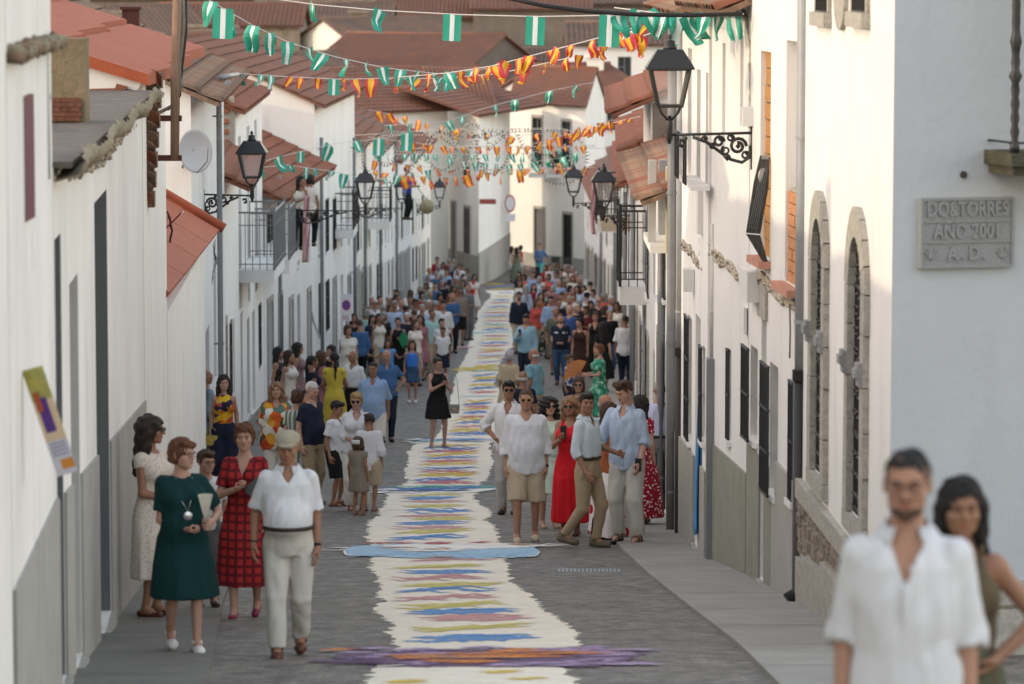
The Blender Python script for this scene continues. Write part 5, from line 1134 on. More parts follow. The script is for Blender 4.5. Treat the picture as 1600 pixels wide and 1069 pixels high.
def hair_mesh(style, h):
    k = (style, round(h, 4))
    if k in HAIRC: return HAIRC[k]
    lo = (-.20, -.16, -.50) if style in ('long', 'wavy', 'pony', 'curly', 'bob') else (-.12, -.14, -.14); f = Field(lo, (.20, .22, .18), h)
    r = random.Random(hash(style) % 97 if False else len(style))
    if style == 'bald': f.ell((0, .030, -.010), (.083, .086, .050), 0); f.ell((0, -.02, .07), (.085, .11, .075), .005, 's'); f.cut((0, -1, 0.15), -.000)
    elif style == 'buzz': f.ell((0, .016, .034), (.080, .098, .088), 0); f.cut((0, -1, -0.55), .030); f.ell((0, -.07, -.02), (.09, .075, .06), .01, 's')
    elif style == 'short': f.ell((0, .016, .038), (.085, .102, .093), 0); f.ell((0, -.060, .095), (.060, .050, .030), .02); f.ell((0, -.085, -.012), (.10, .085, .068), .008, 's'); f.ell((0, .0, -.10), (.12, .12, .085), .01, 's')
    elif style == 'quiff': f.ell((0, .016, .040), (.086, .100, .090), 0); f.ell((-.01, -.055, .108), (.070, .060, .036), .02); f.ell((.02, -.02, .122), (.06, .05, .024), .02); f.ell((0, -.085, -.012), (.10, .085, .070), .008, 's'); f.ell((0, .0, -.11), (.12, .12, .085), .01, 's')
    elif style in ('crop_f', 'bob'):
        cf = style == 'crop_f'; f.ell((0, .020, .037), (.090, .106, .099) if cf else (.096, .110, .102), 0); f.ell((0, .045, -.03), (.079, .070, .060) if cf else (.090, .080, .075), .03)
        if cf: f.cone((-.05, -.055, .095), (.055, -.070, .070), .026, .018, .02)
        if style == 'bob':
            for s_ in (-1, 1): f.ell((s_*.074, .000, -.055), (.030, .050, .080), .02)
        f.ell((.006, -.085, -.022), (.066 if cf else .060, .080, .086), .010, 's'); f.cut((0, .3, -1), .155 if style == 'bob' else .10)
    elif style in ('long', 'wavy', 'curly'):
        w_ = 1.0 if style == 'long' else (1.12 if style == 'wavy' else 1.28); L = -.30 if style != 'curly' else -.16
        f.ell((0, .022, .030), (.094 * w_, .108 * w_, .104), 0)
        for s_ in (-1, 1): f.cone((s_*.070, .010, .0), (s_*.090 * w_, .020, L), .040 * w_, .034 * w_, .03)
        f.cone((0, .060, .0), (0, .085, L - .06), .075 * w_, .055 * w_, .04); f.ell((.014, -.095, -.024), (.056, .080, .092), .012, 's')
    elif style in ('pony', 'bun'):
        f.ell((0, .018, .032), (.084, .102, .095), 0); f.ell((0, -.090, -.018), (.088, .085, .075), .008, 's')
        if style == 'pony': f.cone((0, .10, .03), (0, .125, -.14), .030, .034, .02); f.cone((0, .125, -.14), (.01, .115, -.40), .034, .018, .02)
        else: f.ell((0, .115, .05), (.042, .036, .042), .01)
    amp = {'curly': .010, 'wavy': .006, 'crop_f': .0055, 'quiff': .005, 'long': .0045}.get(style, .0034)
    x, y, z = f.ax[0][:, None, None], f.ax[1][None, :, None], f.ax[2][None, None, :]
    if style == 'curly': f.D = f.D + amp * (np.sin(x*95 + z*40) * np.sin(y*90 - z*30) + np.sin(z*105 + x*30) * .8)
    elif style == 'wavy': f.D = f.D + amp * (np.sin(z*60 + x*50 + 2*np.sin(y*30)) + .5*np.sin(x*120 + z*20))
    else: f.D = f.D + amp * (1.2 * np.sin(np.arctan2(y, x + .01) * 19 + z*14 + 2*np.sin(z*25)) + np.sin(x*85 + z*60 + y*70) * .8 + np.sin(x*40 - z*30) * .8)
    HAIRC[k] = f.mesh(); return HAIRC[k]
TORSO = {'m': [(.455, 0, .004, .078, .058), (.50, 0, .006, .097, .067), (.54, 0, .004, .095, .067), (.60, 0, 0, .086, .061), (.66, 0, -.001, .092, .064), (.72, 0, -.002, .093, .066), (.775, 0, .001, .092, .062), (.802, 0, .006, .078, .053), (.822, 0, .009, .060, .043), (.838, 0, .011, .040, .036), (.85, 0, .012, .034, .034)],
         'f': [(.455, 0, .006, .082, .062), (.50, 0, .008, .102, .072), (.54, 0, .006, .095, .066), (.60, 0, 0, .073, .055), (.65, 0, -.001, .077, .056), (.72, 0, 0, .085, .059), (.775, 0, .002, .084, .056), (.800, 0, .006, .070, .048), (.820, 0, .009, .050, .039), (.836, 0, .011, .034, .033), (.848, 0, .012, .029, .030)]}
TORSO['k'] = [(z, a, b, w_ * 0.90, d * 0.95) for z, a, b, w_, d in TORSO['m']]
# arm presets: hand target relative to the shoulder (units of height; x outward), elbow pole, hand pose, palm hint
ARM = {'down': ((.035, -.015, -.305), (.3, 1, 0), 'relax'), 'downf': ((.03, -.075, -.29), (.3, 1, 0), 'relax'), 'downb': ((.04, .07, -.29), (.3, 1, 0), 'relax'), 'wide': ((.060, -.03, -.29), (.4, 1, 0), 'relax'),
       'hip': ((.01, -.045, -.215), (1, .6, 0), 'relax'), 'belly': ((-.085, -.115, -.20), (.8, .5, -.5), 'grip'), 'phone': ((-.055, -.185, -.075), (.6, .2, -1), 'grip'), 'fold': ((-.13, -.095, -.145), (.8, .3, -.5), 'flat'),
       'chest': ((-.06, -.13, -.11), (.7, .2, -1), 'grip'), 'out': ((.20, -.09, -.07), (.3, .3, -1), 'flat'), 'back': ((-.07, .075, -.235), (1, .5, 0), 'relax'), 'front': ((.0, -.19, -.16), (.3, .3, -1), 'grip'), 'reach': ((.10, -.16, -.20), (.3, .5, -1), 'point'), 'face': ((-.055, -.10, .035), (.5, -.2, -1), 'grip'), 'side': ((.09, -.12, -.19), (.3, .6, -.6), 'grip')}
def cloth_mat(name, col, pat=None, cols=None, scale=1.0, rough=0.85):
    if name in MATS: return MATS[name]
    if pat is None:
        m = mat(name, col, rough, 0.10, vs_=9, bump=1.5, bs=5.5, spec=0.2, stretch=(1.3, 1.3, .6)); nb = [x for x in m.node_tree.nodes if x.type == 'TEX_NOISE'][-1]
        nb.noise_type = 'RIDGED_MULTIFRACTAL'; nb.inputs['Detail'].default_value = 3; nb.inputs['Distortion'].default_value = .6; return m
    m = bpy.data.materials.new(name); m.use_nodes = True; MATS[name] = m; n, l = m.node_tree.nodes, m.node_tree.links; b = n['Principled BSDF']; b.inputs['Roughness'].default_value = rough; b.inputs['Specular IOR Level'].default_value = 0.2
    tc = n.new('ShaderNodeTexCoord'); src = tc.outputs['Object']; cols = cols or [col, (0.8, 0.8, 0.8)]
    if pat in ('floral', 'dots', 'speck'):
        nz = n.new('ShaderNodeTexNoise'); nz.inputs['Scale'].default_value = 9 * scale; l.new(src, nz.inputs['Vector']); mx = n.new('ShaderNodeMix'); mx.data_type = 'VECTOR'; mx.inputs[0].default_value = 0.09
        l.new(src, mx.inputs[4]); l.new(nz.outputs['Color'], mx.inputs[5]); vo = n.new('ShaderNodeTexVoronoi'); vo.inputs['Scale'].default_value = {'floral': 17, 'dots': 30, 'speck': 60}[pat] * scale; l.new(mx.outputs[1], vo.inputs['Vector'])
        rp = n.new('ShaderNodeValToRGB'); rp.color_ramp.interpolation = 'CONSTANT'
        if pat == 'floral': sx = n.new('ShaderNodeSeparateColor'); l.new(vo.outputs['Color'], sx.inputs[0]); l.new(sx.outputs[0], rp.inputs[0]); pos = [i / len(cols) for i in range(len(cols))]
        else: l.new(vo.outputs['Distance'], rp.inputs[0]); pos = [0, 0.32] + [0.7] * (len(cols) - 2)
        e = rp.color_ramp.elements
        while len(e) < len(cols): e.new(0.5)
        for i, c in enumerate(cols): e[i].position = pos[i]; e[i].color = (*c, 1)
        l.new(rp.outputs[0], b.inputs['Base Color'])
    elif pat in ('plaid', 'vstripe', 'hstripe'):
        sp_ = n.new('ShaderNodeSeparateXYZ'); l.new(src, sp_.inputs[0]); outs = []
        for axis, use in (('X', pat in ('plaid', 'vstripe')), ('Z', pat in ('plaid', 'hstripe'))):
            if not use: continue
            a = n.new('ShaderNodeMath'); a.operation = 'MULTIPLY'; a.inputs[1].default_value = 85 * scale; l.new(sp_.outputs[axis], a.inputs[0]); b2 = n.new('ShaderNodeMath'); b2.operation = 'SINE'; l.new(a.outputs[0], b2.inputs[0])
            c2 = n.new('ShaderNodeMath'); c2.operation = 'GREATER_THAN'; c2.inputs[1].default_value = 0.45 if pat == 'plaid' else 0.0; l.new(b2.outputs[0], c2.inputs[0]); outs.append(c2.outputs[0])
        o = outs[0]
        if len(outs) > 1: ad = n.new('ShaderNodeMath'); ad.operation = 'MAXIMUM'; l.new(outs[0], ad.inputs[0]); l.new(outs[1], ad.inputs[1]); o = ad.outputs[0]
        mx = n.new('ShaderNodeMix'); mx.data_type = 'RGBA'; l.new(o, mx.inputs[0]); mx.inputs[6].default_value = (*cols[0], 1); mx.inputs[7].default_value = (*cols[1], 1); l.new(mx.outputs[2], b.inputs['Base Color'])
    return m
SK = {n: mat('skin_' + n, tuple(v * .84 for v in c), 0.55, 0.10, vs_=14, bump=0.08, bs=90, spec=0.35) for n, c in dict(fair=(0.50, 0.285, 0.205), mid=(0.42, 0.225, 0.150), tan=(0.33, 0.165, 0.10), deep=(0.26, 0.125, 0.075)).items()}
HM = {n: mat('hair_' + n, c, 0.6, 0.45, vs_=30, bump=1.0, bs=55, spec=0.35, stretch=(1, 1, 0.13)) for n, c in dict(black=(0.012, 0.010, 0.009), dark=(0.030, 0.018, 0.012), brown=(0.075, 0.038, 0.020), auburn=(0.15, 0.055, 0.025), blond=(0.40, 0.25, 0.11), grey=(0.32, 0.31, 0.29), white=(0.58, 0.56, 0.53), lilac=(0.42, 0.39, 0.45), honey=(0.25, 0.13, 0.06)).items()}
C = lambda n, *a, **k: cloth_mat('cloth_' + n, *a, **k)
eye_m = mat('eye', (0.02, 0.014, 0.010), 0.2); lip_m = mat('lips', (0.30, 0.085, 0.07), 0.5); lipr_m = mat('red_lips', (0.35, 0.03, 0.03), 0.4); lens_m = glass('sunglass_lens', (0.012, 0.010, 0.010)); beard_m = mat('beard', (0.075, 0.045, 0.032), 0.8)
gold_m = mat('gold', (0.7, 0.45, 0.12), 0.3, metal=0.9); silver_m = mat('silver', (0.6, 0.6, 0.6), 0.3, metal=0.9); leather = mat('dark_leather', (0.035, 0.020, 0.014), 0.5)
def xf(mesh, M4):
    P_, Q = mesh; A = np.array(M4.to_3x3()); return P_ @ A.T + np.array(M4.translation), Q
def mats_link(o, ms):
    for i, m in enumerate(ms): o.material_slots[i].link = 'OBJECT'; o.material_slots[i].material = m
class Person:
    """built facing -y, feet on z = 0"""
    def __init__(s, H=1.7, sex='m', h=0.014, build=1.0, belly=0.0, legs=((0, 0), (0, 0)), arms=('down', 'down'), head=(0, 0, 0), lean=(0, 0), seed=0, hand_h=None, knee=(0, 0), lift=(0, 0), sitz=0.0, stance=0.05):
        s.H, s.sex, s.h, s.b, s.seed = H, sex, h, build, seed; s.kid = sex == 'k'; s.hh = hand_h or max(0.0055, h * 0.5)
        hs = 1.0 if not s.kid else 0.93; s.hs = (H / 1.74) ** (0.35 if s.kid else 0.7) * hs; fem = sex == 'f'
        ln = np.array([lean[0], lean[1], 0]) * H; hipz = .495 * H
        def L(z): return ln * max(0, (z / H - .5)) / .34      # lean shears the trunk above the hips
        s.L = L; s.rows = [(z * H, L(z*H)[0] + cx * H, L(z*H)[1] + cy * H, w_ * H * build, d * H * build * (1 + belly * .25 * (z < .72))) for z, cx, cy, w_, d in TORSO['k' if s.kid else sex]]
        s.belly = belly; shx = (.091 if not fem else .080) * H * (0.5 + 0.5 * build); s.ahip = (.052 if not fem else .053) * H; s.legs = []; s.arms = []
        for i, sg in enumerate((-1, 1)):       # -x is the person's right
            hip = V3(sg * s.ahip, .006*H, hipz); ft = legs[i]; ank = V3(sg * (stance * H) + ft[0] * H, .012*H + ft[1] * H, .047*H + lift[i] * H)
            kn, ank = ik(hip, ank, .235*H, .225*H, V3(sg * .08, -1, 0)); s.legs.append((hip, kn, ank, lift[i]))
        for i, sg in enumerate((-1, 1)):
            sh = V3(sg * shx, .006*H, .792*H) + L(.79*H); sp = arms[i]; A_ = ARM[sp] if isinstance(sp, str) else sp
            t = V3(A_[0][0] * sg, A_[0][1], A_[0][2]) * H; pole = V3(A_[1][0] * sg, A_[1][1], A_[1][2]); el, wr = ik(sh, sh + t, .168*H, .148*H, pole); s.arms.append((sh, el, wr, A_[2]))
        s.neck = V3(0, .010*H, .835*H) + L(.835*H); hz = .835*H + .125 * s.hs + (0.02 * H if not s.kid else 0.0); s.headc = V3(0, -.004*H, H - .118 * s.hs) + L(.93*H); s.headrot = head
        R3 = Matrix.Rotation(R(head[0]), 4, 'Z') @ Matrix.Rotation(R(head[1]), 4, 'X') @ Matrix.Rotation(R(head[2]), 4, 'Y'); s.MH = Matrix.Translation(Vector(s.headc)) @ R3 @ Matrix.Scale(s.hs, 4)
    def field(s, pad=0.12, h=None, z0=0.0, z1=None):
        pts = [p for a in s.legs for p in a[:3]] + [p for a in s.arms for p in a[:3]] + [s.headc]; a = np.min(pts, 0) - pad - .05; b = np.max(pts, 0) + pad + .05; a[2] = z0 - .02; b[2] = z1 or s.H; a[1] = min(a[1], -.24); b[1] = max(b[1], .2); return Field(a, b, h or s.h)
    def body(s):
        H, f, b = s.H, s.field(z1=s.H * .93, h=s.h * 1.15), s.b; f.prof(s.rows, .02)
        if s.sex == 'f':
            for sg in (-1, 1): f.ell(V3(sg*.043*H, -.046*H*b, .725*H) + s.L(.725*H), V3(.044, .036, .040) * H * (0.6 + .4*b), .03)
        if s.belly: f.ell(V3(0, -.030*H - .02*s.belly*H, .610*H) + s.L(.6*H), V3(.080*b, .052 + .02*s.belly, .085) * H, .04)
        thin = 0.9 if s.kid else (0.95 if s.sex == 'f' else 1.0)
        for hip, kn, an, lf in s.legs:
            f.cone(hip, kn, .052*H*b*thin, .031*H*(.6+.4*b)*thin, .03); f.cone(kn, an, .029*H*thin, .020*H*thin, .01); f.cone(kn * .78 + an * .22 + V3(0, .012*H, 0), kn * .45 + an * .55 + V3(0, .006*H, 0), .0285*H*thin, .021*H*thin, .02)
            d = unit(V3(0, -1, 0)) ; to = an + V3(0, -.085*H, -.030*H if not lf else -.045*H); hl = an + V3(0, .022*H, -.027*H); f.cone(hl, to, .020*H, .016*H, .015); f.cone(an, an + V3(0, -.04*H, -.02*H), .020*H, .020*H, .01)
        for sh, el, wr, hp in s.arms:
            f.cone(sh, el, .027*H*(.5+.5*b)*thin, .021*H*thin, .025); f.cone(el, wr, .0235*H*thin, .0155*H*thin, .01); f.ell(sh + V3(0, 0, -.002*H), V3(.031, .032, .033)*H*(.5+.5*b)*thin, .03)
        f.cone(s.neck - V3(0, 0, .03*H), s.headc + V3(0, .02, -.02), .034*H * (.88 if s.sex == 'f' else 1), .030*H * (.88 if s.sex == 'f' else 1), .02)
        parts = [(*f.mesh(), 0)]
        hk = 'f' if s.sex == 'f' else ('k' if s.kid else 'm'); P_, Q = xf(head_mesh(hk, max(.0045, s.hh if s.hh < .012 else s.hh)), s.MH); parts.append((P_, Q, 0))
        for i, (sh, el, wr, hp) in enumerate(s.arms):
            sg = (-1, 1)[i]; dr = unit(wr - el); hint = V3(0, -1, 0) if abs(dr[1]) < .75 else V3(0, 0, 1); z_ = -dr; ymin = unit(hint - z_ * (hint @ z_)); y_ = -ymin; x_ = np.cross(y_, z_)
            sc_ = s.H / 1.74; P_, Q = hand_mesh(hp, s.hh)
            if sg < 0: P_ = P_ * V3(-1, 1, 1); Q = Q[:, ::-1]
            A_ = np.stack([x_, y_, z_], 1); parts.append(((P_ * sc_) @ A_.T + wr, Q, 0))
        return parts
    # ---- garments; each returns (verts, quads)
    def top(s, sleeve=0.5, infl=.016, hem=.47, neckr=.044, vdepth=.0, fold=.0045, strap=False, loose=0.0, ff=34, cuff=True, open_side=0, tuck=False, off=0):
        H, b = s.H, s.b; z1 = s.H * .9; f = s.field(z0=hem*H - .03, z1=z1); hemz = hem * H
        rows = [(z, cx, cy, w_ + infl + loose * max(0, 1 - (z - hemz) / (.3*H)) * .022, d + infl + loose * .012 * (z < .7*H)) for z, cx, cy, w_, d in s.rows]
        zt = .830 * H if not strap else .80 * H; f.prof(rows, .01, zlo=hemz, zhi=zt)
        if s.sex == 'f':
            for sg in (-1, 1): f.ell(V3(sg*.043*H, -.046*H*b, .725*H) + s.L(.725*H), V3(.044, .036, .040) * H * (0.6 + .4*b) + infl, .03)
        if s.belly: f.ell(V3(0, -.030*H - .02*s.belly*H, .610*H) + s.L(.6*H), V3(.080*b, .052 + .02*s.belly, .085) * H + infl, .05)
        if sleeve > 0:
            for sh, el, wr, _ in s.arms:
                e1 = min(1, sleeve); E = sh + (el - sh) * e1; r0 = .028*H*(.5+.5*b) + infl*.6; r1 = (.0225*H + infl * 1.1 + loose*.007) ; f.ell(sh, V3(.028, .031, .029)*H*(.5+.5*b) + infl*.45, .02); f.cone(sh, E, r0, r0 + (r1 - r0) * e1, .018, clip=True)
                if sleeve > 1: E2 = el + (wr - el) * (sleeve - 1); f.cone(el, E2, r1, .020*H + infl * 1.2, .02, clip=True); E = E2; r1 = .020*H + infl*1.35
                if cuff and sleeve not in (0,): u = unit(E - (el if sleeve > 1 else sh)); f.cone(E - u * .022*H, E - u*.002, r1 * (1.05 if sleeve > 1 else 1.0) + .002, r1 * 1.05 + .002, .004, clip=True)
        f.fold(fold, ff, s.seed); hc = s.neck
        if strap: 
            for sg in (-1, 1): p0 = V3(sg*.052*H, -.055*H, .775*H) + s.L(.78*H); f.cone(p0, V3(sg*.052*H, .0*H, .832*H) + s.L(.83*H), .014*H, .012*H, .01); f.cone(V3(sg*.052*H, .0*H, .832*H) + s.L(.83*H), V3(sg*.050*H, .058*H, .775*H) + s.L(.78*H), .012*H, .014*H, .01)
            f.ell(V3(0, -.075*H, .83*H) + s.L(.83*H), V3(.050, .05, .055)*H, .01, 's'); f.ell(V3(0, .07*H, .84*H) + s.L(.83*H), V3(.050, .05, .05)*H, .01, 's')
            for sh, el, wr, _ in s.arms: f.ell(sh + V3(0, 0, .004*H), V3(.036, .046, .052)*H, .01, 's')
        elif off == 0:
            f.cone(hc - V3(0, 0, .01*H), s.headc, neckr*H, neckr*H*.9, .004, 's')
            if vdepth: f.cone(hc + V3(0, -.035*H, .010*H), hc + V3(0, -.085*H, -.030*H - vdepth*H*1.5), .040*H, .003*H, .004, 's')
            if sleeve == 0:
                for sh, el, wr, _ in s.arms: f.ell(sh + V3(0, 0, -.004*H) + unit(V3(sh[0], 0, 0))*.012*H, V3(.030, .05, .050)*H, .008, 's')
        return f.mesh()
    def trousers(s, end=1.0, infl=.012, top=.585, fold=.004, wide=0.0):
        """end: 0 hip .. 1 knee .. 2 ankle"""
        H, b = s.H, s.b; f = s.field(z1=.70*H); rows = [(z, cx, cy, w_ + infl, d + infl) for z, cx, cy, w_, d in s.rows if z < .68*H]; f.prof(rows, .02, zhi=top*H)
        if s.belly: f.ell(V3(0, -.030*H - .02*s.belly*H, .600*H) + s.L(.6*H), V3(.078*b, .052 + .02*s.belly, .070) * H + infl * .8, .04); f.cut((0, 0, 1), top*H)
        for hip, kn, an, lf in s.legs:
            r0, r1, r2 = .056*H*b + infl, .034*H*(.6+.4*b) + infl + wide*.02, .024*H + infl + wide*.03
            if end <= 1: E = hip + (kn - hip) * end; f.cone(hip, E, r0, r0 + (r1 + .014 - r0) * end, .02, clip=True)
            else: f.cone(hip, kn, r0, r1, .02); E = kn + (an - kn) * (end - 1); f.cone(kn, E, r1, r1 + (r2 - r1) * (end - 1), .01, clip=True)
        f.fold(fold, 30, s.seed + 9); f.cut((0, 0, 1), top*H); return f.mesh()
    def skirt(s, hem=.28, flare=.05, top=.60, infl=.012, wave=(.05, 9), fold=.004, fold_f=18):
        H = s.H; f = s.field(z1=.70*H); hx = max(abs(l[1][0]) for l in s.legs) + .04*H; rows = [(z, cx, cy, w_ + infl, d + infl) for z, cx, cy, w_, d in s.rows if .49*H < z < .68*H]; wb = max(hx, rows[0][3]) + flare*H*(.5 - hem)/.25
        ky = [l[1][1] for l in s.legs] + [l[2][1] * (hem < .25) for l in s.legs]; cy = (min(ky) + max(ky)) / 2 * .8; db = max(rows[0][4] + flare*H*.7*(.5 - hem)/.25, (max(ky) - min(ky)) / 2 + .05*H)
        rows = [(hem*H, 0, cy, wb, db)] + [(.42*H, 0, cy*.4, rows[0][3]*.5 + wb*.5 if hem < .4 else wb, rows[0][4]*.55 + db*.45)] * (hem < .40) + rows
        f.prof(rows, .01, wave=(wave[0], wave[1], .55*H, s.seed), zhi=top*H)
        if s.belly: f.ell(V3(0, -.030*H - .02*s.belly*H, .600*H) + s.L(.6*H), V3(.078*s.b, .052 + .02*s.belly, .085) * H + infl * .8, .05)
        f.fold(fold, fold_f, s.seed + 5); f.cut((0, 0, 1), top*H); f.cut((0, 0, -1), -hem*H); return f.mesh()
    def dress(s, hem=.28, flare=.05, sleeve=.5, infl=.014, neckr=.048, vdepth=0, wave=(.03, 9), strap=False, fold=.005, tiers=0):
        a = s.top(sleeve, infl, .56, neckr, vdepth, fold, strap, cuff=False, ff=22); b_ = s.skirt(hem, flare, .62, infl, wave, fold*.7); return (np.concatenate([a[0], b_[0]]), np.concatenate([a[1], b_[1] + len(a[0])]))
    def shoe(s, i, kind='shoe'):
        H = s.H; hip, kn, an, lf = s.legs[i]; sc_ = H / 1.74; h = max(.006, s.h * .7); to = an + V3(0, -.088*H, -.028*H if not lf else -.045*H); hl = an + V3(0, .026*H, -.026*H); f = Field(np.minimum(to, hl) - .09, np.maximum(to, hl) + V3(.09, .09, .12), h)
        if kind in ('shoe', 'sneaker'):
            f.cone(hl, to, .026*H, .022*H, 0); f.cone(an + V3(0, .004*H, 0), hl, .027*H, .026*H, .01); f.ell(to * .8 + hl * .2, V3(.029, .04, .022) * H, .01); zb = min(to[2], hl[2]) - .020*H; f.cut((0, 0, -1), -zb); f.cut((0, 0, 1), an[2] + .012*H)
        elif kind == 'sandal':
            f.cone(hl + V3(0, 0, -.012*H), to + V3(0, -.012*H, -.010*H), .022*H, .024*H, 0); f.cut((0, 0, 1), min(hl[2], to[2]) - .006*H)
            for t in (.25, .7): p = hl + (to - hl) * t + V3(0, 0, .006*H); sl = f.sl(p - .08, p + .08); x, y, z = f.grid(sl); f.mix(sl, np.maximum(np.abs(y - p[1]) - .011, np.abs(np.sqrt((x - p[0])**2 + (z - p[2] + .006*H)**2) - .027*H) - .004), .002)
        else:   # heels / pumps
            f.cone(hl, to, .020*H, .019*H, 0); f.cut((0, 0, 1), hl[2] + .012*H); f.cone(hl + V3(0, .008*H, 0), V3(hl[0], hl[1] + .008*H, max(0.003, an[2] - .055*H)), .010*H, .007*H, .008)
        return f.mesh()
    def belt(s, z=.583, infl=.026, hgt=.018):
        H = s.H; w_, d, cx, cy = [float(np.interp(z*H, [r[0] for r in s.rows], [r[j] for r in s.rows])) for j in (3, 4, 1, 2)]; w_ += infl; d += infl + (.026*s.belly*H if s.belly else 0); w_ += .010 * (s.belly > 0); cy -= .018*s.belly*H; n = 28; v = []
        for (e, zz) in ((0, -1), (0, 1), (.004, 1), (.004, -1)):
            for k in range(n): a = 2*math.pi*k/n; v.append((cx + math.cos(a)*(w_ + e), cy + math.sin(a)*(d + e), z*H + zz*hgt*H*.5))
        q = [(j*n + k, j*n + (k+1) % n, ((j+1) % 4)*n + (k+1) % n, ((j+1) % 4)*n + k) for j in range(4) for k in range(n)]; return np.array(v), np.array(q)
def arr(mb):   # MB with quads only -> arrays
    return np.array(mb.v, float), np.array([f for f in mb.f if len(f) == 4])
def simple(mb, name, m, parent, M4=None, smooth=True):
    o = mb.build(name, m, parent, smooth=smooth, rel=False)
    if M4 is not None: o.data.transform(M4)
    return o
def ellmb(c, r, n=10, m_=6):
    return MB().lathe([(max(1e-4, math.sin(math.pi * i / m_)), -math.cos(math.pi * i / m_)) for i in range(m_ + 1)], n), Matrix.Translation(Vector(c)) @ Matrix.Diagonal((r[0], r[1], r[2], 1))
def place(spec):
    """spec: dict describing one person in the photograph"""
    g = spec.get; H = g('H', 1.7); sex = g('sex', 'm')
    if 'Y' in spec: Y = spec['Y']
    else: Y = YH(spec['py'], H + (spec.get('raise', 0)))
    X = P(spec['px'], spec['py'] + 60, Y).x; px_per_m = F / Y * .64
    h = g('h') or min(.03, max(.011, 1.05 / px_per_m)); hh = min(.02, max(.0055, .55 / px_per_m)); yaw = g('yaw', 0)
    p = Person(H, sex, h, g('build', 1.0), g('belly', 0), g('legs', ((0, 0), (0, 0))), g('arms', ('down', 'down')), g('head', (0, 0, 0)), g('lean', (0, 0)), g('seed', int(spec['px'])), hh, lift=g('lift', (0, 0)), stance=g('stance', .05))
    z = g('z', G(Y) + (0.035 if (X > lineX(RE, Y) or X < lineX(LE, Y)) else 0.002)); t = thing('person', (X - p.headc[0] * math.cos(R(yaw)) * .6, Y, z), spec['label'], 'person', g('group'), rz=R(yaw)); skin = SK[g('skin', 'mid')]
    def put(name, mesh, m, par=t):
        o = bpy.data.objects.new(name, np_mesh(name, [(*mesh, 0)], [m])); COL.objects.link(o); o.parent = par; return o
    parts = p.body(); bo = bpy.data.objects.new('body', np_mesh('body', parts, [skin])); COL.objects.link(bo); bo.parent = t
    hs = g('hair', 'short')
    if hs != 'none': put('hair', xf(hair_mesh(hs, max(.006, hh * 1.1)), p.MH), HM[g('haircol', 'dark')])
    for ga in g('wear', ()):
        kind, m, kw = ga[0], ga[1], (ga[2] if len(ga) > 2 else {}); m = m if not isinstance(m, str) else MATS['cloth_' + m]; nm = kw.pop('name', None) if 'name' in kw else None
        fn = {'shirt': p.top, 'blouse': p.top, 'trousers': p.trousers, 'shorts': p.trousers, 'skirt': p.skirt, 'dress': p.dress, 'polo': p.top, 'vest': p.top}[kind]
        kw = dict(kw); 
        if kind == 'trousers': kw.setdefault('end', 1.97)
        if kind == 'shorts': kw.setdefault('end', .93)
        if kind == 'vest': kw.setdefault('strap', True); kw.setdefault('sleeve', 0)
        put(nm or kind, fn(**kw), m)
    sk, sm = g('shoes', ('shoe', leather))
    if sk:
        for i in (0, 1): put('sandal' if sk == 'sandal' else 'shoe', p.shoe(i, sk), sm)
    if g('belt'): put('belt', p.belt(), leather)
    s_ = 1.0
    if Y < 78 and g('face', True):
        for sg in (-1, 1):
            mb, M_ = ellmb((sg*.031, -.0925, .010), (.0085, .004, .0042)); 
            if not g('glasses') == 'sun': simple(mb, 'eye', eye_m, bo, p.MH @ M_)
            mb = MB().tube([(sg*.016, -.1015, .026), (sg*.034, -.0985, .031), (sg*.050, -.086, .027)], [.0028, .0032, .0018], 6); simple(mb, 'eyebrow', HM[g('haircol', 'dark')] if g('haircol') not in ('white', 'blond', 'lilac') else HM['brown'], bo, p.MH)
        mb, M_ = ellmb((0, -.0985, -.0545), (.019, .0035, .0065)); simple(mb, 'mouth', lipr_m if g('lip') else lip_m, bo, p.MH @ M_)
    if g('glasses'):
        sun_ = g('glasses') == 'sun'; q = MB()
        for sg in (-1, 1):
            n = 12; ring = [(sg*.033 + .024*math.cos(2*math.pi*k/n), -.1065 + .35*abs(.024*math.cos(2*math.pi*k/n))*0, .008 + .019*math.sin(2*math.pi*k/n)) for k in range(n)]
            q.cur = 0
            if sun_: q.prism(ring, (0, -.003, 0))
            q.cur = 1; q.tube([Vector(r_) + Vector((0, -.0025, 0)) for r_ in ring + [ring[0]]], .0018, 5, cap=False); q.tube([(sg*.056, -.105, .014), (sg*.079, -.05, .014), (sg*.081, .01, .010)], .0018, 5)
        q.tube([(-.010, -.109, .012), (.010, -.109, .012)], .0018, 5); simple(q, 'sunglasses' if sun_ else 'glasses', [lens_m, iron if not g('goldrim') else gold_m], t, p.MH, smooth=False)
    if g('beard'):
        f = Field((-.08, -.13, -.13), (.08, .05, .0), max(.0045, hh)); f.ell((0, -.040, -.068), (.0605, .0535, .044), 0); f.ell((0, -.076, -.094), (.026, .021, .020), .015); f.ell((0, -.095, -.034), (.028, .016, .006), .01); f.ell((0, -.115, -.055), (.020, .03, .009), .006, 's'); f.cut((0, .35, 1), -.040); put('beard', xf(f.mesh(), p.MH), beard_m)
    return t, p, put
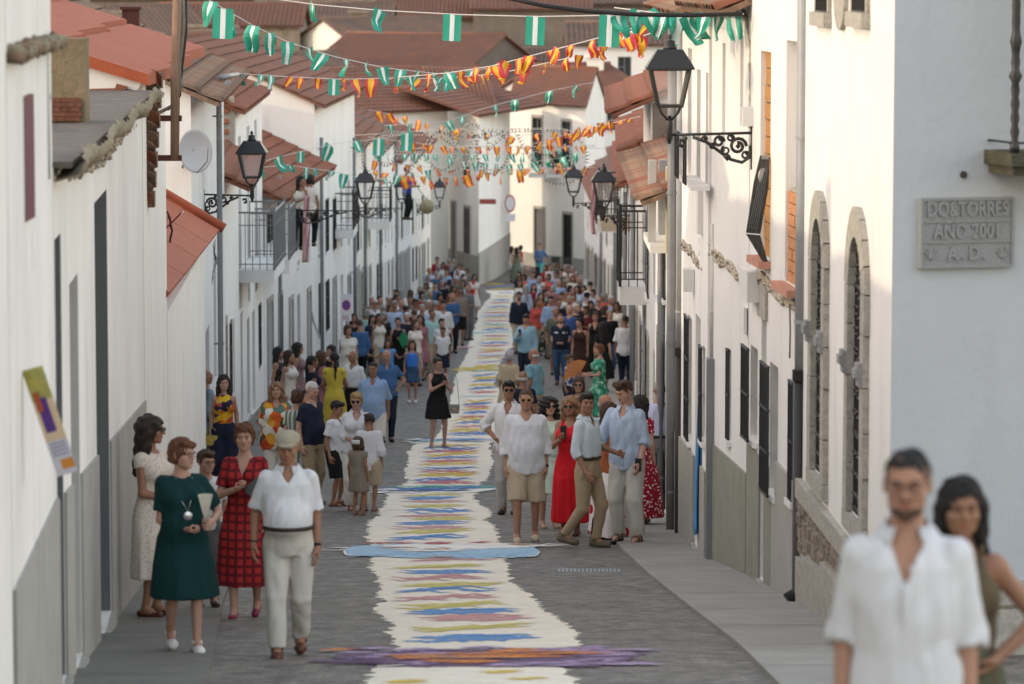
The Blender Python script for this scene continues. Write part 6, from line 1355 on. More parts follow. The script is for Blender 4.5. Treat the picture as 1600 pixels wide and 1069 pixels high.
# ================================================================ the people near enough to tell apart
W1 = C('white_linen', (0.60, 0.605, 0.625)); W2 = C('white_cotton', (0.60, 0.605, 0.62)); W3 = C('offwhite', (0.66, 0.62, 0.55)); BG = C('beige', (0.42, 0.34, 0.24)); KH = C('khaki', (0.33, 0.25, 0.16)); ST = C('stone_trouser', (0.50, 0.48, 0.43))
NV = C('navy', (0.014, 0.018, 0.035)); BK = C('black', (0.010, 0.010, 0.011)); LB = C('light_blue', (0.27, 0.38, 0.56)); LB2 = C('pale_blue', (0.38, 0.47, 0.60)); BL = C('blue', (0.045, 0.11, 0.24)); BRB = C('bright_blue', (0.04, 0.17, 0.55)); DN = C('denim', (0.035, 0.075, 0.15)); TL = C('teal_tee', (0.12, 0.30, 0.38))
GY = C('grey', (0.13, 0.13, 0.13)); LG = C('light_grey', (0.36, 0.35, 0.33)); OL = C('olive', (0.09, 0.095, 0.06)); TP = C('taupe', (0.22, 0.19, 0.15)); RD = C('red', (0.55, 0.012, 0.022)); YL = C('yellow', (0.56, 0.43, 0.06)); GN = C('deep_green', (0.004, 0.030, 0.032)); PK = C('dusty_pink', (0.30, 0.13, 0.14)); DB = C('dark_brown', (0.035, 0.020, 0.014)); CO = C('coral', (0.50, 0.09, 0.07)); AQ = C('aqua', (0.30, 0.50, 0.50)); BO = C('burgundy', (0.09, 0.012, 0.02)); MN = C('mint', (0.48, 0.60, 0.50)); RU = C('rust', (0.28, 0.08, 0.03)); PB = C('pale_violet', (0.45, 0.48, 0.66))
PLAID = C('red_plaid', (0.3, 0, 0), 'plaid', [(0.34, 0.022, 0.022), (0.11, 0.010, 0.014)], 1.0); FLY = C('yellow_floral', (0.5, 0.3, 0), 'floral', [(0.62, 0.34, 0.02), (0.55, 0.13, 0.02), (0.03, 0.02, 0.05), (0.66, 0.42, 0.03), (0.40, 0.07, 0.03), (0.60, 0.36, 0.06)], .8)
FLW = C('orange_floral', (0.6, 0.5, 0.4), 'floral', [(0.66, 0.62, 0.52), (0.55, 0.10, 0.02), (0.06, 0.07, 0.03), (0.62, 0.30, 0.03), (0.64, 0.60, 0.50), (0.10, 0.16, 0.12), (0.50, 0.05, 0.02)], .55); STR = C('green_stripe', (0.2, 0.3, 0.25), 'vstripe', [(0.10, 0.15, 0.13), (0.42, 0.42, 0.36)], .9)
ROS = C('red_blossom', (0.6, 0.5, 0.5), 'dots', [(0.42, 0.006, 0.02), (0.66, 0.60, 0.58)], .2); GNF = C('green_floral', (0.05, 0.25, 0.16), 'floral', [(0.03, 0.21, 0.13), (0.05, 0.30, 0.19), (0.25, 0.45, 0.33), (0.02, 0.13, 0.09)], 1.2); BLF = C('blue_print', (0.05, 0.1, 0.3), 'floral', [(0.03, 0.07, 0.22), (0.55, 0.55, 0.5), (0.05, 0.10, 0.28), (0.02, 0.04, 0.12)], 1.3)
ZEB = C('striped_trouser', (0.5, 0.5, 0.5), 'vstripe', [(0.06, 0.06, 0.07), (0.60, 0.58, 0.55)], 1.4); LACE = C('cream_lace', (0.52, 0.45, 0.38), 'speck', [(0.36, 0.29, 0.25), (0.58, 0.51, 0.44)], 1.0); RDD = C('red_dotted', (0.3, 0.02, 0.04), 'dots', [(0.7, 0.6, 0.55), (0.26, 0.012, 0.03)], 1.0); BNP = C('dark_foliage_print', (0.03, 0.03, 0.02), 'floral', [(0.015, 0.018, 0.014), (0.25, 0.24, 0.18), (0.02, 0.022, 0.018), (0.03, 0.05, 0.03)], 1.0)
beige_shoe = mat('beige_canvas', (0.48, 0.40, 0.28), 0.9); suede = mat('olive_suede', (0.12, 0.10, 0.065), 0.9); brown_l = mat('brown_leather', (0.09, 0.03, 0.018), 0.45); white_sh = mat('white_sneaker', (0.65, 0.63, 0.60), 0.6); black_sh = mat('black_shoe', (0.012, 0.012, 0.013), 0.5); navy_sh = mat('navy_espadrille', (0.03, 0.03, 0.07), 0.8); purple_sh = mat('purple_pump', (0.20, 0.015, 0.06), 0.5)
GV = {}
def who(key, **k):
    k.setdefault('skin', 'mid'); r = place(k); GV[key] = r; return r
SH = lambda m, **k: ('shirt', m, dict(dict(sleeve=1.35, infl=.020, hem=.475, vdepth=.02, loose=.5), **k))
PO = lambda m, **k: ('polo', m, dict(dict(sleeve=.62, infl=.018, hem=.50, vdepth=.012, loose=.5), **k))
TR = lambda m, **k: ('trousers', m, k)
SHO = lambda m, **k: ('shorts', m, dict(dict(infl=.020, wide=.6), **k))
walk = ((0, -.08), (0, .09)); walk2 = ((0, .09), (0, -.08))
# --- foreground pair
r1 = who('P1', px=1418, py=703, H=1.75, Y=13.0, yaw=-6, h=.010, build=.96, skin='mid', hair='buzz', haircol='black', beard=True, glasses='clear', arms=('down', 'down'), head=(-4, 4, 0), wear=[SH(W1, vdepth=.045, sleeve=1.12, infl=.020, hem=.46, fold=.006, ff=32), TR(NV)], label='dark-haired bearded man in glasses and open-necked white linen shirt, nearest to the lens', seed=3)
who('P2', px=1502, py=748, H=1.61, Y=14.6, yaw=-10, h=.011, build=1.0, sex='f', skin='tan', hair='long', haircol='black', arms=('down', 'hip'), head=(12, 2, 0), wear=[('vest', C('olive_knit', (0.10, 0.075, 0.045)), dict(infl=.012, hem=.5)), ('skirt', OL, dict(hem=.3))], label='long dark-haired woman in olive strap top behind the bearded man')
# --- left front group
who('HAT', px=450, py=686, H=1.67, Y=28.1, yaw=2, h=.0105, build=1.04, belly=1.0, hair='buzz', haircol='grey', skin='tan', arms=('wide', 'down'), head=(-4, 12, 0), legs=((0, -.10), (0, .10)), lift=(0, .02), stance=.05, belt=True, wear=[PO(W2, sleeve=.85, hem=.592, infl=.018, vdepth=.02), TR(ST, wide=.3, infl=.011)], shoes=('shoe', brown_l), label='older man in beige flat cap, white polo shirt and pale trousers walking towards us')
who('GREEN', px=285, py=690, H=1.58, Y=28.2, yaw=14, h=.0105, build=1.12, belly=.5, sex='f', hair='crop_f', haircol='auburn', skin='fair', glasses='clear', arms=('belly', ((.03, -.13, -.17), (.6, .5, -.6), 'grip')), head=(40, 2, 0), legs=((0, .08), (0, -.09)), lift=(.02, 0), wear=[('dress', GN, dict(hem=.26, flare=.035, sleeve=.75, infl=.022, neckr=.05, fold=.005, wave=(.025, 7)))], shoes=('sneaker', white_sh), label='woman in dark green dress with silver medal and white shoes looking aside')
who('CURLY', px=236, py=634, H=1.70, Y=32.0, yaw=62, h=.012, build=.98, sex='f', hair='wavy', haircol='dark', skin='tan', glasses='sun', arms=('belly', 'belly'), head=(20, 4, 0), wear=[('dress', LACE, dict(hem=.20, flare=.03, sleeve=.22, infl=.014, fold=.004))], shoes=('heels', brown_l), label='wavy dark-haired woman in cream lace dress by the wall, seen from the side')
who('PLAID', px=382, py=655, H=1.66, Y=32.4, yaw=-4, h=.0115, build=1.02, sex='f', hair='crop_f', haircol='auburn', skin='fair', arms=('chest', 'down'), head=(4, 2, 0), legs=((0, -.08), (0, .07)), lift=(0, .015), wear=[('dress', PLAID, dict(hem=.17, flare=.03, sleeve=.72, infl=.017, vdepth=.05, fold=.004))], shoes=('heels', purple_sh), label='short-haired woman in red plaid long dress holding a grey fan')
who('BOY1', px=322, py=698, H=1.38, Y=33.2, yaw=10, h=.013, sex='k', skin='fair', hair='short', haircol='brown', glasses='clear', head=(25, 4, 0), wear=[PO(W2), SHO(GY)], label='boy in glasses and white shirt half hidden between the green and plaid dresses')
who('FLOY', px=350, py=590, H=1.70, yaw=6, sex='f', build=.95, hair='long', haircol='dark', skin='fair', head=(4, 0, 0), arms=('down', 'downb'), wear=[('vest', FLY, dict(strap=False, sleeve=0, neckr=.034, hem=.58, infl=.012)), ('trousers', NV, dict(wide=2.0, infl=.02, end=1.93))], shoes=('heels', black_sh), label='long-haired woman in sleeveless yellow floral top and navy trousers')
who('BALD1', px=322, py=588, H=1.74, Y=58.6, yaw=120, hair='bald', haircol='grey', skin='tan', wear=[SH(C('grey_blue', (0.22, 0.29, 0.34))), TR(C('grey_blue2', (0.16, 0.20, 0.24)))], label='bald man in grey-blue shirt half hidden by the white wall corner')
who('FLOW', px=432, py=598, H=1.68, yaw=8, sex='f', build=1.16, belly=.4, hair='wavy', haircol='honey', skin='fair', head=(-6, -4, 0), lip=True, wear=[('blouse', FLW, dict(sleeve=.9, infl=.035, hem=.44, loose=1.5, vdepth=.05)), TR(W3)], label='honey-blond woman in loose orange, green and cream floral blouse')
who('STRIPE', px=466, py=610, H=1.60, yaw=150, sex='f', build=1.05, hair='crop_f', haircol='brown', skin='fair', head=(-10, 5, 0), wear=[('dress', STR, dict(hem=.18, flare=.05, sleeve=.6, infl=.024))], label='brown-haired woman in green striped loose dress seen from behind')
who('WHITEH', px=487, py=597, H=1.72, yaw=50, hair='buzz', haircol='white', skin='fair', head=(0, 22, 0), belly=.5, wear=[PO(NV), TR(KH)], shoes=('shoe', brown_l), label='white-haired man in navy polo bending his head')
who('BOY2', px=526, py=627, H=1.46, yaw=58, sex='k', skin='tan', hair='short', haircol='black', head=(10, 16, 0), wear=[SH(W2, sleeve=.7, hem=.44), SHO(BK)], shoes=('sandal', brown_l), label='black-haired boy in white shirt and black shorts, seen from the side')
who('SUNB', px=557, py=614, H=1.60, yaw=6, sex='f', build=1.08, hair='crop_f', haircol='blond', skin='fair', glasses='sun', lip=True, head=(-10, 6, 0), arms=('belly', 'belly'), wear=[SH(W2, sleeve=1.2, vdepth=.08), TR(W3, wide=1.2)], shoes=('sandal', brown_l), label='short blond woman in dark sunglasses and white shirt among the children')
who('BOY3', px=577, py=647, H=1.32, yaw=172, sex='k', build=1.08, skin='tan', hair='short', haircol='dark', head=(30, 8, 0), wear=[SH(W2, sleeve=1.3, hem=.43), SHO(BG)], shoes=('sandal', brown_l), label='boy in white shirt and beige shorts turning his back')
who('GIRL1', px=560, py=674, H=1.04, Y=50.3, yaw=160, sex='k', skin='tan', hair='bob', haircol='brown', wear=[('dress', TP, dict(hem=.3, flare=.05, sleeve=.3))], shoes=('sandal', brown_l), label='small girl with a bow in her brown hair between the two boys')
who('BLUES', px=583, py=566, H=1.76, yaw=-4, build=1.12, belly=.5, hair='buzz', haircol='dark', skin='tan', arms=('downb', 'downb'), head=(-8, 3, 0), wear=[SH(LB, hem=.45, sleeve=1.1), SHO(W3, end=.88)], shoes=('shoe', navy_sh), label='man in light blue shirt and cream shorts with hands behind him')
who('BPOLO', px=604, py=547, H=1.74, yaw=10, build=1.1, belly=.4, hair='bald', haircol='grey', skin='mid', head=(-20, 2, 0), arms=('down', 'hip'), wear=[PO(BL), TR(NV)], shoes=('shoe', black_sh), label='balding man in blue polo shirt with a hand on his hip')
who('PHOTO', px=684, py=543, H=1.66, Y=69.6, yaw=22, sex='f', build=1.08, hair='bun', haircol='dark', skin='fair', glasses='clear', arms=('phone', 'phone'), head=(10, 6, 0), legs=((-.01, 0), (.02, 0)), stance=.06, h=.017, wear=[('dress', BK, dict(hem=.33, flare=.045, sleeve=0, infl=.014, neckr=.045))], shoes=('heels', mat('nude_shoe', (0.36, 0.25, 0.17), 0.5)), label='woman in sleeveless black dress photographing the carpet')
# --- women by the left wall
G1 = 'women gathered by the left wall'
for a in [dict(px=436, py=545, hair='long', haircol='black', yaw=70, wear=[('dress', C('charcoal', (0.03, 0.03, 0.03)), dict(hem=.2, sleeve=0))], label='long black-haired woman nearest the left wall, turned aside'), dict(px=452, py=548, hair='long', haircol='dark', yaw=60, wear=[('vest', W3, dict(hem=.5)), TR(W3)], label='dark-haired woman in cream vest top by the left wall'),
          dict(px=466, py=536, hair='wavy', haircol='black', yaw=80, wear=[('dress', C('mauve', (0.20, 0.12, 0.13)), dict(hem=.2, strap=True, sleeve=0))], label='tall wavy black-haired woman in mauve strap dress'), dict(px=488, py=556, hair='pony', haircol='black', yaw=115, wear=[('dress', NV, dict(hem=.3, sleeve=.2))], label='black-haired woman in navy sleeveless dress, back turned'),
          dict(px=503, py=548, hair='long', haircol='brown', yaw=120, wear=[('dress', PK, dict(hem=.12, sleeve=1.2))], label='brown-haired woman in dusty pink long dress'), dict(px=517, py=540, hair='bob', haircol='black', yaw=-40, wear=[('dress', BK, dict(hem=.3, sleeve=.3))], label='bob-haired woman looking over the pink dress shoulder')]:
    a.update(sex='f', H=1.67, group=G1, skin=rnd.choice(['mid', 'tan'])); who('w%d' % a['px'], **a)
who('YELLOW', px=523, py=546, H=1.70, Y=71.5, yaw=170, sex='f', build=1.0, hair='pony', haircol='black', skin='tan', head=(20, 0, 0), arms=('chest', 'chest'), h=.016, wear=[('dress', YL, dict(hem=.15, flare=.02, sleeve=.45, infl=.02))], label='ponytailed woman in fitted yellow dress with puffed sleeves, back turned')
who('WSH1', px=552, py=548, H=1.70, yaw=-30, hair='bald', haircol='grey', skin='tan', wear=[SH(W2, hem=.592), TR(BK)], belt=True, label='balding man in white shirt and black trousers beside the yellow dress')
# --- left crowd, middle distance
for a in [dict(px=553, py=490, sex='f', H=1.66, hair='long', haircol='dark', yaw=10, wear=[('vest', BK, dict(hem=.56)), TR(GY, wide=1.6)], label='woman in black vest top and wide grey trousers by the left wall'), dict(px=586, py=468, H=1.72, build=1.15, belly=.6, hair='buzz', haircol='white', glasses='sun', yaw=5, wear=[SH(W2), TR(NV)], label='white-haired man in sunglasses and loose white shirt'),
          dict(px=592, py=490, sex='f', H=1.65, hair='pony', haircol='dark', yaw=30, wear=[('vest', W3, {}), TR(BG)], label='woman in cream tank top looking sideways'), dict(px=606, py=530, sex='k', H=1.34, hair='long', haircol='dark', yaw=0, arms=('out', 'out'), wear=[PO(C('sky_blue', (0.10, 0.26, 0.50)), sleeve=.2), SHO(DN)], label='girl in sky blue dress stretching both arms out'),
          dict(px=622, py=496, sex='f', H=1.68, hair='bun', haircol='dark', yaw=5, arms=('down', 'chest'), wear=[('dress', BK, dict(hem=.1, sleeve=0))], label='woman in long black dress holding a green fan'), dict(px=644, py=532, sex='k', H=1.42, hair='long', haircol='dark', yaw=4, wear=[('vest', BRB, dict(hem=.58, strap=True)), ('skirt', DN, dict(hem=.33, flare=.03))], shoes=('sneaker', white_sh), label='girl in bright blue top and denim skirt walking'),
          dict(px=649, py=499, sex='f', H=1.64, hair='long', haircol='brown', yaw=35, wear=[('blouse', W3, {}), TR(ZEB)], label='long brown-haired woman in cream blouse and striped trousers'), dict(px=657, py=492, sex='f', H=1.66, hair='wavy', haircol='brown', yaw=-10, wear=[('dress', PK, {})], label='wavy-haired woman just behind the cream blouse'),
          dict(px=692, py=511, sex='k', H=1.40, hair='short', haircol='brown', yaw=0, wear=[PO(W2), SHO(NV)], label='boy in white polo standing behind the photographing woman'), dict(px=690, py=498, sex='k', H=1.55, hair='short', haircol='black', yaw=30, wear=[PO(W2), SHO(NV)], label='taller black-haired boy behind the boy in the white polo'), dict(px=675, py=483, H=1.74, hair='buzz', haircol='dark', yaw=35, wear=[SH(AQ), TR(BG)], label='man in pale aqua shirt turned to his left'),
          dict(px=693, py=470, H=1.78, hair='short', haircol='black', yaw=0, legs=walk, wear=[SH(W2), TR(NV)], belt=True, label='man in crisp white shirt striding down by the carpet'), dict(px=718, py=450, H=1.76, build=1.1, hair='buzz', haircol='dark', glasses='sun', yaw=5, wear=[PO(TP, sleeve=.8), SHO(BK)], shoes=('sneaker', black_sh), label='man in taupe shirt and black shorts nearest the carpet edge'),
          dict(px=650, py=468, H=1.74, build=1.1, hair='short', haircol='dark', glasses='sun', yaw=0, wear=[PO(W2), TR(NV)], label='stocky man in sunglasses and white polo in the left crowd'), dict(px=627, py=468, H=1.72, hair='bald', haircol='grey', yaw=-20, wear=[PO(C('mid_blue', (0.09, 0.20, 0.36))), TR(NV)], label='balding man in mid-blue shirt in the left crowd'),
          dict(px=672, py=454, H=1.74, hair='bald', haircol='grey', yaw=10, wear=[PO(TP), TR(BG)], label='balding man in khaki tee in the left crowd'), dict(px=610, py=476, sex='f', H=1.62, hair='wavy', haircol='brown', yaw=20, wear=[('dress', BO, {})], label='woman in burgundy top behind the white-haired man'), dict(px=620, py=460, sex='f', H=1.66, hair='pony', haircol='dark', yaw=60, wear=[('blouse', W2, {}), TR(RD)], label='dark-haired woman in white top and red skirt in the left crowd'),
          dict(px=741, py=429, sex='f', H=1.66, hair='bob', haircol='black', yaw=10, wear=[('dress', W3, {}), ], label='woman in cream dress with red wrap at the rim of the left crowd'), dict(px=724, py=438, sex='f', H=1.66, hair='long', haircol='dark', yaw=-20, wear=[('blouse', LB2, {}), TR(LB2)], label='dark-haired woman in pale blue, rear of the left crowd'),
          dict(px=683, py=403, H=1.76, hair='short', haircol='dark', yaw=0, wear=[PO(C('deep_red', (0.30, 0.02, 0.03))), TR(NV)], label='man in deep red shirt, tallest head at the rear of the left crowd'), dict(px=697, py=420, H=1.74, hair='short', haircol='dark', yaw=0, wear=[SH(LB), TR(NV)], label='man in light blue shirt at the rear of the left crowd')]:
    a.setdefault('skin', rnd.choice(['fair', 'mid', 'mid', 'tan'])); a.setdefault('group', 'people of the left crowd'); who('L%d' % a['px'], **a)
# --- centre right group
who('WHITE', px=822, py=607, H=1.79, Y=44.4, yaw=2, h=.0115, build=1.10, belly=.35, hair='buzz', haircol='brown', skin='mid', glasses='sun', goldrim=True, arms=('down', 'down'), head=(-2, 2, 0), legs=((-.005, -.06), (.005, .05)), stance=.055, wear=[SH(W1, sleeve=1.45, hem=.455, infl=.029, vdepth=.025, fold=.005), SHO(BG, end=.98, infl=.020)], shoes=('sneaker', beige_shoe), label='man in collarless white linen shirt, aviator sunglasses and beige shorts')
who('WHITE2', px=795, py=585, H=1.78, Y=50.5, yaw=-8, build=.98, hair='short', haircol='black', skin='tan', glasses='sun', arms=('hip', 'down'), head=(10, 0, 0), wear=[SH(W2, vdepth=.05, hem=.47), TR(LG)], shoes=('shoe', black_sh), label='slim man in white shirt and grey trousers behind the aviator sunglasses man')
who('CURLB', px=858, py=608, H=1.64, Y=47.2, yaw=10, sex='f', hair='curly', haircol='black', skin='fair', glasses='sun', lip=True, head=(6, 0, 0), wear=[('dress', MN, dict(hem=.28, flare=.06, sleeve=.6))], shoes=('heels', mat('nude_shoe', (0.36, 0.25, 0.17), 0.5)), label='curly black-haired woman in mint skirt behind the two shirts')
who('REDD', px=891, py=612, H=1.68, Y=45.6, yaw=-14, sex='f', hair='wavy', haircol='honey', skin='tan', glasses='sun', lip=True, arms=('phone', 'down'), head=(0, 2, 0), wear=[('dress', RD, dict(hem=.10, flare=.012, sleeve=0, strap=True, wave=(.06, 11), fold=.004))], shoes=('heels', brown_l), label='wavy blond woman in long frilled red dress and big sunglasses')
who('SUN2', px=904, py=590, H=1.66, yaw=-6, sex='f', hair='bob', haircol='brown', skin='mid', glasses='sun', wear=[('dress', BK, {})], label='brown-haired woman in sunglasses peeping over the red dress')
who('STRIDE', px=920, py=613, H=1.77, Y=43.2, yaw=58, h=.0115, build=.98, hair='short', haircol='dark', skin='tan', beard=False, arms=('downf', 'side'), head=(-46, 0, 0), legs=((-.02, .13), (.02, -.03)), lift=(.035, 0), lean=(.0, .015), belt=True, stance=.045, wear=[SH(C('ice_blue', (0.47, 0.54, 0.58)), sleeve=1.25, hem=.592, infl=.016), TR(KH, infl=.008)], shoes=('shoe', suede), label='man in pale blue shirt and khaki trousers striding and glancing back at us')
who('OLDB', px=946, py=626, H=1.68, Y=46.8, yaw=45, hair='bald', haircol='grey', skin='tan', wear=[SH(AQ), TR(NV)], label='bald older man in aqua shirt mostly hidden behind the youth')
who('SKIRT', px=953, py=640, H=1.62, Y=45.0, yaw=110, sex='f', hair='long', haircol='brown', skin='tan', wear=[('vest', RU, {}), ('skirt', ROS, dict(hem=.03, flare=.06, wave=(.04, 9)))], shoes=('sandal', brown_l), label='woman in rust vest and white long skirt with big red flowers')
who('YOUTH', px=978, py=600, H=1.86, Y=43.9, yaw=-22, h=.0115, build=.98, hair='quiff', haircol='brown', skin='fair', arms=('reach', 'downf'), head=(-24, 20, 0), legs=((0, .0), (.03, -.03)), stance=.055, lean=(-.01, -.01), wear=[SH(LB2, sleeve=1.15, hem=.455, infl=.022, vdepth=.03, fold=.005), TR(ST, infl=.014, wide=.5)], shoes=('sandal', black_sh), label='youth with brown quiff in pale blue shirt and cream trousers looking down')
who('BLKH', px=999, py=614, H=1.62, Y=47.6, yaw=160, sex='f', hair='long', haircol='black', skin='fair', head=(60, 0, 0), wear=[('dress', RDD, dict(hem=.06, sleeve=.5))], shoes=('heels', brown_l), label='black-haired woman in red dotted dress behind the youth')
who('GREYH', px=1030, py=598, H=1.74, Y=50.6, yaw=175, build=1.05, hair='buzz', haircol='grey', skin='mid', wear=[SH(PB, sleeve=1.0, hem=.592), TR(GY, wide=.6)], belt=True, shoes=('shoe', black_sh), label='grey-haired man in light blue shirt and grey trousers, back turned, by the drainpipes')
# --- right, behind
for a in [dict(px=796, py=548, sex='f', H=1.60, build=1.1, hair='crop_f', haircol='lilac', yaw=165, wear=[('blouse', BG, dict(sleeve=1.0)), ('skirt', BG, {})], label='lilac-grey haired woman in beige cardigan, back turned'), dict(px=834, py=545, H=1.74, build=1.12, belly=.4, hair='bald', haircol='white', yaw=-125, wear=[PO(C('washed_teal', (0.16, 0.32, 0.38))), TR(BG)], glasses='clear', label='white-haired bald man in washed teal tee facing the carpet'),
          dict(px=817, py=580, H=1.66, hair='bald', haircol='white', skin='tan', yaw=170, wear=[PO(NV), TR(BG)], label='bald tanned head low behind the white shirts'), dict(px=816, py=597, sex='k', H=1.42, hair='short', haircol='dark', yaw=175, wear=[PO(NV), SHO(BG)], label='dark-haired child below the bald tanned head'),
          dict(px=822, py=491, H=1.78, build=1.1, hair='short', haircol='black', yaw=-20, arms=('phone', 'down'), head=(0, 14, 0), wear=[SH(C('sky_linen', (0.24, 0.40, 0.50)), sleeve=1.9), TR(NV)], label='man in sky blue hooded shirt looking at his phone'), dict(px=811, py=456, H=1.80, build=1.05, hair='short', haircol='black', beard=True, yaw=-5, wear=[SH(C('ink', (0.015, 0.02, 0.035)), sleeve=1.9), TR(BG)], label='bearded man in ink-dark shirt and beige trousers by the carpet'),
          dict(px=868, py=480, H=1.76, build=1.08, hair='bald', haircol='grey', yaw=0, wear=[PO(C('army_green', (0.085, 0.095, 0.07)), sleeve=.9), SHO(C('mud', (0.13, 0.11, 0.08)))], shoes=('sneaker', black_sh), label='balding man in army green tee and shorts'), dict(px=876, py=490, H=1.76, build=1.12, belly=.3, hair='buzz', haircol='dark', beard=True, yaw=-6, arms=('belly', 'belly'), wear=[PO(NV), TR(DN)], label='bearded man in navy polo with white and red chest stripe'),
          dict(px=890, py=477, H=1.76, hair='bald', haircol='grey', yaw=-30, wear=[PO(C('royal', (0.04, 0.08, 0.22))), TR(NV)], label='balding man in royal blue shirt behind the striped polo'), dict(px=906, py=497, sex='f', H=1.68, hair='crop_f', haircol='black', yaw=-10, head=(-40, 0, 0), wear=[('dress', DB, dict(hem=.2, strap=True, sleeve=0, flare=.03))], label='short black-haired woman in dark brown strap dress'),
          dict(px=930, py=490, sex='f', H=1.66, hair='crop_f', haircol='brown', yaw=-10, wear=[('blouse', BK, dict(sleeve=0, vdepth=.06)), TR(BK)], label='brown-haired woman in black sleeveless blouse'), dict(px=942, py=506, sex='f', H=1.66, hair='long', haircol='black', yaw=165, wear=[('dress', BK, dict(hem=.2))], label='long black-haired woman in black, back turned'),
          dict(px=977, py=495, H=1.78, build=1.12, hair='buzz', haircol='dark', yaw=170, skin='tan', wear=[SH(W2, hem=.46, sleeve=.9), TR(C('dark_jeans', (0.012, 0.018, 0.04)))], label='broad man in white shirt and dark jeans, back turned, by the right wall'), dict(px=936, py=541, sex='f', H=1.64, build=1.1, hair='crop_f', haircol='auburn', skin='fair', yaw=-75, arms=('front', 'front'), wear=[('dress', GNF, dict(hem=.12, sleeve=.7, flare=.04))], label='auburn-haired woman in green floral dress holding an orange fan'),
          dict(px=889, py=555, sex='k', H=1.36, hair='short', haircol='brown', yaw=60, wear=[PO(BLF), SHO(NV)], label='child in blue printed shirt beside the orange fan'), dict(px=935, py=466, H=1.78, hair='bald', haircol='grey', glasses='sun', yaw=0, wear=[PO(C('soot', (0.015, 0.016, 0.02))), TR(BK)], label='bald man in sunglasses and black tee in the right crowd'),
          dict(px=964, py=474, sex='f', H=1.68, hair='curly', haircol='brown', yaw=-30, wear=[('blouse', W3, {}), TR(W3)], label='curly-haired woman in white tee near the right wall'), dict(px=917, py=457, H=1.76, hair='short', haircol='dark', yaw=160, wear=[PO(W2), TR(NV)], label='man in dark cap and white tee in the right crowd'),
          dict(px=882, py=456, H=1.74, hair='buzz', haircol='brown', yaw=-60, head=(0, 30, 0), lean=(0, -.04), wear=[SH(W2), TR(NV)], label='man in white shirt bending forward in the right crowd'), dict(px=845, py=457, sex='f', H=1.64, hair='wavy', haircol='brown', yaw=0, wear=[('dress', RU, {})], label='woman in rust-coloured dress in the right crowd'),
          dict(px=857, py=470, sex='f', H=1.62, hair='long', haircol='dark', yaw=10, wear=[('dress', BNP, dict(hem=.1))], label='woman in dark foliage-print dress in the right crowd'), dict(px=834, py=443, sex='f', H=1.64, hair='long', haircol='dark', yaw=5, wear=[('dress', C('oxblood', (0.16, 0.015, 0.02)), {})], label='dark-haired woman in oxblood blouse in the right crowd'),
          dict(px=833, py=424, H=1.76, hair='short', haircol='brown', yaw=-5, wear=[SH(LB), TR(NV)], label='broad man in light blue shirt, rear of the right crowd'), dict(px=857, py=428, sex='f', H=1.66, hair='bob', haircol='dark', yaw=-20, wear=[('dress', CO, {})], label='dark-haired woman in coral, rear of the right crowd'), dict(px=812, py=438, sex='f', H=1.6, hair='wavy', haircol='brown', yaw=0, wear=[('blouse', W3, {}), TR(BG)], label='woman in white blouse beside the ink-dark shirt'),
          dict(px=800, py=376, sex='f', H=1.66, Y=176, hair='long', haircol='black', yaw=100, wear=[('vest', W3, {}), ('skirt', W2, dict(hem=.35))], label='long-haired woman in white skirt chatting beyond the crowd'), dict(px=807, py=376, sex='f', H=1.66, Y=175, hair='long', haircol='black', yaw=190, wear=[('dress', C('sage', (0.12, 0.14, 0.10)), dict(hem=.12, sleeve=0))], label='black-haired woman in sage green dress beyond the crowd'),
          dict(px=813, py=373, sex='f', H=1.68, Y=176.5, hair='bob', haircol='black', yaw=-90, wear=[('blouse', C('terracotta_cloth', (0.32, 0.05, 0.04)), {}), TR(W2)], label='woman in red blouse and white trousers beyond the crowd'), dict(px=843, py=370, H=1.80, Y=176, hair='short', haircol='brown', yaw=-10, arms=('belly', 'hip'), wear=[SH(C('steel_blue', (0.07, 0.13, 0.24))), TR(C('turquoise', (0.09, 0.38, 0.36)))], label='man in steel blue shirt and turquoise trousers standing in the square')]:
    a.setdefault('skin', rnd.choice(['fair', 'mid', 'mid', 'tan'])); a.setdefault('group', 'people of the right crowd' if a['py'] > 400 else 'people in the square'); who('R%d' % a['px'], **a)
# --- balcony people
zfl = ZP(395, 84.5)
balcony('grey iron balcony with two women leaning on it and a pink cloth', 82.5, 88.5, lineX(LL, 84), 0.80, zfl, 1.1, -1, white3, iron_g, skirt=0.3)
balcony('grey iron balcony with slatted side just below the roller blinds', 76.3, 79.8, lineX(LL, 77), 0.72, ZP(418, 77), 1.15, -1, white3, iron_g, skirt=0.25)
who('BALC', px=467, py=270, H=1.66, Y=85.2, z=zfl, yaw=20, sex='f', hair='long', haircol='black', skin='tan', arms=('chest', 'face'), lean=(0.02, -.05), head=(20, 4, 0), wear=[('vest', W3, dict(hem=.55)), TR(BK)], label='dark-haired woman in pale top leaning on the grey balcony rail')
who('BALC2', px=485, py=278, H=1.62, Y=86.4, z=zfl, yaw=170, sex='f', hair='bob', haircol='black', skin='tan', wear=[('blouse', W3, {}), TR(BK)], label='second woman on the grey balcony, back turned')
zf2 = ZP(345, 122)
balcony('small dark iron balcony high on the far left fronts', 121.5, 123, lineX(LL, 122), 0.7, zf2, 1.0, -1, white, iron); balcony('dark window cage balcony with drooping railing on the left fronts', 106, 109, lineX(LL, 107), .5, ZP(355, 107), 1.0, -1, white3, iron)
who('BALC3', px=636, py=289, H=1.70, Y=122.4, z=zf2, yaw=60, hair='short', haircol='dark', skin='tan', arms=('front', 'front'), wear=[PO(C('cobalt', (0.02, 0.05, 0.32))), TR(BK)], label='person in cobalt blue leaning out from the far left balcony')
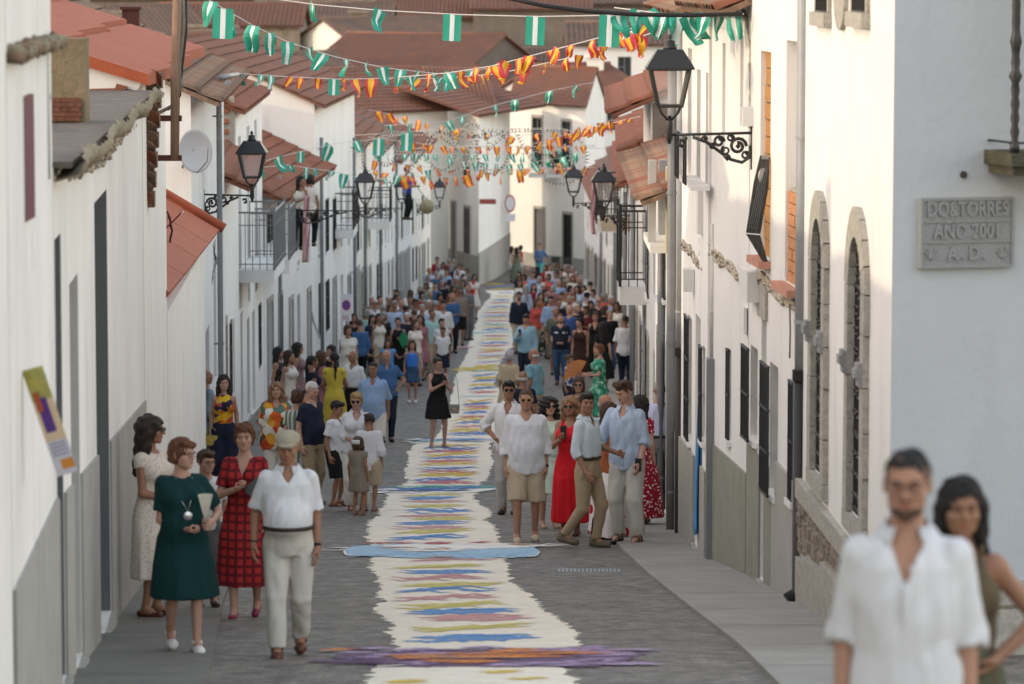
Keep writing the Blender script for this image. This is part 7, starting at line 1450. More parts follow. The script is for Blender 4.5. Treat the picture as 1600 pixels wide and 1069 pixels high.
# ================================================================ accessories in hands and on heads
def hand(key, side, out=0.07):
    t, p, put = GV[key]; sh, el, wr, hp = p.arms[side]; q = wr + unit(wr - el) * out * p.H / 1.74
    M_ = Matrix.Translation(t.location) @ Matrix.Rotation(t.rotation_euler.z, 4, 'Z'); return M_ @ Vector(q), M_
def flatcap(key):
    t, p, put = GV[key]; f = Field((-.13, -.20, .0), (.13, .15, .17), .007); f.ell((0, .004, .070), (.098, .118, .060), 0); f.ell((0, -.085, .050), (.068, .060, .018), .02); f.cut((0, .25, -1), -.030); put('flat_cap', xf(f.mesh(), p.MH), mat('beige_tweed', (0.34, 0.30, 0.22), 0.95, 0.25, vs_=40, bump=0.4, bs=120))
flatcap('HAT')
def band_at(key, side, m, name='watch', r=.024, w_=.018, back=.02):
    t, p, put = GV[key]; sh, el, wr, hp = p.arms[side]; u = Vector(unit(wr - el)); c = Vector(wr) - u * back; MB_ = MB().tube([c - u * w_ / 2, c + u * w_ / 2], r * p.H / 1.74, 12); simple(MB_, name, m, t)
band_at('P1', 1, silver_m, 'watch', .033, .03); band_at('P1', 0, black_p, 'bracelet', .032, .008); band_at('HAT', 1, black_p, 'watch', .031, .022); band_at('HAT', 0, black_p, 'bracelet', .031, .012); band_at('WHITE', 1, black_p, 'watch', .031, .03); band_at('YOUTH', 1, gold_m, 'watch', .030, .024); band_at('REDD', 0, silver_m, 'bracelet', .027, .008)
def collar(key, m, drop=0.0, open_=.35):
    """two folded collar leaves round the neck"""
    t, p, put = GV[key]; H = p.H; c = Vector(p.neck) + Vector((0, 0, .010*H)); q = MB(); n = 16; r0 = .047*H; 
    for i in range(n):
        a0 = -math.pi/2 + open_ + (2*math.pi - 2*open_) * i / n; a1 = -math.pi/2 + open_ + (2*math.pi - 2*open_) * (i+1) / n; pts = []
        for a in (a0, a1):
            fr = abs(math.sin((a + math.pi/2) / 2)); ext = .012 + .022 * (1 - fr) ** 2
            for rr_, zz in ((r0 * .90, .006*H), (r0 + .020*H, -.020*H - ext*H*.45)): pts.append(c + Vector((math.cos(a) * rr_, math.sin(a) * rr_ * .95, zz + (.012*H if math.sin(a) > 0 else 0))))
        q.add([pts[0], pts[1], pts[3], pts[2]], [(0, 1, 2, 3)])
    o = simple(q, 'collar', m, t); o.modifiers.new('t', 'SOLIDIFY').thickness = .004
for k_, m_, op_ in (('P1', W1, .55), ('HAT', W2, .4), ('STRIDE', C('ice_blue', (0.47, 0.54, 0.58)), .25), ('YOUTH', LB2, .35), ('BLUES', LB, .35), ('SUNB', W2, .6), ('BPOLO', BL, .3), ('WHITE2', W2, .5)): collar(k_, m_, 0, op_)
def placket(key, m, z0, z1, wdt=.028):
    t, p, put = GV[key]; H = p.H; q = MB(); n = 14; v = []
    for i in range(n + 1):
        z = (z0 + (z1 - z0) * i / n) * H; d, cy = [float(np.interp(z, [r[0] for r in p.rows], [r[j] for r in p.rows])) for j in (4, 2)]; y = cy - d - .030 - (.030*H*p.belly*math.exp(-((z/H - .61)/.07)**2) if p.belly else 0)
        for x in (-wdt/2, wdt/2): v.append((x, y, z))
    q.add(v, [(2*i, 2*i+1, 2*i+3, 2*i+2) for i in range(n)]); o = simple(q, 'placket', m, t); o.modifiers.new('t', 'SOLIDIFY').thickness = .006
placket('P1', W1, .47, .745); placket('YOUTH', LB2, .47, .79); placket('WHITE', W1, .68, .80, .03)
def phone(key, side, label):
    c, M_ = hand(key, side, .075); t = thing('phone', c, label, 'phone'); rz = GV[key][0].rotation_euler.z
    o = MB().box((-.037, -.005, -.02), (.037, .005, .13)).build('phone_case', black_p, t, rel=False); s2 = MB().box((-.034, .0052, -.015), (.034, .0058, .125)).build('screen', mat('phone_screen', (0.05, 0.06, 0.08), 0.1), t, rel=False); lens = MB().lathe([(.006, 0), (.006, .002)], 10, (0, 0, 0)); l_ = lens.build('camera_lens', pane, t, rel=False); l_.rotation_euler = (R(90), 0, 0); l_.location = (-.022, -.005, .11); t.rotation_euler = (0, 0, rz)
phone('PHOTO', 0, 'phone held up by the woman in the black dress'); phone('REDD', 0, 'black phone held up by the woman in the red dress'); phone('R822', 0, 'phone in the hand of the man in the sky blue shirt'); phone('YOUTH', 1, 'dark phone in the lowered hand of the youth')
def handfan(c, label, col, r=.20, a0=20, a1=160, rz=0, tilt=0, closed=False, name='hand_fan'):
    t = thing(name, c, label, 'fan'); m = mat('fan_' + label.split()[0], col, 0.8, 0.15, vs_=20); n = 14 if not closed else 3
    for i in range(n):
        b0, b1 = R(a0 + (a1 - a0) * i / n), R(a0 + (a1 - a0) * (i + 1) / n); q = MB(); o_ = .004 if i % 2 else -.004
        q.hexa([(math.cos(b0)*.03, o_ - .0015, math.sin(b0)*.03), (math.cos(b0)*r, o_ - .0015, math.sin(b0)*r), (math.cos(b1)*r, -o_ - .0015, math.sin(b1)*r), (math.cos(b1)*.03, -o_ - .0015, math.sin(b1)*.03), (math.cos(b0)*.03, o_ + .0015, math.sin(b0)*.03), (math.cos(b0)*r, o_ + .0015, math.sin(b0)*r), (math.cos(b1)*r, -o_ + .0015, math.sin(b1)*r), (math.cos(b1)*.03, -o_ + .0015, math.sin(b1)*.03)])
        q.build('fan_leaf', m, t, rel=False, fix=True)
    t.rotation_euler = (R(tilt), 0, R(rz)); return t
handfan(hand('PLAID', 0)[0] + Vector((0, -.06, -.02)), 'grey open fan held by the woman in the plaid dress', (0.10, 0.105, 0.095), .23, -35, 40, rz=10, tilt=0)
handfan(hand('GREEN', 1)[0] + Vector((-.02, -.05, .0)), 'white half-closed fan in the hand of the woman in green', (0.66, 0.62, 0.52), .24, 78, 104)
handfan(hand('R936', 0)[0] + Vector((-.02, -.1, .0)), 'orange open fan held by the woman in the green floral dress', (0.50, 0.20, 0.08), .30, 60, 200, rz=10)
handfan(hand('L622', 1)[0] + Vector((.0, -.08, .0)), 'green open fan held by the woman in the long black dress', (0.02, 0.22, 0.10), .24, -60, 60)
def handbag(c, label, m, w_=.12, h_=.09, strap=.35, flap=gold_m):
    t = thing('handbag', c, label, 'handbag'); q = MB(); q.hexa([(-w_*.9, -.03, -h_), (w_*.9, -.03, -h_), (w_*.9, .03, -h_), (-w_*.9, .03, -h_), (-w_, -.03, h_), (w_, -.03, h_), (w_, .03, h_), (-w_, .03, h_)]); o = q.build('bag_body', m, t, rel=False); bv = o.modifiers.new('b', 'BEVEL'); bv.width = .012; bv.segments = 2
    MB().box((-w_*1.01, -.036, .0), (w_*1.01, -.031, h_)).build('bag_flap', m, t, rel=False); MB().box((-.02, -.042, -.01), (.02, -.036, .015)).build('clasp', flap, t, rel=False)
    MB().tube([(-w_*.9, 0, h_), (-w_*.6, 0, h_ + strap*.6), (0, 0, h_ + strap), (w_*.6, 0, h_ + strap*.6), (w_*.9, 0, h_)], .006, 6).build('strap', m, t, smooth=True, rel=False); return t
c, _ = hand('PHOTO', 1); bt = GV['PHOTO'][0].location
handbag(Vector((bt.x + .30, bt.y - .02, bt.z + .72)), 'grey handbag hanging from the photographing woman by a dark strap', mat('grey_bag', (0.22, 0.22, 0.20), 0.6), .10, .085, .62)
bt = GV['FLOY'][0].location; handbag(Vector((bt.x - .18, bt.y - .10, bt.z + .74)), 'small mustard handbag of the woman in the yellow floral top', mat('mustard_bag', (0.40, 0.30, 0.06), 0.6), .09, .075, .14)
def medal(key):
    t, p, put = GV[key]; H = p.H; y = -.155; z = .655*H; o = thing('medal_necklace', t.matrix_world @ Vector((0, 0, 0)) if False else (0, 0, 0), None, None); bpy.data.objects.remove(o)
    mb = MB().lathe([(.030, -.003), (.034, 0), (.030, .003)], 16); M4 = Matrix.Translation((.01, -.185, z)) @ Matrix.Rotation(R(90), 4, 'X'); simple(mb, 'medal', silver_m, t, M4)
    for sg in (-1, 1): simple(MB().tube([(.01, -.185, z + .03), (sg*.045, -.150, .74*H), (sg*.060, -.06, .825*H)], .0028, 5), 'necklace_chain', silver_m, t)
medal('GREEN')
# stripe on the navy polo, text-free shapes; red scarf; puffed sleeves; frills; poppies
t, p, put = GV['R876']; H = p.H
for zz, m_, hh_ in ((.735, W2, .035), (.715, C('stripe_red', (0.45, 0.02, 0.02)), .014)):
    f = p.field(z0=.6*H, z1=.8*H); f.prof([(z, cx, cy, w_ + .024, d + .024) for z, cx, cy, w_, d in p.rows], 0, zlo=(zz - hh_/2)*H, zhi=(zz + hh_/2)*H); put('chest_stripe', f.mesh(), m_)
t, p, put = GV['YELLOW']; H = p.H
for i in (0, 1): sh = p.arms[i][0]; f = Field(sh - .16, sh + .16, .014); f.ell(sh + V3(0, 0, -.01), V3(.075, .075, .065), 0); f.fold(.008, 60, i); put('puffed_sleeve', f.mesh(), YL)
t, p, put = GV['L741']; H = p.H; f = p.field(); f.prof([(z, cx, cy, w_ + .03, d + .03) for z, cx, cy, w_, d in p.rows if z > .5*H], .01, zlo=.55*H); x, y, z = f.ax[0][:, None, None], f.ax[1][None, :, None], f.ax[2][None, None, :]; f.D = np.maximum(f.D, np.abs(x + .06) - .06 + 0*y + 0*z); put('red_wrap', f.mesh(), RD)
t, p, put = GV['REDD']; H = p.H
for k in range(7):
    z = (.14 + .06 * k) * H; f = Field((-.32, -.32, z - .06), (.32, .32, z + .06), .016); wv = .130 + (.04 if k < 4 else .025); f.prof([(z - .05, 0, 0, wv + .03, wv*.75 + .02), (z + .05, 0, 0, wv, wv*.72)], 0, wave=(.10, 9, z + .1, k)); put('frill', f.mesh(), RD)
t, p, put = GV['GIRL1']; simple(MB().box((-.07, -.13, -.02), (.07, -.10, .05)), 'hair_bow', W2, t, p.MH @ Matrix.Translation((0, .24, .03))); 
t, p, put = GV['R917']; f = Field((-.12, -.19, .0), (.12, .14, .17), .014); f.ell((0, .010, .050), (.094, .112, .080), 0); f.ell((0, -.10, .04), (.065, .06, .012), .01); f.cut((0, 0, -1), -.03); put('cap', xf(f.mesh(), p.MH), NV)
# ================================================================ packed crowds, farther off
CROWD = {}
def crowd_proto(kind, i):
    k = (kind, i)
    if k not in CROWD:
        sex = 'm' if kind == 'm' else 'f'; H = 1.74 if sex == 'm' else 1.64; p = Person(H, sex, .030, (1.08, .98, 1.12)[i % 3], .3 * (i % 2), arms=[('down', 'down'), ('belly', 'down'), ('fold', 'fold'), ('down', 'chest')][i % 4], head=((-20, 10, 25)[i % 3], 6, 0), seed=i, hand_h=.018)
        hair = (['short', 'buzz', 'bald', 'short'] if sex == 'm' else ['long', 'bob', 'wavy', 'crop_f'])[i % 4]; ms = {}
        ms['body'] = np_mesh('body', p.body(), [SK['mid']]); ms['hair'] = np_mesh('hair', [(*xf(hair_mesh(hair, .018), p.MH), 0)], [HM['dark']])
        if sex == 'f' and i % 2: ms['dress'] = np_mesh('dress', [(*p.dress(hem=.25, sleeve=.4, infl=.018), 0)], [W1])
        else: ms['shirt'] = np_mesh('shirt', [(*p.top(sleeve=.8 if i % 2 else 1.4, infl=.02, hem=.47), 0)], [W1]); ms['trousers'] = np_mesh('trousers', [(*p.trousers(end=1.97), 0)], [NV])
        ms['shoe'] = np_mesh('shoe', [(*p.shoe(0), 0)], [black_sh]); ms['shoe2'] = np_mesh('shoe', [(*p.shoe(1), 0)], [black_sh]); CROWD[k] = (ms, H, hair)
    return CROWD[k]
cols_m = [('white', W1), ('dark brown', DB), ('deep blue', BL), ('charcoal', GY), ('pale blue', LB2), ('light blue', LB), ('navy', NV), ('black', BK), ('taupe', TP), ('blue', BL), ('grey', GY), ('burgundy', BO), ('cream', W3), ('olive', OL)]
cols_f = [('coral', CO), ('white', W2), ('black', BK), ('charcoal', GY), ('deep plum', BO), ('dusty pink', PK), ('red', C('muted_red', (0.28, 0.025, 0.03))), ('cream', W3), ('rust', RU), ('aqua', AQ), ('dark brown', DB), ('navy', NV), ('pale blue', LB2), ('green floral', GNF), ('burgundy', BO)]
hairs = [('dark-haired', 'dark'), ('black-haired', 'black'), ('brown-haired', 'brown'), ('grey-haired', 'grey'), ('auburn-haired', 'auburn'), ('blond', 'blond'), ('white-haired', 'white')]
used = set()
def crowd_person(px, py, side, r):
    for _ in range(60):
        sex = r.choice('mf'); i = r.randrange(6); hn, hc = r.choice(hairs[:5] if sex == 'f' else [hairs[0], hairs[1], hairs[2], hairs[3], hairs[6]]); cn, cm = r.choice(cols_m if sex == 'm' else cols_f); turn = r.choice([0, 0, 0, 1])
        hair = (['short', 'buzz', 'bald', 'short'] if sex == 'm' else ['long', 'bob', 'wavy', 'crop_f'])[i % 4]; st = {'short': '', 'buzz': 'close-cropped ', 'bald': 'balding ', 'long': 'long-haired ', 'bob': 'bob-haired ', 'wavy': 'wavy-haired ', 'crop_f': 'short-haired '}[hair]
        lab = '%s%s %s in %s %s, %s' % (st, hn, 'man' if sex == 'm' else 'woman', cn, 'dress' if sex == 'f' and i % 2 else ('shirt' if sex == 'm' else 'top'), ('back turned, ' if turn else '') + ('packed far %s-hand crowd' % side))
        if lab not in used: break
    used.add(lab); ms, H, _ = crowd_proto(sex, i); sc_ = r.uniform(.95, 1.04); Y = YH(py, H * sc_); X = P(px, py, Y).x
    t = thing('person', (X, Y, G(Y)), lab, 'person', 'people of the %s crowd' % side, rz=R((180 if turn else 0) + r.uniform(-40, 40))); t.scale = (sc_,) * 3; sk = SK[r.choice(['fair', 'mid', 'tan', 'mid'])]; bot = r.choice([NV, BK, BG, DN, GY, W3, ST])
    for k, me in ms.items():
        o = bpy.data.objects.new('shoe' if k == 'shoe2' else k, me); COL.objects.link(o); o.parent = t
        m = {'body': sk, 'hair': HM[hc], 'shirt': cm, 'dress': cm, 'trousers': bot}.get(k)
        if m: o.material_slots[0].link = 'OBJECT'; o.material_slots[0].material = m
r = random.Random(21)
left_far = [(545, 508), (562, 500), (573, 484), (583, 492), (598, 478), (606, 462), (617, 470), (635, 478), (640, 462), (661, 475), (668, 468), (682, 470), (660, 455), (641, 453), (628, 452), (618, 452), (655, 447), (668, 442), (680, 440), (690, 438), (700, 437), (708, 446), (712, 432), (722, 428), (730, 420), (668, 430), (680, 424), (690, 428), (703, 425), (714, 420), (672, 418), (684, 414), (694, 410), (705, 412), (716, 412), (700, 404), (710, 405), (722, 414), (728, 432), (600, 488), (637, 488), (648, 484), (580, 462), (705, 458), (685, 458), (732, 446), (592, 462)]
right_far = [(822, 446), (828, 432), (842, 432), (850, 442), (866, 446), (872, 436), (880, 440), (890, 446), (898, 458), (902, 446), (912, 446), (922, 440), (868, 424), (878, 420), (888, 424), (896, 430), (908, 434), (818, 428), (824, 418), (840, 416), (852, 414), (862, 412), (872, 410), (882, 414), (893, 416), (902, 424), (926, 452), (945, 458), (905, 470), (915, 478), (850, 452), (862, 462), (872, 466), (922, 470), (952, 484), (898, 474), (810, 424), (945, 478), (888, 462), (838, 466), (955, 462)]
for px_, py_ in left_far: crowd_person(px_ + r.uniform(-2, 2), py_, 'left', r)
for px_, py_ in right_far: crowd_person(px_ + r.uniform(-2, 2), py_, 'right', r)
# ================================================================ lanterns
def lantern(label, pxc, pyh, Y, side, k=1.0, stripes=None, arm=None):
    """pxc: column of the lamp axis, pyh: row of the hub where the arm meets it; side +1: hangs from the wall on the right"""
    hub = P(pxc, pyh, Y); L_ = RL if side > 0 else LL; xw = lineX(L_, Y) if arm is None else hub.x + side * arm
    t = thing('street_lantern', hub, label, 'street lamp', 'iron wall lanterns along the street'); n4 = 4
    mb = MB(); K = k; mb.lathe([(.010*K, .99*K), (.028*K, .955*K), (.012*K, .935*K), (.05*K, .92*K), (.055*K, .87*K), (.075*K, .84*K)], 10, hub); mb.build('finial', iron, t, smooth=True)
    def sq(r, z): return [Vector((hub.x + a*r*K, hub.y + b*r*K, hub.z + z*K)) for a, b in ((-1, -1), (1, -1), (1, 1), (-1, 1))]
    mb = MB(); 
    for (r0, z0, r1, z1) in ((.235, .665, .125, .84), (.235, .645, .235, .665)): mb.hexa(sq(r0, z0) + sq(r1, z1))
    mb.build('lamp_roof', iron, t)
    mb = MB(); a, b = sq(.19, .645), sq(.115, .285)
    for i in range(4): mb.bar(a[i], b[i], .028*K, .028*K); mb.bar(a[i], a[(i+1) % 4], .022*K, .022*K); mb.bar(b[i], b[(i+1) % 4], .03*K, .03*K)
    mb.build('lamp_frame', iron, t)
    g = MB(); a, b = sq(.183, .64), sq(.110, .29)
    for i in range(4): g.add([b[i], b[(i+1) % 4], a[(i+1) % 4], a[i]], [(0, 1, 2, 3)])
    g.build('lamp_glass', lampglass, t)
    mb = MB()
    for i in range(4): e = b[i]; mb.tube([e, Vector((hub.x + (e.x - hub.x)*.75, hub.y + (e.y - hub.y)*.75, hub.z + .22*K)), Vector((hub.x + (e.x - hub.x)*.2, hub.y + (e.y - hub.y)*.2, hub.z + .15*K))], .011*K, 6)
    mb.lathe([(.012*K, -.09*K), (.034*K, -.03*K), (.032*K, .12*K), (.018*K, .19*K)], 10, hub); mb.build('yoke', iron, t, smooth=True)
    w_ = abs(xw - hub.x); sg = 1 if xw > hub.x else -1; pt = lambda u, z: Vector((hub.x + sg*u*w_, hub.y, hub.z + z*K))
    br = MB().tube([pt(0, 0), pt(1, .02)], .014*K, 8).build('arm', iron, t, smooth=True)
    mb = MB(); mb.bar(pt(1, .10), pt(1, -.34), .03*K, .02*K); 
    mb.tube([pt(.28, -.02), pt(.45, -.07), pt(.62, -.17), pt(.74, -.24), pt(.88, -.27), pt(.97, -.22), pt(.98, -.1)], .017*K, 7); mb.tube([pt(.2, -.06), pt(.13, -.05), pt(.12, -.10), pt(.17, -.11)], .02*K, 7)
    def spiral(cu, cz, r, n=16, turns=1.3, ph=0, rad=.012):
        mb.tube([Vector((hub.x + sg*(cu*w_) + sg*math.cos(ph + 2*math.pi*turns*i/n) * r*K*(1 - .6*i/n), hub.y, hub.z + cz*K + math.sin(ph + 2*math.pi*turns*i/n) * r*K*(1 - .6*i/n))) for i in range(n+1)], rad*K, 6)
    spiral(.83, -.11, .085, rad=.017); spiral(.60, -.065, .055, rad=.015); spiral(.68, -.15, .045, ph=2); spiral(.52, -.11, .028, ph=1); spiral(.42, -.045, .032); spiral(.74, -.03, .035); spiral(.92, -.20, .04); 
    for cu, cz, r in ((.83, -.11, .03), (.70, -.215, .045), (.42, -.045, .014)): mb.lathe([(.001, -r*K), (r*K, 0), (.001, r*K)], 8, (hub.x + sg*cu*w_, hub.y, hub.z + cz*K))
    mb.build('scroll_bracket', iron, t, smooth=True); return t, hub
def glassmat():
    m = bpy.data.materials.new('lamp_glass'); m.use_nodes = True; n, l = m.node_tree.nodes, m.node_tree.links; b = n['Principled BSDF']
    b.inputs['Base Color'].default_value = (.8, .8, .8, 1); b.inputs['Roughness'].default_value = .08; b.inputs['Alpha'].default_value = .16; return m
lampglass = glassmat()
lantern('large black iron lantern on a scrolled arm, nearest on the right-hand wall', 1046, 211, 37.75, 1, 1.0)
lantern('black iron lantern on a scrolled arm beside the satellite dish', 394, 306, 57.4, -1, .98)
lantern('black iron lantern with a red and white cloth behind it, over the right crowd', 943, 338, 70, 1, .98, arm=.40)
lantern('small black lantern before the green potted balcony', 896, 318, 92, 1, .98, arm=.7)
lantern('black iron lantern at the mossy eave on the left', 571, 330, 78, -1, .92, arm=1.35)
lantern('black iron lantern, middle of the far left row', 628, 326, 108, -1, .95, arm=1.2)
lantern('black iron lantern furthest along the left row beside the straw ball', 687, 322, 128, -1, .98, arm=.75)
# ---------------------------------------------------------------- mast, brackets, dish, gutter
Ym = 39.5; ms = thing('wooden_mast', P(273, 250, Ym), 'weathered wooden mast clamped to the wall with two rusty brackets', 'mast')
MB().tube([P(273, 250, Ym), P(274, 120, Ym), P(279, -40, Ym)], [.045, .05, .052], 10).build('pole', wood_post, ms, smooth=True)
for y in (185, 247):
    a, b = P(220, y, Ym), P(284, y, Ym); MB().bar(a, b, .05, .06).build('bracket', rust, ms)
MB().tube([P(286, -20, Ym), P(288, 40, Ym), P(281, 105, Ym), P(283, 138, Ym), P(270, 165, Ym), P(245, 178, Ym), P(225, 180, Ym), P(228, 200, Ym), P(224, 240, Ym), P(222, 300, Ym), P(221, 330, Ym)], .02, 7).build('cable', cable_m, ms, smooth=True)
MB().tube([P(291, -20, Ym), P(291, 50, Ym), P(284, 110, Ym), P(281, 150, Ym), P(262, 172, Ym)], .014, 7).build('cable', black_p, ms, smooth=True)
ds = thing('satellite_dish', P(306, 240, 52.8), 'pale grey satellite dish mounted beside the wooden mast', 'satellite dish'); c = P(306, 236, 52.6); mb = MB(); v = []; rings = 7; n = 24; d_ = Vector((.55, -.82, .12)).normalized(); ux = d_.cross(Vector((0, 0, 1))).normalized(); uz = ux.cross(d_).normalized()
for j in range(rings + 1):
    r = j / rings
    for k in range(n): a = 2*math.pi*k/n; p = c + ux * (math.cos(a)*r*.26) + uz * (math.sin(a)*r*.30) + d_ * (.07*r*r - .07); v.append(p)
mb.add(v, [(j*n + k, j*n + (k+1) % n, (j+1)*n + (k+1) % n, (j+1)*n + k) for j in range(rings) for k in range(n)]); o = mb.build('dish', mat('dish_grey', (.42, .425, .43), .5, .08), ds, smooth=True); o.modifiers.new('t', 'SOLIDIFY').thickness = .008
MB().tube([c + uz*-.30, c + d_*.30 + uz*-.16, c + d_*.34], .010, 6).build('feed_arm', iron_g, ds); MB().tube([c - d_*.08, c - d_*.2, P(285, 262, 52.95)], .018, 6).build('mounting_bracket', iron_g, ds)
g_ = thing('gutter', P(318, 118, 55), 'grey rain gutter end under the old tiled roof by the elbowed downpipe', 'gutter'); MB().tube([P(345, 121, 57.2), P(372, 117, 62)], .04, 8).build('gutter_trough', zinc_d, g_, smooth=True)
pipe('dark grey downpipe with an elbow below the gutter, by the dish', XP(343, 57, 300), 57, ZP(150, 57), G(57), .042, zinc_d, ZP(520, 57) if False else None, elbow=(.16, 0, .22), wall_dx=-.1)
pipe('grey downpipe with a black lower half on the left fronts', XP(379, 79.5, 500), 79.5, -5.2, G(79.5), .055, zinc, ZP(528, 79.5), wall_dx=-.1)
pipe('slim white downpipe beside the ragged tiled eave at the near edge', XP(66, 24.0, 100), 24.0, -.55, ZP(280, 24), .045, pipe_w, wall_dx=-.1, elbow=(.0, .0, .1))
for px_, Y in ((553, 112), (600, 128), (640, 140), (418, 90), (505, 101), (578, 118)): pipe('slim grey drainpipe at %s on the left fronts' % {553: 'the white gabled house', 600: 'the cream cornice', 640: 'the window cage', 418: 'the grey balconies', 505: 'the pale eave end', 578: 'the barred windows'}[px_], lineX(LL, Y) + .1, Y, ZP(215 + (Y < 95) * 60, Y), G(Y), .05, zinc_d, wall_dx=-.1)
for px_, Y in ((990, 80), (965, 97), (935, 116), (915, 138)): pipe('slim grey drainpipe at %s on the right fronts' % {990: 'the open brown shutters', 965: 'the pink cloth balcony', 935: 'the pale blue house', 915: 'the narrow doors'}[px_], lineX(RL, Y) - .1, Y, ZP(300, Y), G(Y), .05, zinc_d, wall_dx=.1)
cable('old cables looping along the mortared eave towards the mast', [(110, 262, 26), (140, 252, 28), (170, 236, 31), (190, 205, 34), (212, 182, 37), (226, 178, 40)], .016, cable_w, .05)
cable('tangled cables under the small terracotta lean-to', [(254, 470, 46), (262, 440, 47), (268, 360, 47), (262, 330, 46.5)], .010, black_p, .02, strands=2)
cable('meter cables on the white wall below the dish', [(322, 470, 59), (330, 440, 60), (338, 410, 61), (333, 380, 62)], .012, cable_m, .02, strands=2)
bc2 = tube_thing('overhead_cable', [P(780, -6, 37.6), P(850, 9, 37.6), P(920, 18, 37.6), P(1000, 23, 37.6), P(1080, 24, 37.6), P(1160, 22, 37.6)], .022, black_p, 'thick black overhead cable running in from the top towards the boxed wall', 'cable')
# wall pieces on the near left
t = thing('wall_sign', P(35, 250, 22), 'maroon sign board seen edge-on on the near white wall', 'sign'); a, b = P(26, 150, 22), P(44, 340, 22.3); MB().box((a.x, 21.9, b.z), (a.x + .055, 22.35, a.z)).build('sign_board', mat('maroon_board', (.10, .02, .04), .6), t)
t = thing('wall_vent', P(42, 395, 22.4), 'small black wall vent below the maroon sign', 'vent'); a, b = P(38, 366, 22.4), P(48, 424, 22.4); MB().box((a.x - .03, 22.3, b.z), (b.x, 22.5, a.z)).build('vent_cover', iron, t)
t = thing('wall_slot', P(40, 620, 22), 'narrow dark conduit slot on the near white wall', 'conduit'); a, b = P(36, 500, 22), P(42, 745, 22); MB().box((a.x - .02, 21.96, b.z), (b.x, 22.06, a.z)).build('conduit', iron_g, t)
# diagonal festival banner
Yp_ = 21.6; bn = thing('festival_banner', P(70, 660, Yp_), 'slanting paper festival banner, yellow, purple and white, on the near wall', 'banner'); seg = [(0.0, .5, mat('banner_yellow', (.62, .52, .12), .7, .35, col2=(.25, .28, .12), vs_=9)), (.5, .72, mat('banner_cream', (.66, .52, .36), .7)), (.72, .93, mat('banner_white', (.62, .62, .72), .7, .2, vs_=12)), (.93, 1, mat('banner_foot', (.62, .60, .58), .7))]
def bq(t0, t1, s0, s1, off, m, name):
    f = lambda t_, s_: P(36 + 56*t_ + 28*s_*1.0 + (s_ - .5)*4, 580 + 165*t_ - 9*s_, Yp_ - off - .12*s_)
    MB().add([f(t0, s0), f(t0, s1), f(t1, s1), f(t1, s0)], [(0, 1, 2, 3)]).build(name, m, bn)
segs = [(0, .30, seg[0][2]), (.30, .68, seg[1][2]), (.68, 1, seg[2][2])]
for a, b, m in segs: bq(a, b, 0, 1, 0, m, 'banner_panel')
bq(.28, .60, .18, .66, .004, mat('banner_purple', (.10, .04, .25), .7), 'printed_figure'); bq(.22, .40, .12, .40, .006, mat('banner_red', (.45, .10, .05), .7), 'printed_figure'); bq(.86, .95, .35, .95, .004, mat('banner_orange', (.60, .25, .04), .7), 'printed_figure')
for k in range(4): bq(.70 + .035*k, .715 + .035*k, .15, .85, .004, mat('banner_print', (.30, .30, .45), .7), 'printed_line')
# no-parking board on a post
Ys = 90; s0 = P(540, 502, Ys); t = thing('no_parking_sign', (s0.x, Ys, G(Ys)), 'white temporary no-parking board with red-ringed blue disc by the left wall', 'sign')
a, b = P(532, 502, Ys), P(549, 460, Ys); MB().box((a.x, Ys, a.z), (b.x, Ys + .015, b.z)).build('board', mat('sign_white', (.62, .62, .66), .6), t); cz = P(541, 477, Ys)
for r_, m_, dy in ((.125, mat('sign_red', (.42, .03, .06), .5), .004), (.095, mat('sign_blue', (.04, .08, .35), .5), .008)): MB().prism([Vector((cz.x + math.cos(i*math.pi/12)*r_*.8, Ys - dy, cz.z + math.sin(i*math.pi/12)*r_)) for i in range(24)], (0, .003, 0)).build('disc', m_, t)
MB().bar(Vector((cz.x - .06, Ys - .012, cz.z + .075)), Vector((cz.x + .06, Ys - .012, cz.z - .075)), .004, .022).build('disc_bar', MATS['sign_red'], t); q = MB()
for k in range(3): q.box((a.x + .04, Ys - .004, a.z + .05 + .035*k), (b.x - .05 - .03*(k % 2), Ys - .001, a.z + .062 + .035*k))
q.build('printed_line', MATS['sign_red'], t); MB().tube([(cz.x, Ys + .04, G(Ys)), (cz.x, Ys + .04, b.z)], .02, 8).build('post', zinc, t)
Ys = 182; cz = P(797, 318, Ys); t = thing('round_sign', cz, 'round white road sign with red rim on the broad white house corner', 'sign')
for r_, m_, dy in ((.42, MATS['sign_red'], 0), (.34, MATS['sign_white'], .03)): MB().prism([Vector((cz.x + math.cos(i*math.pi/12)*r_*.6, Ys - dy, cz.z + math.sin(i*math.pi/12)*r_)) for i in range(24)], (0, .02, 0)).build('disc', m_, t)
MB().box((cz.x - .2, Ys, cz.z - .85), (cz.x + .25, Ys + .02, cz.z - .5)).build('supplementary_plate', MATS['sign_white'], t)
c = P(667, 323, 112); t = thing('straw_ball', c, 'round straw-coloured ball hanging by the far left fronts', 'hanging ball'); MB().lathe([(max(.002, .22*math.sin(math.pi*i/8)), -.22*math.cos(math.pi*i/8)) for i in range(9)], 14, c).build('ball', mat('straw', (.36, .31, .18), .9, .4, vs_=9, bump=.6, bs=20), t, smooth=True); MB().tube([c + Vector((0, 0, .2)), c + Vector((-.3, 0, .6)), c + Vector((-1.5, 0, .75))], .012, 5).build('cord', cable_m, t)
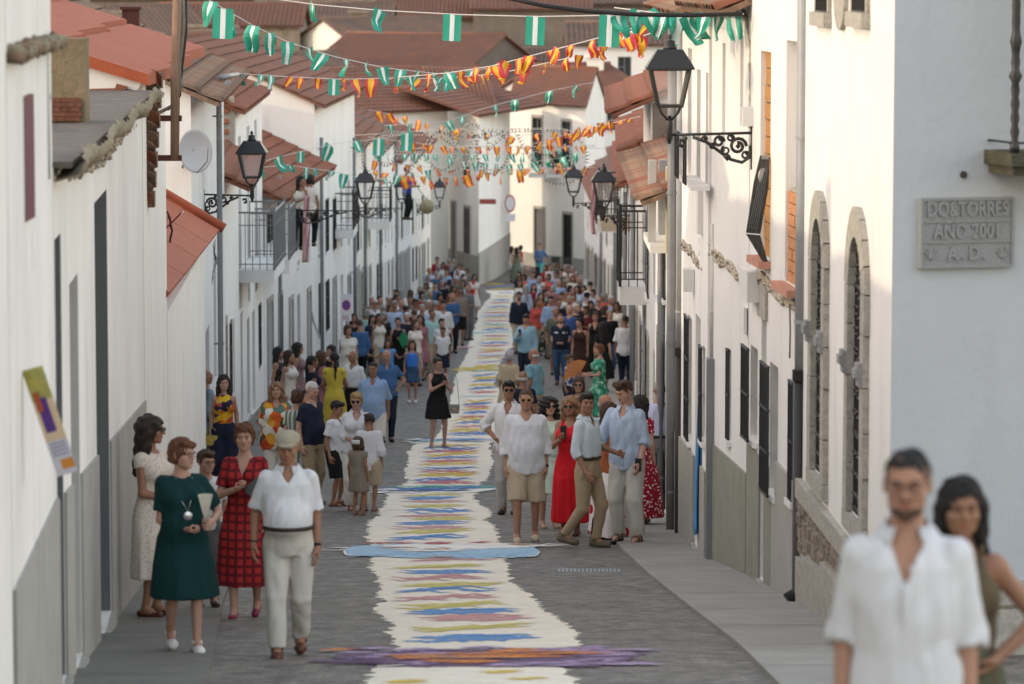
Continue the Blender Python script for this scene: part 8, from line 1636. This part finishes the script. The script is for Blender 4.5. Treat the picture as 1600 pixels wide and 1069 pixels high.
def cloth_strip(label, pts, wd, Y, m, name='hanging_cloth', st=None):
    v = []; n = len(pts) * 6; nx = 6
    for j in range(n + 1):
        s_ = j / n * (len(pts) - 1); i = min(int(s_), len(pts) - 2); fr = s_ - i; x = pts[i][0]*(1-fr) + pts[i+1][0]*fr; y = pts[i][1]*(1-fr) + pts[i+1][1]*fr
        for k in range(nx + 1): u = k / nx - .5; p = P(x + u*wd, y, Y); v.append((p.x, Y + .05*math.sin(u*9 + j*.3), p.z))
    t = thing(name, P(pts[0][0], pts[0][1], Y), label, 'cloth'); o = MB().add(v, [(j*(nx+1)+k, j*(nx+1)+k+1, (j+1)*(nx+1)+k+1, (j+1)*(nx+1)+k) for j in range(n) for k in range(nx)]).build('cloth', m, t, smooth=True); o.modifiers.new('t', 'SOLIDIFY').thickness = .006
    return t
pinkc = mat('pink_striped_cloth', (.42, .10, .15), .8, .4, col2=(.60, .50, .48), vs_=3, stretch=(14, 1, .6)); cloth_strip('pink and white striped cloth hanging from the grey balcony rail', [(480, 306), (479, 340), (478, 370), (477, 410)], 10, 82.3, pinkc)
cloth_strip('red and white striped cloth hanging behind the lantern over the right crowd', [(929, 284), (927, 310), (925, 335), (928, 366)], 7, 88, pinkc); cloth_strip('torn white ribbon dangling from a cable on the left wall', [(486, 484), (489, 500), (495, 514), (500, 528)], 4, 93, W1)
# ================================================================ bunting
fg = mat('flag_green', (.025, .32, .22), .5, spec=.4); fw = mat('flag_white', (.74, .76, .74), .5, spec=.4); fr_ = mat('flag_red', (.52, .045, .06), .5, spec=.4); fy = mat('flag_yellow', (.78, .42, .03), .5, spec=.4)
for m in (fg, fw, fr_, fy): m.node_tree.nodes['Principled BSDF'].inputs['Transmission Weight'].default_value = 0
def flag_mesh(kind, seed, w_=.20, h_=.30):
    r = random.Random(seed); nx, nz = 8, 7; v = []; cr = r.uniform(.25, 1.0); tw = r.uniform(-1.3, 1.3); ph = r.uniform(0, 6); gather = r.uniform(.22, .75); sw = r.uniform(-.5, .5); 
    if seed == -1: cr, tw, gather, sw = .05, .05, 1, .05
    for j in range(nz + 1):
        t = j / nz; z = -h_ * t * (1 - .15*cr*t); a = tw * t ** 1.2
        for i in range(nx + 1):
            u = (i / nx - .5) * w_ * (gather + (1 - gather) * (1 - abs(t - .2))); d = .05*cr*math.sin(i*1.3 + ph + t*2.5) * t + .03*cr*math.sin(t*6 + ph)
            v.append((u*math.cos(a) - d*math.sin(a) + sw*t*.12, u*math.sin(a) + d*math.cos(a), z + .02*cr*math.sin(i*.9 + ph*2)*t))
    f = []; mi = []
    for j in range(nz):
        for i in range(nx): f.append((j*(nx+1)+i, j*(nx+1)+i+1, (j+1)*(nx+1)+i+1, (j+1)*(nx+1)+i)); mi.append(1 if (2 < i < 5 + (kind == 'g') * 0 or (kind == 's' and 1 < i < 6)) else 0)
    if kind == 'g': mi = [1 if 2 < (q % nx) < 5 or False else 0 for q in range(nx*nz)]; mi = [1 if (q % nx) in (3, 4) else 0 for q in range(nx*nz)]
    me = bpy.data.meshes.new('flag'); me.from_pydata(v, [], f); 
    for m in ((fg, fw) if kind == 'g' else (fr_, fy)): me.materials.append(m)
    me.polygons.foreach_set('material_index', mi); me.update(); return me
FM = {(k, i): flag_mesh(k, i) for k in 'gs' for i in range(9)}; FM[('g', -1)] = flag_mesh('g', -1); FM[('s', -1)] = flag_mesh('s', -1)
strm = mat('white_string', (.55, .54, .52), .8)
def bunting(label, pts, Y0, Y1, flags, size=1.0, seed=1, cord=.006):
    """pts: rows and columns of the cord; flags: list of (column, kind[, variant, scale])"""
    r = random.Random(seed); x0, x1 = pts[0][0], pts[-1][0]; Yf = lambda x: Y0 + (Y1 - Y0) * (x - x0) / (x1 - x0); t = thing('bunting', P(pts[0][0], pts[0][1], Y0), label, 'bunting', 'strings of flags over the street'); xs_ = [p[0] for p in pts]; ys_ = [p[1] for p in pts]
    n = 40; MB().tube([P(x0 + (x1-x0)*i/n, float(np.interp(x0 + (x1-x0)*i/n, xs_, ys_)), Yf(x0 + (x1-x0)*i/n)) for i in range(n+1)], cord, 5).build('cord', strm, t)
    for fl in flags:
        x, k = fl[0], fl[1]; var = fl[2] if len(fl) > 2 else r.randrange(9); s_ = (fl[3] if len(fl) > 3 else r.uniform(.6, 1.15)) * size; p = P(x, float(np.interp(x, xs_, ys_)), Yf(x)) - WL[t.name]
        inst('flag', FM[(k, var)], t, p, (r.uniform(-.25, .25) if var >= 0 else 0, r.uniform(-.6, .6) if var >= 0 else .06, r.uniform(-1.3, 1.3) if var >= 0 else 0), (s_, s_, s_))
    return t
bunting('top white string with large flat green and white flags', [(420, -3), (490, 7), (590, 16), (720, 23), (840, 26), (960, 24), (1100, 22), (1162, 20)], 44, 41, [(488, 'g', 3, .8), (592, 'g', 5, .9), (707, 'g', -1, 1.0), (837, 'g', -1, 1.05), (953, 'g', -1, 1.15), (966, 'g', 2, 1.0)], 1.0, 2)
bunting('near string of green and white flags falling in from the top corner', [(312, -8), (340, 8), (395, 40), (450, 66), (520, 88), (600, 106), (690, 116), (790, 104)], 40, 62, [(330, 'g', 4, .9), (349, 'g', -1, 1.05), (364, 'g', 7, .9), (395, 'g'), (420, 'g'), (450, 'g'), (482, 'g'), (507, 'g'), (541, 'g'), (570, 'g'), (597, 'g', 1), (627, 'g', 4), (652, 'g'), (680, 'g', 2), (705, 'g'), (738, 'g')], 1.05, 3)
spf = [(456, 's'), (470, 's'), (498, 's'), (522, 'g', -1, .9), (540, 's'), (556, 's'), (580, 's'), (618, 's'), (640, 'g'), (672, 's'), (700, 'g'), (718, 's'), (745, 's'), (763, 's'), (772, 's'), (793, 's'), (812, 's'), (828, 's'), (860, 's'), (872, 's'), (893, 's'), (925, 's'), (945, 's'), (962, 's'), (978, 's'), (995, 's'), (1012, 's')]
bunting('sagging string mixing Spanish red-yellow flags with a few green ones', [(374, 115), (450, 120), (530, 124), (610, 122), (700, 114), (770, 103), (850, 82), (940, 58), (1030, 32)], 62, 42, [(378, 'g'), (409, 'g'), (424, "g")] + spf, .9, 4)
bunting('second red-yellow string just below the sagging one on the right', [(600, 124), (700, 122), (780, 115), (870, 95), (960, 72), (1040, 44)], 60, 44, [(655, 's'), (690, 'g'), (732, 's'), (752, 's'), (785, 's'), (806, 's'), (822, 's'), (852, 's'), (884, 's'), (905, 's'), (938, 's'), (985, 's'), (1000, 's')], .8, 5)
bunting('green and white flags bunched along the black cable by the large lantern', [(960, 12), (1040, 22), (1100, 24), (1162, 22)], 40, 37.8, [(998, 'g', 2, .9), (1012, 'g', 4, 1.0), (1038, 'g', 0, 1.0), (1052, 'g', 3, 1.1), (1062, 'g', 6, 1.15), (1075, 'g', 5, 1.15), (1088, 'g', 2, 1.0), (1102, 'g', 7, .9), (1122, 'g', 1, .95), (1143, 'g', 8, .95)], 1.0, 6)
bunting('green flags over the grey balconies', [(395, 258), (432, 246), (520, 225), (600, 216), (690, 196)], 76, 90, [(432, 'g'), (470, 'g', -1), (516, 'g', 1, 1.2), (556, 'g'), (592, 'g', -1, 1.1), (636, 'g', -1, 1.2)], 1.15, 7)
bunting('lower green flags running to the mossy eave', [(400, 262), (450, 258), (520, 268), (580, 282), (690, 262)], 78, 96, [(410, 'g'), (453, 'g'), (478, 'g'), (492, 'g'), (519, 'g'), (538, 'g'), (560, 'g'), (600, 'g'), (622, 'g'), (645, 'g'), (668, 'g')], 1.0, 8)
bunting('far string of orange-looking Spanish flags above the garland', [(576, 172), (640, 184), (700, 200), (790, 214), (880, 206), (1000, 178)], 92, 96, [(x, 's') for x in (590, 606, 620, 632, 655, 668, 690, 712, 735, 762, 800, 838, 868, 884, 902, 922, 938, 950, 962, 974, 986)], 1.05, 9)
bunting('low string of Spanish flags beneath the garland', [(560, 262), (620, 274), (700, 278), (780, 268), (850, 262), (925, 240)], 96, 104, [(x, 's') for x in (586, 602, 630, 642, 661, 671, 697, 712, 728, 748, 761, 784, 812, 826, 848, 872)], 1.1, 10)
bunting('string of green flags woven through the garland on the right', [(640, 238), (720, 252), (800, 258), (880, 246), (930, 228)], 98, 100, [(x, 'g') for x in (652, 668, 684, 702, 722, 742, 758, 775, 795, 812, 832, 855, 878, 900)], .95, 11)
bunting('string of green flags high before the cream corner house', [(600, 196), (700, 190), (760, 168), (860, 142), (930, 128)], 80, 84, [(x, 'g') for x in (610, 640, 700, 722, 775, 805, 860, 900)], .9, 12)
bunting('upper red-yellow flags close before the lit eaves on the right', [(830, 226), (880, 212), (940, 196), (1000, 182)], 80, 76, [(x, 's') for x in (845, 858, 872, 890, 905, 918, 932, 946, 958, 970, 984)], .85, 13)
for j_, (y0, y1, Yj, kk, dx) in enumerate(((214, 228, 89, 's', 17), (240, 226, 90, 'g', 19), (250, 262, 93, 's', 23))):
    bunting(['tangled string of red-yellow flags hung level with the upper scrolls', 'tangled string of green flags hung across the middle of the scrolls', 'tangled string of red-yellow flags hung across the lower scrolls'][j_], [(575, y0), (700, (y0 + y1) / 2 + 9), (800, (y0 + y1) / 2 + 8), (930, y1)], Yj, Yj + 1, [(x + rnd.uniform(-5, 5), kk) for x in range(590, 925, dx)], .75, 30 + j_)
# ================================================================ garland of bulbs
def cat(pts, n=8):
    out = []
    for i in range(len(pts) - 1):
        p0, p1, p2, p3 = [Vector((*pts[max(0, min(len(pts) - 1, i + k))], 0)) for k in (-1, 0, 1, 2)]
        for j in range(n): t = j / n; out.append(.5 * ((2*p1) + (p2 - p0)*t + (2*p0 - 5*p1 + 4*p2 - p3)*t*t + (3*p1 - p0 - 3*p2 + p3)*t**3))
    out.append(Vector((*pts[-1], 0))); return out
Yl = 92.0; gl = thing('bulb_garland', P(740, 205, Yl), 'festive arch of wire scrolls studded with small bulbs across the street', 'light garland'); wire = mat('garland_wire', (.35, .35, .34), .6); bulb_m = mat('bulb_socket', (.03, .06, .06), .5); bulb_w = mat('bulb_glass', (.55, .50, .42), .3)
A1 = [(674, 206), (640, 206), (600, 207), (578, 218), (566, 236), (566, 256), (574, 272), (590, 284), (610, 286), (630, 280)]; A2 = [(672, 232), (640, 233), (604, 230), (590, 238), (592, 254), (603, 260), (614, 255), (620, 245)]; A3 = [(676, 206), (668, 222), (656, 244), (640, 262), (630, 276)]
B1 = [(690 + 21*math.cos(a), 236 + 29*math.sin(a)) for a in [i*math.pi/8 for i in range(17)]]; C1 = [(684, 212), (700, 224), (716, 236), (718, 214), (738, 196), (760, 214), (762, 236), (776, 224), (790, 212)]; D1 = [(769 + 24*math.cos(a), 236 + 30*math.sin(a)) for a in [i*math.pi/8 for i in range(17)]]
mir = lambda L: [(1480 - x, y) for x, y in L]; E1 = [(738, 196), (728, 250), (718, 262), (700, 268)]; E2 = [(740, 200), (750, 262), (772, 272), (790, 260)]
for L_ in (A1, A2, A3, B1, C1, D1, E1, E2, mir(A1), mir(A2), mir(A3), [(674, 206), (740, 216), (806, 206)]):
    pts = [P(p.x, p.y, Yl) for p in cat(L_)]; MB().tube(pts, .008, 5, cap=False).build('wire_scroll', wire, gl); q = MB(); q2 = MB(); acc = 0
    for i in range(1, len(pts)):
        d = (pts[i] - pts[i-1]); acc += d.length
        while acc > .085:
            acc -= .085; c = pts[i]; nrm = Vector((-d.z, 0, d.x)).normalized(); q.bar(c, c + nrm*.055, .022, .022); q2.bar(c + nrm*.055, c + nrm*.095, .03, .03)
    if q.f: o = q.build('sockets', bulb_m, gl); o['kind'] = 'stuff'; o = q2.build('bulbs', bulb_w, gl); o['kind'] = 'stuff'
tube_thing('stay_wire', [P(548, 212, 92), P(740, 200, 92), P(952, 205, 92)], .006, strm, 'thin stay wire carrying the bulb garland', 'wire'); tube_thing('stay_wire', [P(548, 236, 92), P(740, 228, 92), P(952, 232, 92)], .006, strm, 'second stay wire just under the first', 'wire')
# two small chairs by the far wall
for i, (px_, lab) in enumerate(((868, 'small black metal chair by the far plinth, the nearer to the two doors'), (886, 'small black metal chair by the far plinth, at its right'))):
    Y = 181; x = XP(px_, Y); z = G(Y); t = thing('chair', (x, Y, z), lab, 'chair', 'chairs by the far plinth'); MB().box((x - .2, Y - .2, z + .43), (x + .2, Y + .2, z + .46)).build('seat', iron, t)
    for a in (-1, 1):
        for b in (-1, 1): MB().bar((x + a*.18, Y + b*.18, z), (x + a*.18, Y + b*.18, z + (.44 if b < 0 else .92)), .03, .03).build('leg', iron, t)
    MB().box((x - .18, Y + .17, z + .62), (x + .18, Y + .19, z + .90)).build('backrest', iron, t)
